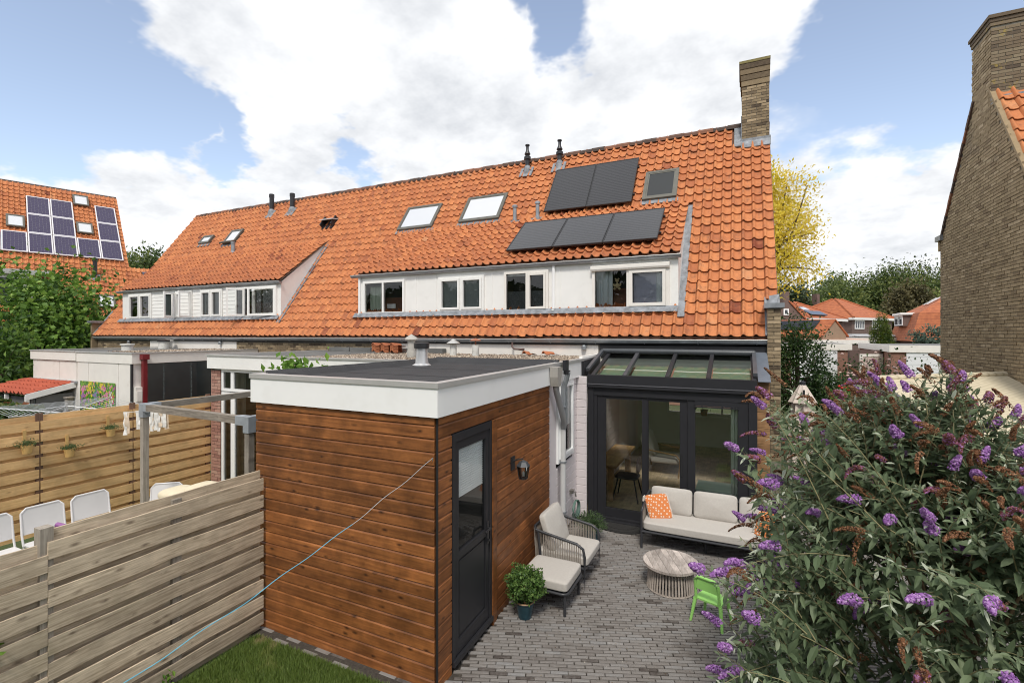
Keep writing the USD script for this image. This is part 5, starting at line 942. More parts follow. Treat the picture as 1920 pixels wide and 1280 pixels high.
for y0, y1 in ((5.12, 6.56), (3.80, 5.10), (2.0, 3.78), (.2, 1.98), (-1.6, .18)):
    z = 1.80
    slat(f2, GX - .05, y0, y1, 1.78, .115, .018, YELW, .002)
    while z > .0:
        slat(f2, GX, y0, y1, z - .135, .138, .018, YELW, .002); slat(f2, GX - .05, y0, y1, z - .235, .12, .018, YELW, .002); z -= .1935
for y in (6.52, 5.11, 3.79, 1.99, .19): put(f2, 'post', box(GX - .045, GX - .012, y - .045, y + .045, 0, 1.93), YPOST)
# hanging planters
LARCHPOT = simple('pale_wood_pot', (0.60, 0.38, 0.14), 0.6, 0.1); HERB = leafm('herb_leaf', [(0, (0.05, 0.09, 0.03)), (1, (0.15, 0.2, 0.08))])
for y, z, t in ((3.60, 1.43, 'leftmost hanging pot of grey green herbs on the honey coloured fence'), (4.13, 1.26, 'lowest and middle hanging pot of grey green herbs on the honey coloured fence'), (4.71, 1.49, 'hanging pot of herbs nearest the pergola post on the honey coloured fence')):
    hpn = thing('hanging_planter', t, 'planter'); put(hpn, 'pot', Builder().lathe([(0, 0), (.055, 0), (.075, .13), (.065, .13), (.06, .10), (0, .10)], (GX + .10, y, z - .09), 14), LARCHPOT, smooth=40)
    put(hpn, 'hook_strap', Builder().box(GX + .012, GX + .024, y - .02, y + .02, z - .05, z + .25).box(GX - .015, GX + .024, y - .02, y + .02, z + .25, z + .262), LARCHPOT)
    q = np.random.default_rng(int(z * 99)).normal(0, 1, (260, 3)) * A([.05, .065, .022]) + A([GX + .10, y, z + .065]); put(hpn, 'herbs', leaves(q, 0, .04, 6, np.clip(q - A([GX + .1, y, z]), -1, 1) * 6, .3, .3), HERB, kind='stuff')
# pergola frame with steel corners
PGW = wood('grey_beam_x', (0.13, 0.11, 0.09), (0.29, 0.25, 0.205), (0.07, 0.05, 0.04), 'x', dirt=(0.07, 0.085, 0.06), dirtpos=(0.6, 0.85), **GREYW); PGY = wood('grey_beam_y', (0.15, 0.13, 0.105), (0.29, 0.255, 0.215), (0.08, 0.06, 0.045), 'y', **GREYW)
STEEL = simple('galvanised_corner', (0.33, 0.36, 0.39), 0.5, 0.12, 8.0, metallic=0.3)
pg = thing('pergola_frame', 'weathered square beam pergola frame with galvanised corner brackets', 'pergola'); ps = .038
for x, y in ((-7.79, 4.05), (-5.40, 3.95), (-7.85, 6.2), (-5.40, 6.2)): put(pg, 'post', box(x - ps, x + ps, y - ps, y + ps, 0, 2.12), WPOST); put(pg, 'corner_bracket', Builder().box(x - ps - .012, x + ps + .012, y - ps - .012, y + ps + .012, 2.01, 2.205).obb((x, y, 2.15), EX, EY, EZ, (ps, ps + .16) if x < -7 else (-ps - .16, -ps), (-ps - .01, ps + .01), (-.055, .055)).obb((x, y, 2.15), EX, EY, EZ, (-ps - .01, ps + .01), (ps, ps + .16) if y < 5 else (-ps - .16, -ps), (-.055, .055)), STEEL)
put(pg, 'beam', Builder().prism([(-7.74, 4.05 - .045, 2.105), (-7.74, 4.05 + .045, 2.105), (-7.74, 4.05 + .045, 2.195), (-7.74, 4.05 - .045, 2.195)], (2.3, -.1, 0)), PGW); put(pg, 'beam', box(-7.87, -7.77, 4.1, 6.15, 2.105, 2.195), PGY); put(pg, 'beam', box(-5.45, -5.36, 4.0, 6.15, 2.105, 2.195), PGY); put(pg, 'beam', box(-7.8, -5.45, 6.155, 6.245, 2.105, 2.195), PGW)
# bunting of cloth strips
bn = thing('cloth_bunting', 'garland of white and cream cloth strips hanging behind the grey pergola post', 'bunting'); BW = simple('cloth_white', (0.72, 0.70, 0.66), 0.9, 0.04); BC = simple('cloth_cream', (0.68, 0.55, 0.42), 0.9, 0.05)
q0, q1 = A([-8.62, 4.20, 2.00]), A([-8.06, 4.52, 2.055]); put(bn, 'string', Builder().tube([q0, q0 * .5 + q1 * .5 - EZ * .02, q1], .004, 5), BW)
r = np.random.default_rng(9)
for k, t in enumerate(np.concatenate([[.02, .07], np.linspace(.30, .97, 15)])):
    o = q0 * (1 - t) + q1 * t; L_ = r.uniform(.27, .37); dx = unit(q1 - q0) * .032; nn = A([.3, -.5, 0]) * .03
    st = [(o - dx, o + dx)]; 
    for m_ in range(1, 5): st.append((o - dx * r.uniform(.6, 1) + nn * r.normal(0, .5) - EZ * L_ * m_ / 4, o + dx * r.uniform(.6, 1) + nn * r.normal(0, .5) - EZ * L_ * m_ / 4))
    put(bn, 'strip', Builder().add([p for s_ in st for p in s_], [[2 * i, 2 * i + 1, 2 * i + 3, 2 * i + 2] for i in range(4)]), BC if k % 3 == 1 else BW)
# white garden chairs
CHW = simple('white_chair_plastic', (0.66, 0.645, 0.64), 0.45, 0.03)
def rounded(o, u, v, w, W, H, rr, d, c=None):
    pts = []
    for cx, cy_, a0 in ((W - rr, H - rr, 0), (rr, H - rr, pi / 2), (rr, .03, pi), (W - rr, .03, 1.5 * pi)):
        q = rr if cy_ > .1 else .03
        for t in np.linspace(0, pi / 2, 5): pts.append(A(o) + A(u) * (cx + q * math.cos(a0 + t) if cy_ > .1 else (W - .03 if cx > W / 2 else .03) + .03 * math.cos(a0 + t)) + A(v) * (cy_ + q * math.sin(a0 + t)))
    return Builder().prism(pts, A(w) * d)
def white_chair(x, y0, y1, label, rot=0.0):
    c_ = thing('white_chair', label, 'chair', None, (x, (y0 + y1) / 2, 0), rot); W = y1 - y0; h = W / 2
    put(c_, 'backrest', rounded((-.02, -h + .01, .56), EY, unit([-.12, 0, 1]), (-1, 0, 0), W - .02, .33, .07, .018), CHW)
    put(c_, 'back_tube', Builder().tube([(.03, -h + .015, .43), (-.02, -h + .015, .57), (-.06, -h + .02, .84), (-.065, -h + .07, .895), (-.065, h - .07, .895), (-.06, h - .02, .84), (-.02, h - .015, .57), (.03, h - .015, .43)], .013, 8), CHW, smooth=50)
    put(c_, 'seat', rounded((.0, -h + .01, .44), EY, EX, EZ, W - .02, .48, .06, .018), CHW)
    for sx, xx in ((-1, .03), (1, .44)):
        for sy in (-1, 1): put(c_, 'leg', Builder().tube([(xx, sy * (h - .02), .44), (xx + .03 * sx, sy * (h - .01), 0)], .013, 8), CHW)
white_chair(-8.50, 2.43, 2.92, 'white garden chair cut by the left edge of the photograph'); white_chair(-8.50, 2.97, 3.45, 'white garden chair behind the small scooter handlebar'); white_chair(-8.50, 3.50, 3.98, 'white garden chair with a clear view of its whole backrest before the larch fence'); white_chair(-8.0, 4.22, 4.68, 'white garden chair turned sideways beside the pergola post', -50)
sct = thing('child_scooter', 'child scooter with purple handgrips standing behind the weathered fence', 'scooter'); PURP = simple('purple_grip', (0.25, 0.09, 0.26), 0.6)
sp0 = A([-5.17, 2.17, 0]); gd = unit([.55, .25, -.12])
put(sct, 'steering_tube', Builder().tube([sp0 + EZ * .12, sp0 + A([-.07, .0, 1.52])], .016, 8), STEEL); top_ = sp0 + A([-.07, 0, 1.52]) 
for s_ in (-1, 1): put(sct, 'handgrip', Builder().tube([top_ + gd * .03 * s_, top_ + gd * .09 * s_, top_ + gd * .15 * s_], [.016, .02, .022], 8), PURP, smooth=50)
put(sct, 'clamp', Builder().tube([top_ - gd * .035, top_ + gd * .035], .024, 8), BLIND); put(sct, 'deck', Builder().obb(sp0 + EZ * .08, unit([-.4, .9, 0]), unit([.9, .4, 0]), EZ, (0, .5), (-.06, .06), (0, .03)), STEEL)
for t in (0.0, .52):
    w0 = sp0 + unit([-.4, .9, 0]) * t + EZ * .06; ax = unit([.9, .4, 0]) * .012; put(sct, 'wheel', Builder().tube([w0 - ax, w0 + ax], .06, 16), BLACK)
bx = thing('storage_bench', 'low garden storage bench behind the weathered fence under the cream cushions', 'bench'); put(bx, 'box', box(-7.6, -6.3, 4.05, 4.75, 0, .78), CREAM); put(bx, 'lid', box(-7.63, -6.27, 4.02, 4.78, .78, .81), CREAM)
CRC = simple('cream_cushion_cloth', (0.66, 0.58, 0.42), 0.95, 0.06, 12.0)
for k, (x, y, t) in enumerate(((-7.35, 4.28, 'lower cream cushion lying on the storage bench'), (-6.98, 4.42, 'higher cream cushion next to the magenta ball on the storage bench'))): put(None, 'cream_cushion', Builder().puff((x, y, .90 + .05 * k), (.24, 0, 0), (0, .22, 0), (0, 0, .09 + .02 * k), .5, 20, 12), CRC, t, 'cushion', smooth=True)
put(None, 'toy_ball', Builder().puff((-6.58, 4.5, .94), (.15, 0, 0), (0, .15, 0), (0, 0, .14), 1.0, 16, 12), mat('magenta_white', {'g': ('geometry', {}), 'v': ('voronoi_texture', {'scale': 9.0}), 'm': ('map_range', {'from_min': .2, 'from_max': .3, 'clamp': True}), 'x': ('mix_color', {'a': (0.55, 0.03, 0.2), 'b': (0.7, 0.62, 0.64)}), 'p': ('principled_bsdf', {'roughness': 0.5})}, [('g.position', 'v.vector'), ('v.distance', 'm.value'), ('m.result', 'x.fac'), ('x.result', 'p.base_color')]), 'magenta and white ball beside the cream cushions', 'ball', smooth=True)
# rotary clothes dryer
dry = thing('rotary_dryer', 'grey rotary clothes dryer with many lines beyond the honey coloured fence', 'clothes dryer'); hub = A([-13.0, 5.26, 1.52]); LINEM = simple('dryer_line', (0.45, 0.47, 0.48), 0.5); DRYM = simple('dryer_arm', (0.55, 0.56, 0.57), 0.35, 0.05, metallic=0.4)
put(dry, 'mast', Builder().tube([hub * A([1, 1, 0]), hub + EZ * .22], .026, 10), DRYM, smooth=50); put(dry, 'hub', Builder().lathe([(0, -.05), (.055, -.05), (.055, .05), (0, .05)], hub, 14), simple('dryer_hub', (0.2, 0.2, 0.21), 0.5))
arms = [unit([math.cos(a), math.sin(a), .07]) * 1.45 for a in (.62, .62 + pi / 2, .62 + pi, .62 + 1.5 * pi)]
for k in range(4): put(dry, 'arm', Builder().tube([hub, hub + arms[k] + EZ * .06], .014, 8), DRYM, smooth=50); put(dry, 'strut', Builder().tube([hub + EZ * .16, hub + arms[k] * .42 + EZ * .03], .008, 6), DRYM)
for q in np.linspace(.3, .98, 10):
    for k in range(4): put(dry, 'line', Builder().tube([hub + arms[k] * q + EZ * .06 * q, (hub * 2 + (arms[k] + arms[(k + 1) % 4]) * q) / 2 + EZ * (.06 * q - .015), hub + arms[(k + 1) % 4] * q + EZ * .06 * q], .0038, 4), LINEM)
put(None, 'clothes_peg', box(-13.05, -13.02, 4.08, 4.12, 1.40, 1.5), simple('peg_tan', (0.4, 0.22, 0.14), 0.6), 'small brown peg bag hanging on the dryer line', 'peg bag')
gp = thing('garden_post', 'weathered grey post standing before the flower poster', 'post'); put(gp, 'post', box(-15.15, -15.02, 6.1, 6.22, 0, 1.62), WPOST); put(gp, 'post_cap', box(-15.17, -15.0, 6.08, 6.24, 1.62, 1.65), WPOST)
# vine on a post between the flat roofs
vn = thing('potted_vine', 'green leafy vine on a beige post showing above the white fascia', 'plant'); put(vn, 'post', box(-7.28, -7.15, 6.02, 6.15, 0, 2.70), simple('beige_post', (0.38, 0.31, 0.24), 0.8)); 
r = np.random.default_rng(17); q = r.normal(0, 1, (160, 3)) * A([.28, .12, .10]) + A([-6.95, 6.0, 2.62]); put(vn, 'foliage', leaves(q, 0, .13, 8, r.normal(0, .5, (160, 3)), .3, .6), IVY)
# ---------------------------------------------------------------- house on the right, its gable and chimney
gh = thing('brown_brick_gable_house', 'tall brown brick gable house at the right with a big stepped chimney', 'house'); GX0 = 4.32
ridge_y, ridge_z = 12.78, 8.42
gpoly = [(8.6, 0), (15.0, 0), (15.0, 5.5), (14.86, 5.55), (12.78, 8.42), (8.6, 2.15)]
put(gh, 'gable_wall', Builder().prism([(GX0 + .012, y, z) for y, z in gpoly], (.3, 0, 0)), MORTAR)
def ing(y_, z):
    y = 10.85 + y_
    return z > .6 and (z < 5.52 + (14.86 - y) * 1.38 - .02 if y > ridge_y else z < 2.15 + (y - 8.6) * 1.50 - .02) and y < 14.98
P, F, C = courses((GX0 + .012, 10.85, 0), EY, EZ, (-1, 0, 0), 4.13, 8.5, keep=ing, seed=31, bh=.064, bl=.215); C[:, 0] = C[:, 0] * .75 + .1
GBR = varied('tan_gable_brick', [(0, (0.15, 0.10, 0.055)), (0.3, (0.25, 0.182, 0.102)), (0.7, (0.34, 0.255, 0.15)), (1, (0.45, 0.35, 0.23))], 0.92, 14.0, spots=(0.34, 0.30, 0.23), sscale=3.5, spos=(0.68, 0.76), stain=(0.06, 0.05, 0.042), stscale=0.55, stpos=(0.58, 0.74))
emit(gh, 'brick', 'bricks', P, F, C, GBR, 260)
put(gh, 'back_walls', Builder().prism([(GX0 + .31, y, z - .05) for y, z in gpoly], (9, 0, 0)), MORTAR)
LICH = varied('lichen_brick', [(0, (0.09, 0.065, 0.045)), (0.5, (0.17, 0.125, 0.08)), (1, (0.25, 0.2, 0.13))], 0.92, 14.0, spots=(0.33, 0.24, 0.05), sscale=4.5, spos=(0.60, 0.66))
gc = put(gh, 'chimney', box(GX0 + .012, GX0 + 1.0, 12.36, 13.2, 7.0, 9.26), MORTAR)
P, F, C = courses((GX0 + .012, 12.36, 7.0), EY, EZ, (-1, 0, 0), .86, 2.1, seed=33, bh=.064); emit(gh, 'brick', 'chimney_bricks', P, F, C, GBR, 0)
P, F, C = courses((GX0, 12.362, 7.72), EX, EZ, (0, -1, 0), 1.0, 1.4, seed=34, bh=.064)
for q in range(len(P)): put(gc, 'brick', (P[q], F, C[q:q + 1]), LICH)
for z, o, m in ((9.1, .01, LICH), (9.17, .022, LICH), (9.24, .045, LICH)): put(gc, 'brick_course', box(GX0 - o, GX0 + 1.0 + o, 12.35 - o, 13.21 + o, z + .004, z + .07), m)
gt = math.atan(1.5); gv = A([0, math.cos(gt), math.sin(gt)])
o = A([GX0 + .06, 8.6, 2.17]); P, F, C = pantiles(o, (1, 0, 0), gv, .215, .31, 10, 23, lambda c: (c[:, 1] < 12.3) & (c[:, 1] > 10.3), 41); emit(gh, 'roof_tile', 'roof_tiles', P, F, C, TILE, 20, smooth=True)
put(gh, 'roof_deck', Builder().quad(o + A([-.05, 0, -.02]), o + A([5, 0, -.02]), o + A([5, 0, -.02]) + gv * 7.5, o + A([-.05, 0, -.02]) + gv * 7.5), RIDGE)
gn = A([0, -gv[2], gv[1]]); put(gh, 'verge_mortar', Builder().obb(o + A([-.07, 0, -.03]), EX, gv, gn, (0, .09), (2.2, 7.0), (0, .05)), GBR)
put(gh, 'lead_flashing', box(GX0 + .0, GX0 + 1.02, 12.27, 12.36, 7.60, 7.735), LEAD)
for k in range(11): put(gh, 'verge_tile', Builder().obb((GX0 - .03, 14.90 - k * .163, 5.50 + k * .225), EX, unit([0, -.163, .225]), unit([0, .225, .163]), (0, .22), (0, .29), (-.03, .035 + .012 * (k % 2))), RIDGE)
put(gh, 'kneeler_stone', box(GX0 - .06, GX0 + .3, 14.80, 15.14, 5.44, 5.56), ZINC); put(gh, 'corbel', box(GX0 - .02, GX0 + .3, 14.98, 15.06, 5.2, 5.44), GBR)
# ---------------------------------------------------------------- distant places: offsets to the right of and along the view axis
def loc_(lat, d, z=0.0): return A([cs * lat - sn * d, sn * lat + cs * d, z])
FT = mat('far_roof_tiles', {'g': ('geometry', {}), 'sx': ('separate_xyz', {}), 'mz': ('math', {'math_type': 'multiply', 'value2': 4.2}), 'fr': ('math', {'math_type': 'fraction'}), 'n': ('noise_texture', {'scale': 3.0, 'detail': 8.0}), 'r': ('rgb_ramp', {'ramp': [(.3, (0.30, 0.085, 0.035)), (.7, (0.46, 0.145, 0.055))]}),
     'e': ('map_range', {'from_min': .0, 'from_max': .18, 'to_min': .5, 'to_max': 1.0, 'clamp': True}), 'm': ('mix_color', {'blend_type': 'multiply', 'fac': 1.0}), 'p': ('principled_bsdf', {'roughness': .8})}, [('g.position', 'sx.vector'), ('sx.z', 'mz.value1'), ('mz.value', 'fr.value1'), ('fr.value', 'e.value'), ('g.position', 'n.vector'), ('n.fac', 'r.fac'), ('r.color', 'm.a'), ('e.result', 'm.b'), ('m.result', 'p.base_color')])
FB = simple('far_brown_brick', (0.15, 0.10, 0.085), 0.9, 0.15, 2.0); FTAN = simple('far_tan_brick', (0.27, 0.19, 0.13), 0.9, 0.12, 2.0)
def frust(C_, e1, e2, z0, i, z1):
    """Roof skirt between a rectangle at z0 and one inset by i at z1."""
    C_, e1, e2 = A(C_), A(e1), A(e2); a, b_ = unit(e1), unit(e2)
    lo = [C_ + EZ * z0, C_ + e1 + EZ * z0, C_ + e1 + e2 + EZ * z0, C_ + e2 + EZ * z0]
    hi = [C_ + (a + b_) * i + EZ * z1, C_ + e1 + (-a + b_) * i + EZ * z1, C_ + e1 + e2 - (a + b_) * i + EZ * z1, C_ + e2 + (a - b_) * i + EZ * z1]
    return Builder().add(lo + hi, [[k, (k + 1) % 4, 4 + (k + 1) % 4, 4 + k] for k in range(4)] + [[4, 5, 6, 7]]), hi
def far_house(name, label, lat, d, v1, v2, ze, zr, wallm, gap=.35):
    hd = thing(name, label, 'house', 'distant houses with orange roofs'); C_ = loc_(lat, d); e1 = loc_(*v1); e2 = loc_(*v2); a, b_ = unit(e1), unit(e2)
    w = Builder().prism([C_ + (a + b_) * gap, C_ + e1 + (-a + b_) * gap, C_ + e1 + e2 - (a + b_) * gap, C_ + e2 + (a - b_) * gap], EZ * ze); put(hd, 'wall', w, wallm)
    i = min(np.linalg.norm(e1), np.linalg.norm(e2)) / 2 - .15; f, hi = frust(C_, e1, e2, ze + .1, i, zr); put(hd, 'roof', f, FT)
    put(hd, 'eaves_board', Builder().prism([C_ + EZ * (ze - .2), C_ + e1 + EZ * (ze - .2), C_ + e1 + e2 + EZ * (ze - .2), C_ + e2 + EZ * (ze - .2)], EZ * .29), WHITE)
    rf = Builder()                                                       # hip ridges
    for p, q in ((0, 0), (1, 1), (2, 2), (3, 3)): rf.tube([[C_, C_ + e1, C_ + e1 + e2, C_ + e2][p] + EZ * (ze + .12), hi[q] + EZ * .03], .13, 6)
    put(hd, 'hip_ridge', rf, FT); return hd, C_, e1, e2, a, b_
hd, C_, e1, e2, a, b_ = far_house('hipped_house', 'distant hipped roof house with white mullioned windows behind the small conifer', 42.3, 60, (9.2, 5), (-4.5, 8.3), 5.2, 8.0, FB)
nf = -b_
for t in (.9, 5.0): win(hd, C_ + a * t + b_ * .35 + EZ * 3.85, a, nf, 2.2, 1.15, [1, 1, 1, 1], PVC, GLASS_DARK, fr=.12, mul=.12)
put(hd, 'chimney', Builder().obb(C_ + e2 * .75 + e1 * .45, a, b_, EZ, (0, .7), (0, .7), (7.2, 8.9)), FB); put(hd, 'railing', Builder().obb(C_ - b_ * .9 + EZ * 3.1, a, b_, EZ, (-1, 8), (0, .05), (0, .06)).obb(C_ - b_ * .9 + EZ * 2.6, a, b_, EZ, (-1, 8), (0, .05), (0, .04)), ALU)
hd, C_, e1, e2, a, b_ = far_house('hipped_house', 'distant hipped roof house with a black solar array and bright roof window', 32.0, 52, (6.9, 4.1), (-4.2, 7.1), 4.86, 6.95, FB)
rn = unit(np.cross(a, unit(b_ * 3.8 + EZ * 2.0))); rv = unit(b_ * 3.8 + EZ * 2.0)
put(hd, 'solar_array', Builder().obb(C_ + EZ * 4.98 + rv * .5 + rn * .1, a, rv, rn, (1.0, 4.3), (0, 1.0), (0, .08)), SOLAR); put(hd, 'roof_window', Builder().obb(C_ + EZ * 4.98 + rv * 1.75 + rn * .1, a, rv, rn, (1.6, 2.7), (0, .7), (0, .08)), BLINDG)
# mansard house
ms = thing('mansard_house', 'distant house with steep red mansard roof and two white dormers', 'house', 'distant houses with orange roofs'); C_, e1, e2 = loc_(34.5, 42), loc_(9.0, -4.9), loc_(4.6, 8.4)
f, hi = frust(C_, e1, e2, 2.6, .8, 5.1); put(ms, 'roof', f, FT); C2_ = C_ + (unit(e1) + unit(e2)) * .8; f, _ = frust(C2_, e1 - unit(e1) * 1.6, e2 - unit(e2) * 1.6, 5.1, 3.6, 7.4); put(ms, 'upper_roof', f, FT)
put(ms, 'wall', Builder().prism([C_ + (unit(e1) + unit(e2)) * .3, C_ + e1 + (unit(e2) - unit(e1)) * .3, C_ + e1 + e2 - (unit(e1) + unit(e2)) * .3, C_ + e2 + (unit(e1) - unit(e2)) * .3], EZ * 2.6), FB)
a, b_ = unit(e1), unit(e2)
def mdorm(o, u, n, W):
    put(ms, 'dormer', Builder().obb(o, u, n, EZ, (0, W), (-1.0, .25), (0, 1.05)), FB); put(ms, 'dormer_roof', Builder().obb(o, u, n, EZ, (-.2, W + .2), (-1.0, .45), (1.05, 1.25)), WHITE)
    win(ms, o + n * .25 + EZ * .08, u, n, W, .95, [1.2, .25, 1], PVC, GLASS_DARK, fr=.10, mul=.12)
mdorm(C_ + b_ * 6.8 + EZ * 3.95 + a * .35, -b_, -a, 3.4); mdorm(C_ + a * 2.7 + EZ * 3.95 + b_ * .35, a, -b_, 2.6)
for t in (.5, 1.6): put(ms, 'roof_window', Builder().obb(C2_ + EZ * 5.1 + b_ * (2.4 + t) + unit(a * 3.6 + EZ * 2.3) * 1.4 - a * .03 + EZ * .08, b_, unit(a * 3.6 + EZ * 2.3), unit(-a * 2.3 + EZ * 3.6), (0, .5), (0, 1.1), (0, .06)), BLINDG)
# small gable with chimney, low gabled annexe
sg = thing('small_gable_house', 'distant brown brick gable with chimney and one small white window', 'house'); o = loc_(26.3, 46); u = loc_(1, 0); n = loc_(0, 1)
put(sg, 'gable_wall', Builder().prism([o - u * 2.2, o + u * 1.7, o + u * 1.7 + EZ * 4.4, o - u * .1 + EZ * 6.3, o - u * 2.2 + EZ * 4.0], n * 5), FB); put(sg, 'chimney', Builder().obb(o - u * .5, u, n, EZ, (-.05, .5), (-.03, .6), (5.6, 7.25)), FB)
put(sg, 'verge', Builder().obb(o + u * -.1 + EZ * 6.33, unit(u * 1.8 - EZ * 1.9), n, unit(u * 1.9 + EZ * 1.8), (0, 2.75), (-.1, 5), (0, .1)), FT); win(sg, o + u * -.55 + EZ * 5.0, u, -n, .5, .62, [1], PVC, GLASS_DARK, fr=.12)
an_ = thing('gabled_annexe', 'low distant gabled annexe with orange roof and dark solar panels', 'house'); o = loc_(26.6, 40); w_ = loc_(.95, 0); n = unit(loc_(-2.4, 3.4))
put(an_, 'wall', Builder().prism([o - w_, o + w_, o + w_ + EZ * 3.1, o + EZ * 4.3, o - w_ + EZ * 3.1], n * 5), FTAN)
for s_ in (-1, 1): put(an_, 'roof', Builder().prism([o + EZ * 4.36 - n * .1, o + w_ * 1.15 * s_ + EZ * 2.98 - n * .1, o + w_ * 1.15 * s_ + EZ * 3.08 - n * .1, o + EZ * 4.46 - n * .1], n * 5.2), FT)
sl = unit(w_ * -1.0 - EZ * 1.2); put(an_, 'solar_array', Builder().prism([o + EZ * 4.5 + n * .9 + sl * .2 - w_ * .06, o + EZ * 4.5 + n * 4.2 + sl * .2 - w_ * .06, o + EZ * 4.5 + n * 4.2 + sl * 1.15 - w_ * .06, o + EZ * 4.5 + n * .9 + sl * 1.15 - w_ * .06], A([0, 0, .05])), SOLAR)
# garages
GDOOR = simple('white_garage_door', (0.72, 0.73, 0.74), 0.4, 0.02); GREYROOF = simple('grey_flat_roof', (0.16, 0.155, 0.15), 0.9, 0.25, 1.0)
ga, gb = loc_(.89, -.455), loc_(.455, .89)
def garage(name, label, o, w, dep, doors, zt=2.6):
    g_ = thing(name, label, 'garage'); put(g_, 'wall', Builder().obb(o, ga, gb, EZ, (.1, w - .1), (.1, dep), (0, zt - .36)), simple('garage_brick', (0.24, 0.125, 0.09), 0.9, 0.15, 3.0) if name == 'garage' else BRICK_RED)
    put(g_, 'fascia', Builder().obb(o, ga, gb, EZ, (0, w), (0, .06), (zt - .38, zt)).obb(o, ga, gb, EZ, (0, .06), (.06, dep), (zt - .38, zt)).obb(o, ga, gb, EZ, (w - .06, w), (.06, dep), (zt - .38, zt)), CREAM)
    put(g_, 'flat_roof', Builder().obb(o, ga, gb, EZ, (.06, w - .06), (.06, dep), (zt - .2, zt - .04)), GREYROOF)
    for a_, c_ in doors:
        put(g_, 'lintel', Builder().obb(o, ga, gb, EZ, (a_, c_), (.06, .1), (2.02, zt - .38)), CREAM); dr_ = put(g_, 'garage_door', Builder().obb(o, ga, gb, EZ, (a_, c_), (.07, .12), (0, 2.0)), GDOOR)
        for z in np.arange(.3, 2.0, .42): put(dr_, 'door_rib', Builder().obb(o, ga, gb, EZ, (a_, c_), (.055, .07), (z, z + .39)), GDOOR)
    return g_
g1 = garage('garage', 'flat roofed brick garage with white door next to the tall gable wall', loc_(20.7, 26.6), 9.0, 9.5, [(.76, 3.2), (4.2, 6.7)]); garage('garage', 'flat roofed garage with white door half hidden by the dark shrub', loc_(20.7, 29.5) - ga * 6.5, 6.5, 8, [(3.3, 5.75)])
rw = thing('courtyard_wall', 'dark brick courtyard wall with a beige door between the two garages', 'wall'); o = loc_(19.7, 28.3); put(rw, 'wall', Builder().obb(o, loc_(1, 0), loc_(0, 1), EZ, (0, 2.9), (0, .15), (0, 2.28)), simple('dark_wall_brick', (0.11, 0.07, 0.06), 0.9, 0.15, 3.0)); put(rw, 'door', Builder().obb(o, loc_(1, 0), loc_(0, 1), EZ, (.72, 1.72), (-.06, 0), (0, 1.9)), simple('beige_door', (0.58, 0.48, 0.43), 0.5)); put(rw, 'door_frame', Builder().obb(o, loc_(1, 0), loc_(0, 1), EZ, (.55, .72), (-.08, 0), (0, 2.05)).obb(o, loc_(1, 0), loc_(0, 1), EZ, (1.72, 1.9), (-.08, 0), (0, 2.05)).obb(o, loc_(1, 0), loc_(0, 1), EZ, (.72, 1.72), (-.08, 0), (1.9, 2.05)), CREAM)
for nm, lb, lat, d, w, z, m in (('flat_roof_row', 'row of pale flat roofed garages in the distance before the hipped houses', 27.5, 47, 17, 2.85, CREAM), ('pink_roof_shed', 'low shed with a faded pink tiled roof left of the garages', 24.0, 39, 5.2, 2.75, simple('faded_pink_tile', (0.50, 0.31, 0.23), 0.85, 0.12, 6.0))):
    q_ = thing(nm, lb, 'garage' if nm[0] == 'f' else 'shed'); o = loc_(lat, d); put(q_, 'wall', Builder().obb(o, loc_(1, 0), loc_(0, 1), EZ, (.1, w), (.1, 5), (0, z - .3)), FB); put(q_, 'fascia', Builder().obb(o, loc_(1, 0), loc_(0, 1), EZ, (0, w + .1), (0, .1), (z - .32, z)), CREAM); put(q_, 'roof', Builder().prism([o + loc_(0, .1, z - .05), o + loc_(w + .1, .1, z - .05), o + loc_(w + .1, 5, z + .12), o + loc_(0, 5, z + .12)], EZ * .06), m if nm[0] == 'p' else GREYROOF)
    if nm[0] == 'f':
        for k in range(5): put(q_, 'roof_panel', Builder().obb(o + loc_(4 + 2.4 * k, .6, z + .02), loc_(1, 0), unit(loc_(0, 1, .12)), EZ, (0, 2.1), (0, 1.6), (.1, .16)), ALU)
# cream corrugated shed roof in front of the gable
crs = thing('cream_roof_shed', 'garden shed with a cream ribbed roof standing before the tall gable wall', 'shed'); CRR = mat('cream_ribbed', {'g': ('geometry', {}), 'w': ('wave_texture', {'wave_type': 'bands', 'bands_direction': 'y', 'scale': 4.5}), 'r': ('rgb_ramp', {'ramp': [(0, (0.43, 0.37, 0.25)), (.25, (0.56, 0.49, 0.35)), (1, (0.60, 0.53, 0.39))]}), 'p': ('principled_bsdf', {'roughness': .8})}, [('g.position', 'w.vector'), ('w.fac', 'r.fac'), ('r.color', 'p.base_color')])
ra, rb, rd = A([2.13, 10.4, 2.39]), A([4.25, 11.6, 2.45]), A([.40, -1.6, -.50])
for k in range(9):
    p, q = ra + rd * k * .19, rb + rd * k * .19; put(crs, 'roof_sheet', Builder().prism([p + EZ * .03, q + EZ * .03, q + rd * .2 + EZ * .018, p + rd * .2 + EZ * .018], EZ * -.035), CRR)
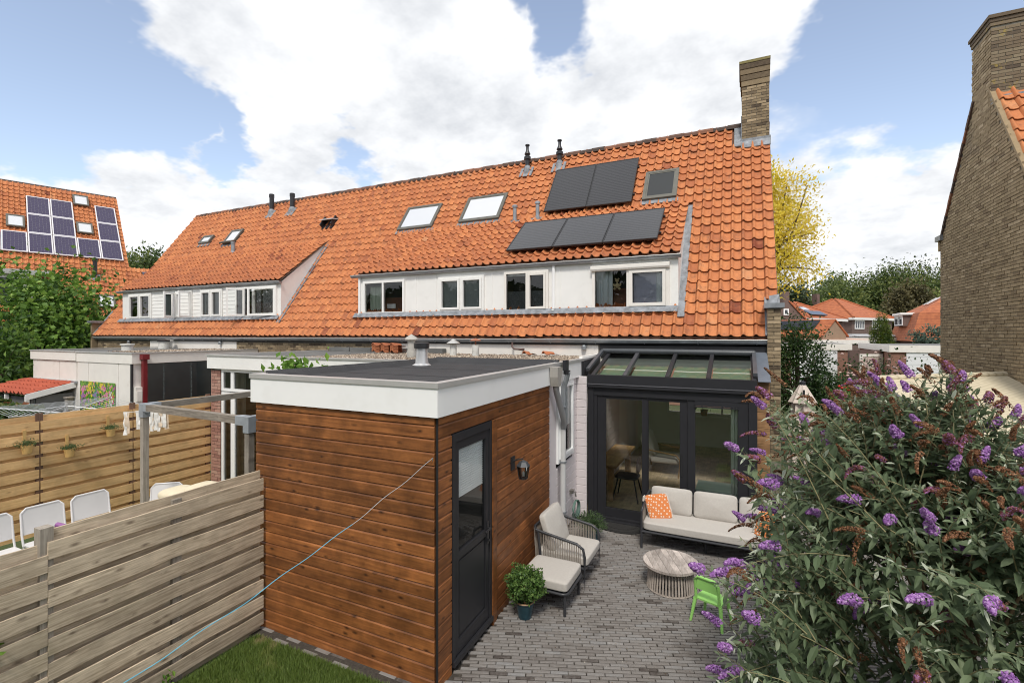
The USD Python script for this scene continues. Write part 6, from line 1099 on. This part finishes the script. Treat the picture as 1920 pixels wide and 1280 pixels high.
put(crs, 'verge_trim', Builder().prism([ra - EZ * .1, ra + EZ * .04, ra + rd * 1.72 + EZ * .03, ra + rd * 1.72 - EZ * .1], A([-.05, .0, 0])), simple('dark_zinc_trim', (0.10, 0.10, 0.10), 0.5)); put(crs, 'ridge_cap', Builder().tube([ra + EZ * .04, rb + EZ * .04], .05, 8), CRR); put(crs, 'wall', Builder().prism([ra * A([1, 1, 0]), ra - EZ * .06, ra + rd * 1.7 - EZ * .06, (ra + rd * 1.7) * A([1, 1, 0])], A([.06, .03, 0])), simple('shed_brown', (0.16, 0.085, 0.05), 0.8)); put(crs, 'front_wall', Builder().prism([(ra + rd * 1.65) * A([1, 1, 0]), (rb + rd * 1.65) * A([1, 1, 0]), rb + rd * 1.65 - EZ * .06, ra + rd * 1.65 - EZ * .06], A([0, .05, 0])), simple('shed_brown2', (0.16, 0.085, 0.05), 0.8))
# folded parasol
PAR = simple('parasol_cloth', (0.62, 0.53, 0.46), 0.9, 0.06, 5.0); par = thing('closed_parasol', 'folded cream parasol standing just beyond the end of the house', 'parasol'); q0 = A([.95, 9.75, 0])
an = np.arange(24) * 2 * pi / 24; V = []
for z, rr, amp in ((2.33, .045, 0), (2.30, .06, .1), (2.02, .19, .18), (2.015, .125, .3), (1.6, .155, .35), (1.0, .17, .4), (.78, .14, .45)):
    V += [q0 + A([rr * (1 + amp * math.cos(8 * a)) * math.cos(a), rr * (1 + amp * math.cos(8 * a)) * math.sin(a), z]) for a in an]
put(par, 'canopy', Builder().add(V, [[i * 24 + k, i * 24 + (k + 1) % 24, i * 24 + 24 + (k + 1) % 24, i * 24 + 24 + k] for i in range(6) for k in range(24)]), PAR); put(par, 'pole', Builder().tube([q0, q0 + EZ * .9], .022, 8), ZINC); put(par, 'finial', Builder().lathe([(.05, 2.32), (.045, 2.37), (.0, 2.40)], q0, 12), BLACK); put(par, 'base', Builder().lathe([(0, 0), (.25, 0), (.25, .06), (.05, .08), (0, .08)], q0, 18), CONC); put(par, 'tie', Builder().obb(q0 + EZ * 2.18, EX, EY, EZ, (-.01, .02), (-.155, -.14), (-.07, .07)), BLACK)
# ---------------------------------------------------------------- far house at the left with its solar field
fa = thing('solar_house', 'orange roofed house at the far left with a grid of blue solar panels', 'house'); ua, un = A([.302, .953, 0]), A([.953, -.302, 0]); P0 = A([-32.66, 15.5, 11.10]); fv = unit(-un + EZ * 1.15); fn = unit(np.cross(ua, fv)); fn *= np.sign(fn[2])
def fr_(s_, t, off=0.0): return P0 + ua * s_ - fv * t + fn * off
P, F, C = pantiles(fr_(-7.0, 11.0, .02), ua, fv, .2, .30, 35, 36, None, 71); P2, _, C2 = pantiles(fr_(.0, 11.0, .01), ua, fv, .2, .30, 12, 17, None, 72); emit(fa, 'roof_tile', 'roof_tiles', np.concatenate([P, P2]), F, np.concatenate([C, C2]), TILE, 0, smooth=True)
bk = A([-un[0] * 8, -un[1] * 8, 0]); put(fa, 'roof_deck', Builder().quad(fr_(-9, 11.2, -.01), fr_(.0, 11.2, -.01), fr_(.0, 0, -.01), fr_(-9, 0, -.01)).quad(fr_(-9, 0), fr_(0, 0), fr_(0, 0) + bk - EZ * 8, fr_(-9, 0) + bk - EZ * 8).quad(fr_(0, 11.2, -.01), fr_(2.4, 11.2, -.01), fr_(2.4, 5.9, -.01), fr_(0, 5.9, -.01)), RIDGE)
w0, w1, w2, w3 = fr_(-9, 11), fr_(2.4, 11), fr_(2.4, 11) + bk, fr_(-9, 11) + bk; put(fa, 'wall', Builder().prism([w * A([1, 1, 0]) for w in (w0, w1, w2, w3)], EZ * w0[2]), FB); put(fa, 'gable_wall', Builder().prism([fr_(-.06, 0, -.05), fr_(-.06, 11, -.05), fr_(-.06, 11, -.05) + bk * 1.9], ua * .03), FB)
put(fa, 'side_vent', Builder().prism([fr_(.5, 6.2, .05), fr_(1.3, 6.2, .05), fr_(.7, 7.4, .05)], fn * .05), simple('slate_blue', (0.07, 0.075, 0.11), 0.6))
SILV = simple('silver_frame', (0.68, 0.66, 0.68), 0.4, 0.03)
CELLM = mat('deep_blue_cells', {'p': ('principled_bsdf', {'base_color': (0.05, 0.04, 0.085), 'roughness': 0.2})})
grid = [(0, 0), (0, 1), (0, 2), (1, 2), (2, 0), (2, 1), (2, 2), (3, 0), (3, 1), (3, 2), (4, 2), (5, 2), (6, 2)]
for c_, r_ in grid:
    s1 = -.20 - .885 * c_; t1 = 1.27 + 1.42 * r_
    o = fr_(s1 - .86, t1 + 1.39, .12); b = Builder()
    for p, q in (((0, .045), (0, 1.39)), ((.815, .86), (0, 1.39)), ((.045, .815), (0, .045)), ((.045, .815), (1.345, 1.39))): b.obb(o, ua, fv, fn, p, q, (0, .05))
    pn = put(fa, 'solar_panel', b, SILV); cl_ = Builder()
    for i in range(6):
        for j in range(10): cl_.obb(o, ua, fv, fn, (.05 + i * .1275, .17 + i * .1275), (.05 + j * .1295, .172 + j * .1295), (.02, .035))
    put(pn, 'backing', Builder().obb(o, ua, fv, fn, (.045, .815), (.045, 1.345), (.01, .022)), SILV); put(pn, 'solar_cells', cl_, CELLM)
for s_, t0, t1 in ((-1.92, .55, 1.38), (-1.90, 2.84, 3.66), (-4.44, 2.9, 3.75), (-1.45, 8.1, 8.9)):
    o = fr_(s_, t1, .10); b = Builder(); w = .64; h_ = t1 - t0
    for p, q in (((0, .07), (0, h_)), ((w - .07, w), (0, h_)), ((.07, w - .07), (0, .07)), ((.07, w - .07), (h_ - .07, h_))): b.obb(o, ua, fv, fn, p, q, (0, .08))
    rw_ = put(fa, 'roof_window', b, OLIVE); put(rw_, 'pane', Builder().obb(o, ua, fv, fn, (.07, w - .07), (.07, h_ - .07), (.02, .05)), BLINDG)
o = fr_(-1.42, 6.75); put(fa, 'flue', Builder().lathe([(.09, -.3), (.09, .75), (.11, .78), (.11, .95), (0, 1.0)], o, 12), BLACK, smooth=40); put(fa, 'lead_slate', Builder().obb(o, ua, fv, fn, (-.2, .2), (-.25, .15), (.05, .07)), LEAD)
o = fr_(-6.5, 6.9); put(fa, 'dormer', Builder().obb(o + un * .0, ua, un, EZ, (0, 2.9), (-.5, 1.2), (-1.6, -.1)), WHITE); put(fa, 'dormer_roof', Builder().obb(o, ua, un, EZ, (-.2, 3.4), (-.6, 1.4), (-.1, .12)), ALU); win(fa, o + un * 1.2 + ua * .3 - EZ * 1.4, ua, un, 2.3, 1.2, [1, 1], PVC, GLASS_DARK)
# ---------------------------------------------------------------- trees and shrubs
BARK = simple('bark', (0.10, 0.075, 0.05), 0.9, 0.3, 8.0, bump=0.6, bscale=30.0)
def tree(name, label, base, cen, rad, nclump, per, lsize, lm, seed, group=None, trunk_r=.16, cat='tree', spread=.32, fill=.55, limbs=9, asp=.55):
    t = thing(name, label, cat, group); r = np.random.default_rng(seed); base, cen, rad = A(base, float), A(cen, float), A(rad, float)
    b = Builder(); top = cen - EZ * rad[2] * .25; n = 7; k = np.linspace(0, 1, n)[:, None]
    tp = base * (1 - k) + top * k + r.normal(0, .05, (n, 3)) * rad * .3 * k * (1 - k) * 2; b.tube(tp, np.linspace(trunk_r, trunk_r * .45, n), 8); put(t, 'trunk', b, BARK, smooth=True)
    q = r.normal(0, 1, (nclump, 3)); q /= np.linalg.norm(q, axis=1, keepdims=True); rr = (fill + (1 - fill) * r.random(nclump)) * (.78 + .5 * meshkit.noise(q * 2.3 + seed, seed)); c = cen + q * rr[:, None] * rad
    lb = Builder()
    for i in range(limbs):
        e = c[i]; s0 = tp[-1 - (i % 3)]; m_ = (s0 + e) / 2 + r.normal(0, .08, 3) * rad; tt = np.linspace(0, 1, 6)[:, None]; lb.tube(s0 * (1 - tt) ** 2 + m_ * 2 * tt * (1 - tt) + e * tt ** 2, np.linspace(trunk_r * .5, trunk_r * .1, 6), 6)
    put(t, 'limbs', lb, BARK, smooth=True)
    s_ = rad * spread; pts = np.repeat(c, per, 0) + r.normal(0, 1, (nclump * per, 3)) * s_ * .62; d = (pts - cen) / rad; d /= np.linalg.norm(d, axis=1, keepdims=True) + 1e-6
    V, F, C = leaves(pts, 0, lsize, seed + 1, d, .35, asp); tone = np.repeat(np.repeat(r.normal(0, .17, nclump), per), 4); C[:, 0] = np.clip(C[:, 0] * .75 + .12 + tone, 0, 1)
    put(t, 'crown', (V, F, C), lm); return t
MAPLE = leafm('maple_leaf', [(0, (0.03, 0.07, 0.014)), (0.45, (0.09, 0.18, 0.03)), (0.8, (0.19, 0.32, 0.05)), (1, (0.32, 0.45, 0.10))], .35)
GREEN = leafm('tree_leaf', [(0, (0.035, 0.065, 0.018)), (0.5, (0.105, 0.145, 0.04)), (1, (0.23, 0.26, 0.07))], .3); DGREEN = leafm('dark_tree_leaf', [(0, (0.012, 0.03, 0.01)), (0.5, (0.035, 0.06, 0.02)), (1, (0.09, 0.10, 0.03))], .25); BROWNL = leafm('bronze_leaf', [(0, (0.05, 0.045, 0.02)), (0.5, (0.11, 0.10, 0.045)), (1, (0.19, 0.16, 0.07))], .3)
GOLD = leafm('golden_leaf', [(0, (0.46, 0.40, 0.03)), (0.35, (0.74, 0.58, 0.05)), (1, (0.86, 0.70, 0.14))], .45); CONIF = leafm('conifer_spray', [(0, (0.02, 0.05, 0.01)), (0.6, (0.08, 0.12, 0.015)), (1, (0.18, 0.2, 0.02))], .2); SHRUB = leafm('shrub_leaf', [(0, (0.010, 0.028, 0.008)), (0.5, (0.028, 0.065, 0.016)), (1, (0.09, 0.15, 0.04))], .3)
IVYM = leafm('ivy_leaf', [(0, (0.015, 0.04, 0.01)), (0.5, (0.05, 0.10, 0.02)), (0.8, (0.12, 0.13, 0.03)), (1, (0.24, 0.09, 0.04))], .3)
tree('maple_tree', 'large leafed green tree at the left before the solar roofed house', (-25.2, 9.3, 0), (-25.2, 9.6, 2.6), (2.7, 2.2, 2.9), 170, 95, .19, MAPLE, 3, trunk_r=.14, asp=.85, limbs=20)
tree('garden_shrub', 'lighter green shrub tree cut by the left edge of the photograph', (-19.6, 6.3, 0), (-19.6, 6.3, 2.0), (1.5, .9, 1.35), 60, 60, .16, leafm('lime_leaf', [(0, (0.02, 0.05, 0.01)), (0.6, (0.07, 0.14, 0.02)), (1, (0.18, 0.28, 0.05))], .4), 4, cat='shrub', trunk_r=.06, asp=.6)
iv = thing('ivy_hedge', 'ivy covered hedge with reddish leaves below the red tiled lean-to', 'hedge'); r = np.random.default_rng(44); N = 7000
x = r.uniform(-20.5, -14.0, N); y = 4.6 + r.uniform(0, .8, N); top = 1.75 - .09 * np.clip(x + 17.5, 0, 9) + .35 * (meshkit.fbm(np.stack([x * .9, y, x * 0], -1), 3, 2) - .5); z = top * (1 - r.random(N) ** 2.2); put(iv, 'foliage', leaves(np.stack([x, y, z], -1), 0, .14, 9, np.stack([x * 0, x * 0 - .7, x * 0 + .3], -1), .3, .75), IVYM, kind='stuff'); put(iv, 'stem', box(-20.4, -14.1, 4.9, 5.1, 0, 1.2), BARK)
tree('yellow_tree', 'golden yellow leafed tree rising behind the right end of the roof', loc_(12.6, 24.5), loc_(12.7, 24.5, 8.3), (3.1, 2.4, 3.3), 110, 210, .17, GOLD, 8, trunk_r=.2, spread=.19, limbs=50, asp=.45, fill=.35)
tree('dark_shrub', 'tall dark green shrub growing beside the brick pier', loc_(7.7, 13.2), loc_(7.75, 13.2, 2.0), (.85, .8, 1.65), 110, 70, .09, SHRUB, 9, cat='shrub', trunk_r=.05, spread=.26, limbs=50, asp=.6)
tree('shrub_sprig', 'smaller leafy shrub to the right of the dark green shrub', loc_(8.7, 13.6), loc_(8.8, 13.6, 1.55), (.55, .5, .75), 40, 60, .085, SHRUB, 10, cat='shrub', trunk_r=.03, spread=.3, asp=.6)
tree('columnar_conifer', 'small dense yellow green conifer between the garages and the far houses', loc_(25.9, 34), loc_(25.9, 34, 2.4), (.62, .62, 1.95), 120, 70, .16, CONIF, 11, cat='tree', trunk_r=.08, spread=.22, fill=.75, asp=.25)
tree('blue_shrub', 'grey green bushy shrub on the flat roofs against the tall gable', loc_(29.3, 34), loc_(29.6, 34, 2.9), (1.3, .8, .75), 40, 50, .2, leafm('blue_leaf', [(0, (0.04, 0.07, 0.05)), (1, (0.16, 0.22, 0.16))]), 12, cat='shrub', trunk_r=.06)
tree('round_dark_tree', 'dark green round tree behind the small gable with the chimney', loc_(39.5, 70), loc_(39.8, 70, 7.4), (2.9, 2.9, 3.2), 70, 60, .5, DGREEN, 13)
tree('background_tree', 'bushy green tree seen between the far left roof and the terrace ridge', loc_(-37.5, 50), loc_(-37.9, 50, 9.2), (2.5, 2.5, 2.6), 60, 55, .42, GREEN, 14)
for k, (px_l, d, zt, rx, lm, lb) in enumerate(((56, 84, 12.0, 5.2, GREEN, 'leftmost green tree of the wooded backdrop, lowest at its left side'), (61, 90, 14.4, 5.6, GREEN, 'broad green tree of the wooded backdrop behind the hipped roof'), (68, 86, 14.6, 5.4, GREEN, 'tall green tree in the middle of the wooded backdrop'), (74, 92, 15.8, 6.2, DGREEN, 'darker tall tree of the wooded backdrop left of the gable wall'), (77, 84, 15.6, 6.0, GREEN, 'rightmost tall tree of the wooded backdrop, meeting the gable wall'), (60.5, 74, 10.6, 3.1, BROWNL, 'bronze leafed tree in front of the wooded backdrop'), (66.5, 76, 9.6, 4.6, GREEN, 'lower olive green tree of the wooded backdrop beside the mansard roof'), (84, 90, 15.0, 6, DGREEN, 'dark tree of the wooded backdrop hidden by the gable wall'), (53.2, 80, 8.5, 3.2, GREEN, 'low green tree filling the gap behind the hipped roofs'))):
    rz = zt * .52; tree('backdrop_tree', lb, loc_(px_l, d), loc_(px_l, d, zt - rz), (rx, rx * .8, rz), 150, 90, .5, lm, 20 + k, 'trees of the wooded backdrop', spread=.24, fill=.62, trunk_r=.25)
rs = thing('rose_bush', 'rose bush with many small pale pink blooms before the garage door', 'rose bush'); r = np.random.default_rng(51); q = r.normal(0, 1, (1500, 3)) * A([.62, .4, .34]) + loc_(10.6, 14.2, 1.85); put(rs, 'foliage', leaves(q, 0, .085, 12, r.normal(0, .5, (1500, 3)), .3, .6), SHRUB, kind='stuff'); PINK = simple('pale_pink_petal', (0.72, 0.50, 0.44), 0.8, 0.08, 20.0)
sb = Builder()
for k in range(14): e = q[k]; sb.tube([loc_(10.6 + r.normal(0, .2), 14.2), (loc_(10.6, 14.2) + e) / 2, e], [.014, .01, .005], 5)
put(rs, 'stems', sb, BARK)
for k in range(75):
    e = loc_(10.6 + r.normal(0, .66), 14.0 + r.normal(0, .3), 2.05 + r.normal(0, .26)); b = Builder().puff(e, (.045, 0, 0), (0, .045, 0), (0, 0, .035), 1, 6, 6); put(rs, 'rose', b, PINK)
gr = thing('red_geranium', 'red geranium in a pot on a tall plant stand beyond the butterfly bush', 'potted plant'); o = loc_(7.05, 10.2); put(gr, 'stand', Builder().tube([o, o + EZ * 1.55], .03, 8).lathe([(0, 0), (.18, 0), (.18, .03), (0, .03)], o, 12), BARK); put(gr, 'pot', Builder().lathe([(0, 1.55), (.10, 1.55), (.14, 1.78), (.12, 1.78), (0, 1.74)], o, 14), simple('terracotta_pot', (0.35, 0.14, 0.07), 0.8)); q = r.normal(0, 1, (200, 3)) * A([.14, .14, .09]) + o + EZ * 1.92; put(gr, 'foliage', leaves(q, 0, .07, 2, r.normal(0, .5, (200, 3)), .3, .8), IVY)
for k in range(9): put(gr, 'blossom', Builder().puff(o + A([r.normal(0, .08), r.normal(0, .08), 2.08 + r.normal(0, .035)]), (.035, 0, 0), (0, .035, 0), (0, 0, .03), 1, 6, 6), simple('geranium_red_' + str(k), (0.6, 0.03, 0.03), 0.6))
# the trees across the gardens behind the viewpoint, which the panes mirror
r = np.random.default_rng(61); N = 16000; x = r.uniform(-34, 26, N); y = -17 + r.normal(0, 1.2, N); hh = 5.5 + 3.5 * meshkit.fbm(np.stack([x * .22, x * 0, x * 0], -1) + 7, 4, 3); put(None, 'garden_tree_line', leaves(np.stack([x, y, hh * r.random(N) ** .75], -1), 0, .75, 13, np.stack([x * 0, x * 0 + .8, x * 0 + .4], -1), .3, .7), DGREEN, 'line of leafy trees across the gardens, mirrored in the window panes', 'trees', kind='stuff')
# ---------------------------------------------------------------- butterfly bush
r = np.random.default_rng(77); bush = thing('butterfly_bush', 'large butterfly bush with purple and spent brown flower spikes filling the right foreground', 'flowering bush')
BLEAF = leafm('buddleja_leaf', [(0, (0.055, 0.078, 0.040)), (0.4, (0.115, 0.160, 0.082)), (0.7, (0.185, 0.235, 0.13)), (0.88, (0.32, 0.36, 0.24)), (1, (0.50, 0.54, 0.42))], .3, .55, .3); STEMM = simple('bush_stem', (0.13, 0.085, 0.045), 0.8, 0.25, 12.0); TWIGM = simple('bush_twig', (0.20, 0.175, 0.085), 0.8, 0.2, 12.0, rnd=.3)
BC_, BR_ = A([1.36, 4.48, 1.30]), A([1.42, 1.36, 1.46]); root = A([1.35, 4.35, 0])
def leaf_set(p0, dirv, nrm, L, tone):
    """Lance shaped leaves, ribbed and drooping: N x 8 points."""
    s = np.cross(dirv, nrm); L = L[:, None]; W = L * r.uniform(.10, .17, (len(L), 1)); dp_ = r.uniform(-.1, 1.0, (len(L), 1)); up = nrm
    rib = lambda t, dr: p0 + dirv * L * t - EZ * (L * dr * dp_)
    r0, r1, r2, r3 = rib(0, 0), rib(.33, .02), rib(.68, .12), rib(1, .30)
    V = np.stack([r0, r1, r2, r3, r1 + s * W * 1.0 + up * L * .035, r2 + s * W * .85 + up * L * .03, r1 - s * W * 1.0 + up * L * .035, r2 - s * W * .85 + up * L * .03], 1)
    C = np.stack([tone, tone, tone], -1); return V, C
FL = A([[0, 4, 1], [0, 1, 6], [4, 5, 2], [4, 2, 1], [6, 1, 2], [6, 2, 7], [5, 3, 2], [7, 2, 3]])
LV, LC, tips, twigs = [], [], [], Builder(); NT = 1280
q = r.normal(0, 1, (NT, 3)); q /= np.linalg.norm(q, axis=1, keepdims=True); q[:, 2] = np.where(q[:, 2] < -.55, -q[:, 2], q[:, 2]); taper = None; rr = np.where(np.arange(NT) < 860, r.uniform(.84, 1.0, NT), r.uniform(.45, .86, NT)) * (.80 + .42 * meshkit.noise(q * 2.4 + 4, 6)); TP = BC_ + q * rr[:, None] * BR_; hh_ = np.clip((TP[:, 2] - 1.3) / 1.6, 0, 1)[:, None]; lat_ = ((TP - BC_) @ A([cs, sn, 0]))[:, None]; TP = TP - A([cs, sn, 0]) * np.minimum(lat_, 0) * hh_ * .45
okk = (np.linalg.norm(TP - CAMP, axis=1) > 1.75) & (TP[:, 2] > .12); TP, q = TP[okk], q[okk]
# a few lone shoots that stick out of the outline
shoots = [loc_(1.60, 3.05, 1.62), loc_(1.35, 3.0, 1.45), loc_(2.05, 3.6, 2.80), loc_(1.95, 3.55, 2.5), loc_(1.78, 3.45, 2.05), loc_(3.25, 3.7, 2.98), loc_(2.65, 3.4, 2.86), loc_(1.55, 3.3, 2.4), loc_(3.0, 3.3, 2.88), loc_(1.47, 3.05, 1.2), loc_(1.50, 3.2, 1.85)]
shoots += [loc_(r.uniform(1.22, 1.62), r.uniform(2.75, 3.2), r.uniform(.95, 1.80)) for _ in range(26)] + [loc_(r.uniform(1.68, 2.1), r.uniform(3.2, 3.6), r.uniform(2.0, 2.75)) for _ in range(16)] + [loc_(r.uniform(1.5, 1.9), r.uniform(3.0, 3.3), r.uniform(1.7, 2.2)) for _ in range(12)]
TP = np.vstack([TP, A(shoots)]); q = np.vstack([q, [unit(s_ - BC_) for s_ in shoots]]) 
for i, (tp, qd) in enumerate(zip(TP, q)):
    L = r.uniform(.26, .56) if i < len(TP) - len(shoots) else r.uniform(.5, .8); dirv = unit(qd * A([1, 1, .6]) + EZ * .35 + r.normal(0, .30, 3)); base = tp - dirv * L - EZ * L * .12
    k = np.linspace(0, 1, 7)[:, None]; path = base * (1 - k) + tp * k + EZ * (.05 * np.sin(k * pi)) ; path[:, 2] += .02 * k[:, 0]
    twigs.add(*Builder().tube(path, np.linspace(.0042, .0018, 7), 4, caps=False).arrays()[:2]); tips.append((tp, unit(path[-1] - path[-2]), dirv))
    n = int(L / .040); t = np.linspace(.06, .97, n); pos = base[None] * (1 - t[:, None]) + tp[None] * t[:, None] + EZ * (.05 * np.sin(t * pi))[:, None]
    ref = unit(np.cross(dirv, EZ) + 1e-3); ref2 = np.cross(dirv, ref)
    for sgn in (-1, 1):
        ang = np.arange(n) * pi / 2 + r.normal(0, .35, n); sd = (ref[None] * np.cos(ang)[:, None] + ref2[None] * np.sin(ang)[:, None]) * sgn; ld = sd * .85 + dirv * .55 + r.normal(0, .15, (n, 3)) - EZ * .12; ld /= np.linalg.norm(ld, axis=1, keepdims=True)
        nn = EZ[None] + r.normal(0, .3, (n, 3)) + dirv * .4; nn = nn - ld * (nn * ld).sum(1, keepdims=True); nn /= np.linalg.norm(nn, axis=1, keepdims=True)
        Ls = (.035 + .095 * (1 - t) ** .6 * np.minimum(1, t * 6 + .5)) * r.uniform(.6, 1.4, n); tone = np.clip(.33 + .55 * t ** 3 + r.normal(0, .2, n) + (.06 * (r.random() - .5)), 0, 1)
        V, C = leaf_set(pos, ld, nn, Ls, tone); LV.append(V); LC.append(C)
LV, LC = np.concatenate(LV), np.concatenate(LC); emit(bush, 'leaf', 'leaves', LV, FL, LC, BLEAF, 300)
put(bush, 'twigs', twigs, TWIGM, kind='stuff')
for k in range(26):
    e = TP[r.integers(len(TP))] * .8 + BC_ * .2; m_ = root + (e - root) * A([.35, .35, .6]) + r.normal(0, .06, 3); t = np.linspace(0, 1, 8)[:, None]; put(bush, 'stem', Builder().tube((root + r.normal(0, .07, 3) * A([1, 1, 0])) * (1 - t) ** 2 + m_ * 2 * t * (1 - t) + e * t ** 2, np.linspace(.017, .006, 8), 7), STEMM, smooth=True)
PURPLE = leafm('purple_floret', [(0, (0.13, 0.04, 0.18)), (0.4, (0.31, 0.125, 0.39)), (0.8, (0.47, 0.25, 0.54)), (1, (0.62, 0.42, 0.65))], .25); SPENT = leafm('spent_floret', [(0, (0.055, 0.026, 0.012)), (0.5, (0.18, 0.08, 0.036)), (0.85, (0.32, 0.145, 0.065)), (1, (0.42, 0.22, 0.12))], .2); MIXED = leafm('fading_floret', [(0, (0.10, 0.03, 0.02)), (0.5, (0.22, 0.08, 0.06)), (0.75, (0.26, 0.09, 0.22)), (1, (0.45, 0.22, 0.5))], .2)
FLO = A([[-1, 0, 0], [0, -1, 0], [1, 0, 0], [0, 1, 0], [0, 0, .45]]); FF = A([[0, 1, 4], [1, 2, 4], [2, 3, 4], [3, 0, 4]])
def panicle(tp, d0, L, R, curl, n, size, jit):
    t = r.random(n) ** .85; side = unit(np.cross(d0, EZ) + 1e-3); s2 = np.cross(d0, side); drop = curl * L * t ** 2; ax = tp + d0 * (L * t)[:, None] - EZ * drop[:, None] + side * (.15 * L * np.sin(t * 2.2))[:, None]
    rad = R * (np.minimum(1, t * 7 + .45) * (1 - t) ** .55 + .14); a = r.uniform(0, 2 * pi, n); out = side * np.cos(a)[:, None] + s2 * np.sin(a)[:, None]; c = ax + out * (rad * r.uniform(.72, 1.05, n))[:, None]
    nn = out + d0 * .5 + r.normal(0, jit, (n, 3)); nn /= np.linalg.norm(nn, axis=1, keepdims=True); u = np.cross(nn, r.normal(0, 1, (n, 3))); u /= np.linalg.norm(u, axis=1, keepdims=True); v = np.cross(nn, u); s_ = (size * r.uniform(.7, 1.25, n))[:, None, None]
    V = c[:, None] + s_ * (FLO[None, :, 0:1] * u[:, None] + FLO[None, :, 1:2] * v[:, None] + FLO[None, :, 2:3] * nn[:, None]); tone = np.clip(r.normal(.52, .25, n), 0, 1); C = np.repeat(np.stack([tone] * 3, -1), 5, 0)
    return V.reshape(-1, 3), (FF[None] + (np.arange(n) * 5)[:, None, None]).reshape(-1, 3), C
nb_, np_ = 0, 0
facing = [i for i in range(len(TP)) if rr[0] and (np.dot(unit(CAMP - TP[i]), q[i]) > -.35 or TP[i][2] > 2.2)]
for j, i in enumerate(facing):
    tp, dd, dv0 = tips[i]; u_ = r.random(); shoot = i >= len(TP) - len(shoots); topz = tp[2] > 2.05
    if (shoot and u_ < .30) or u_ < (.20 if not topz else .15):
        if np_ < 260: np_ += 1; put(bush, 'flower_spike', panicle(tp + q[i] * .03, unit(dd + q[i] * .5 + r.normal(0, .2, 3)), r.uniform(.09, .17), r.uniform(.023, .034), r.uniform(0, .3), int(r.uniform(190, 290)), .0082, .35), PURPLE if r.random() < .8 else MIXED)
    elif u_ < (.34 if not topz else .66):
        if nb_ < 290: nb_ += 1; put(bush, 'spent_flower_spike', panicle(tp + q[i] * .02, unit(dd + q[i] * .3 + r.normal(0, .3, 3)), r.uniform(.13, .25), r.uniform(.014, .024), r.uniform(.1, .75), int(r.uniform(170, 260)), .0066, .7), SPENT if r.random() < .85 else MIXED)
put(None, 'planting_bed', Builder().prism([(.35, 3.3, .012), (2.6, 3.2, .012), (2.7, 5.1, .012), (.8, 5.2, .012)], (0, 0, .02)), simple('bed_soil', (0.045, 0.032, 0.022), 0.95, 0.4, 6.0), kind='structure')
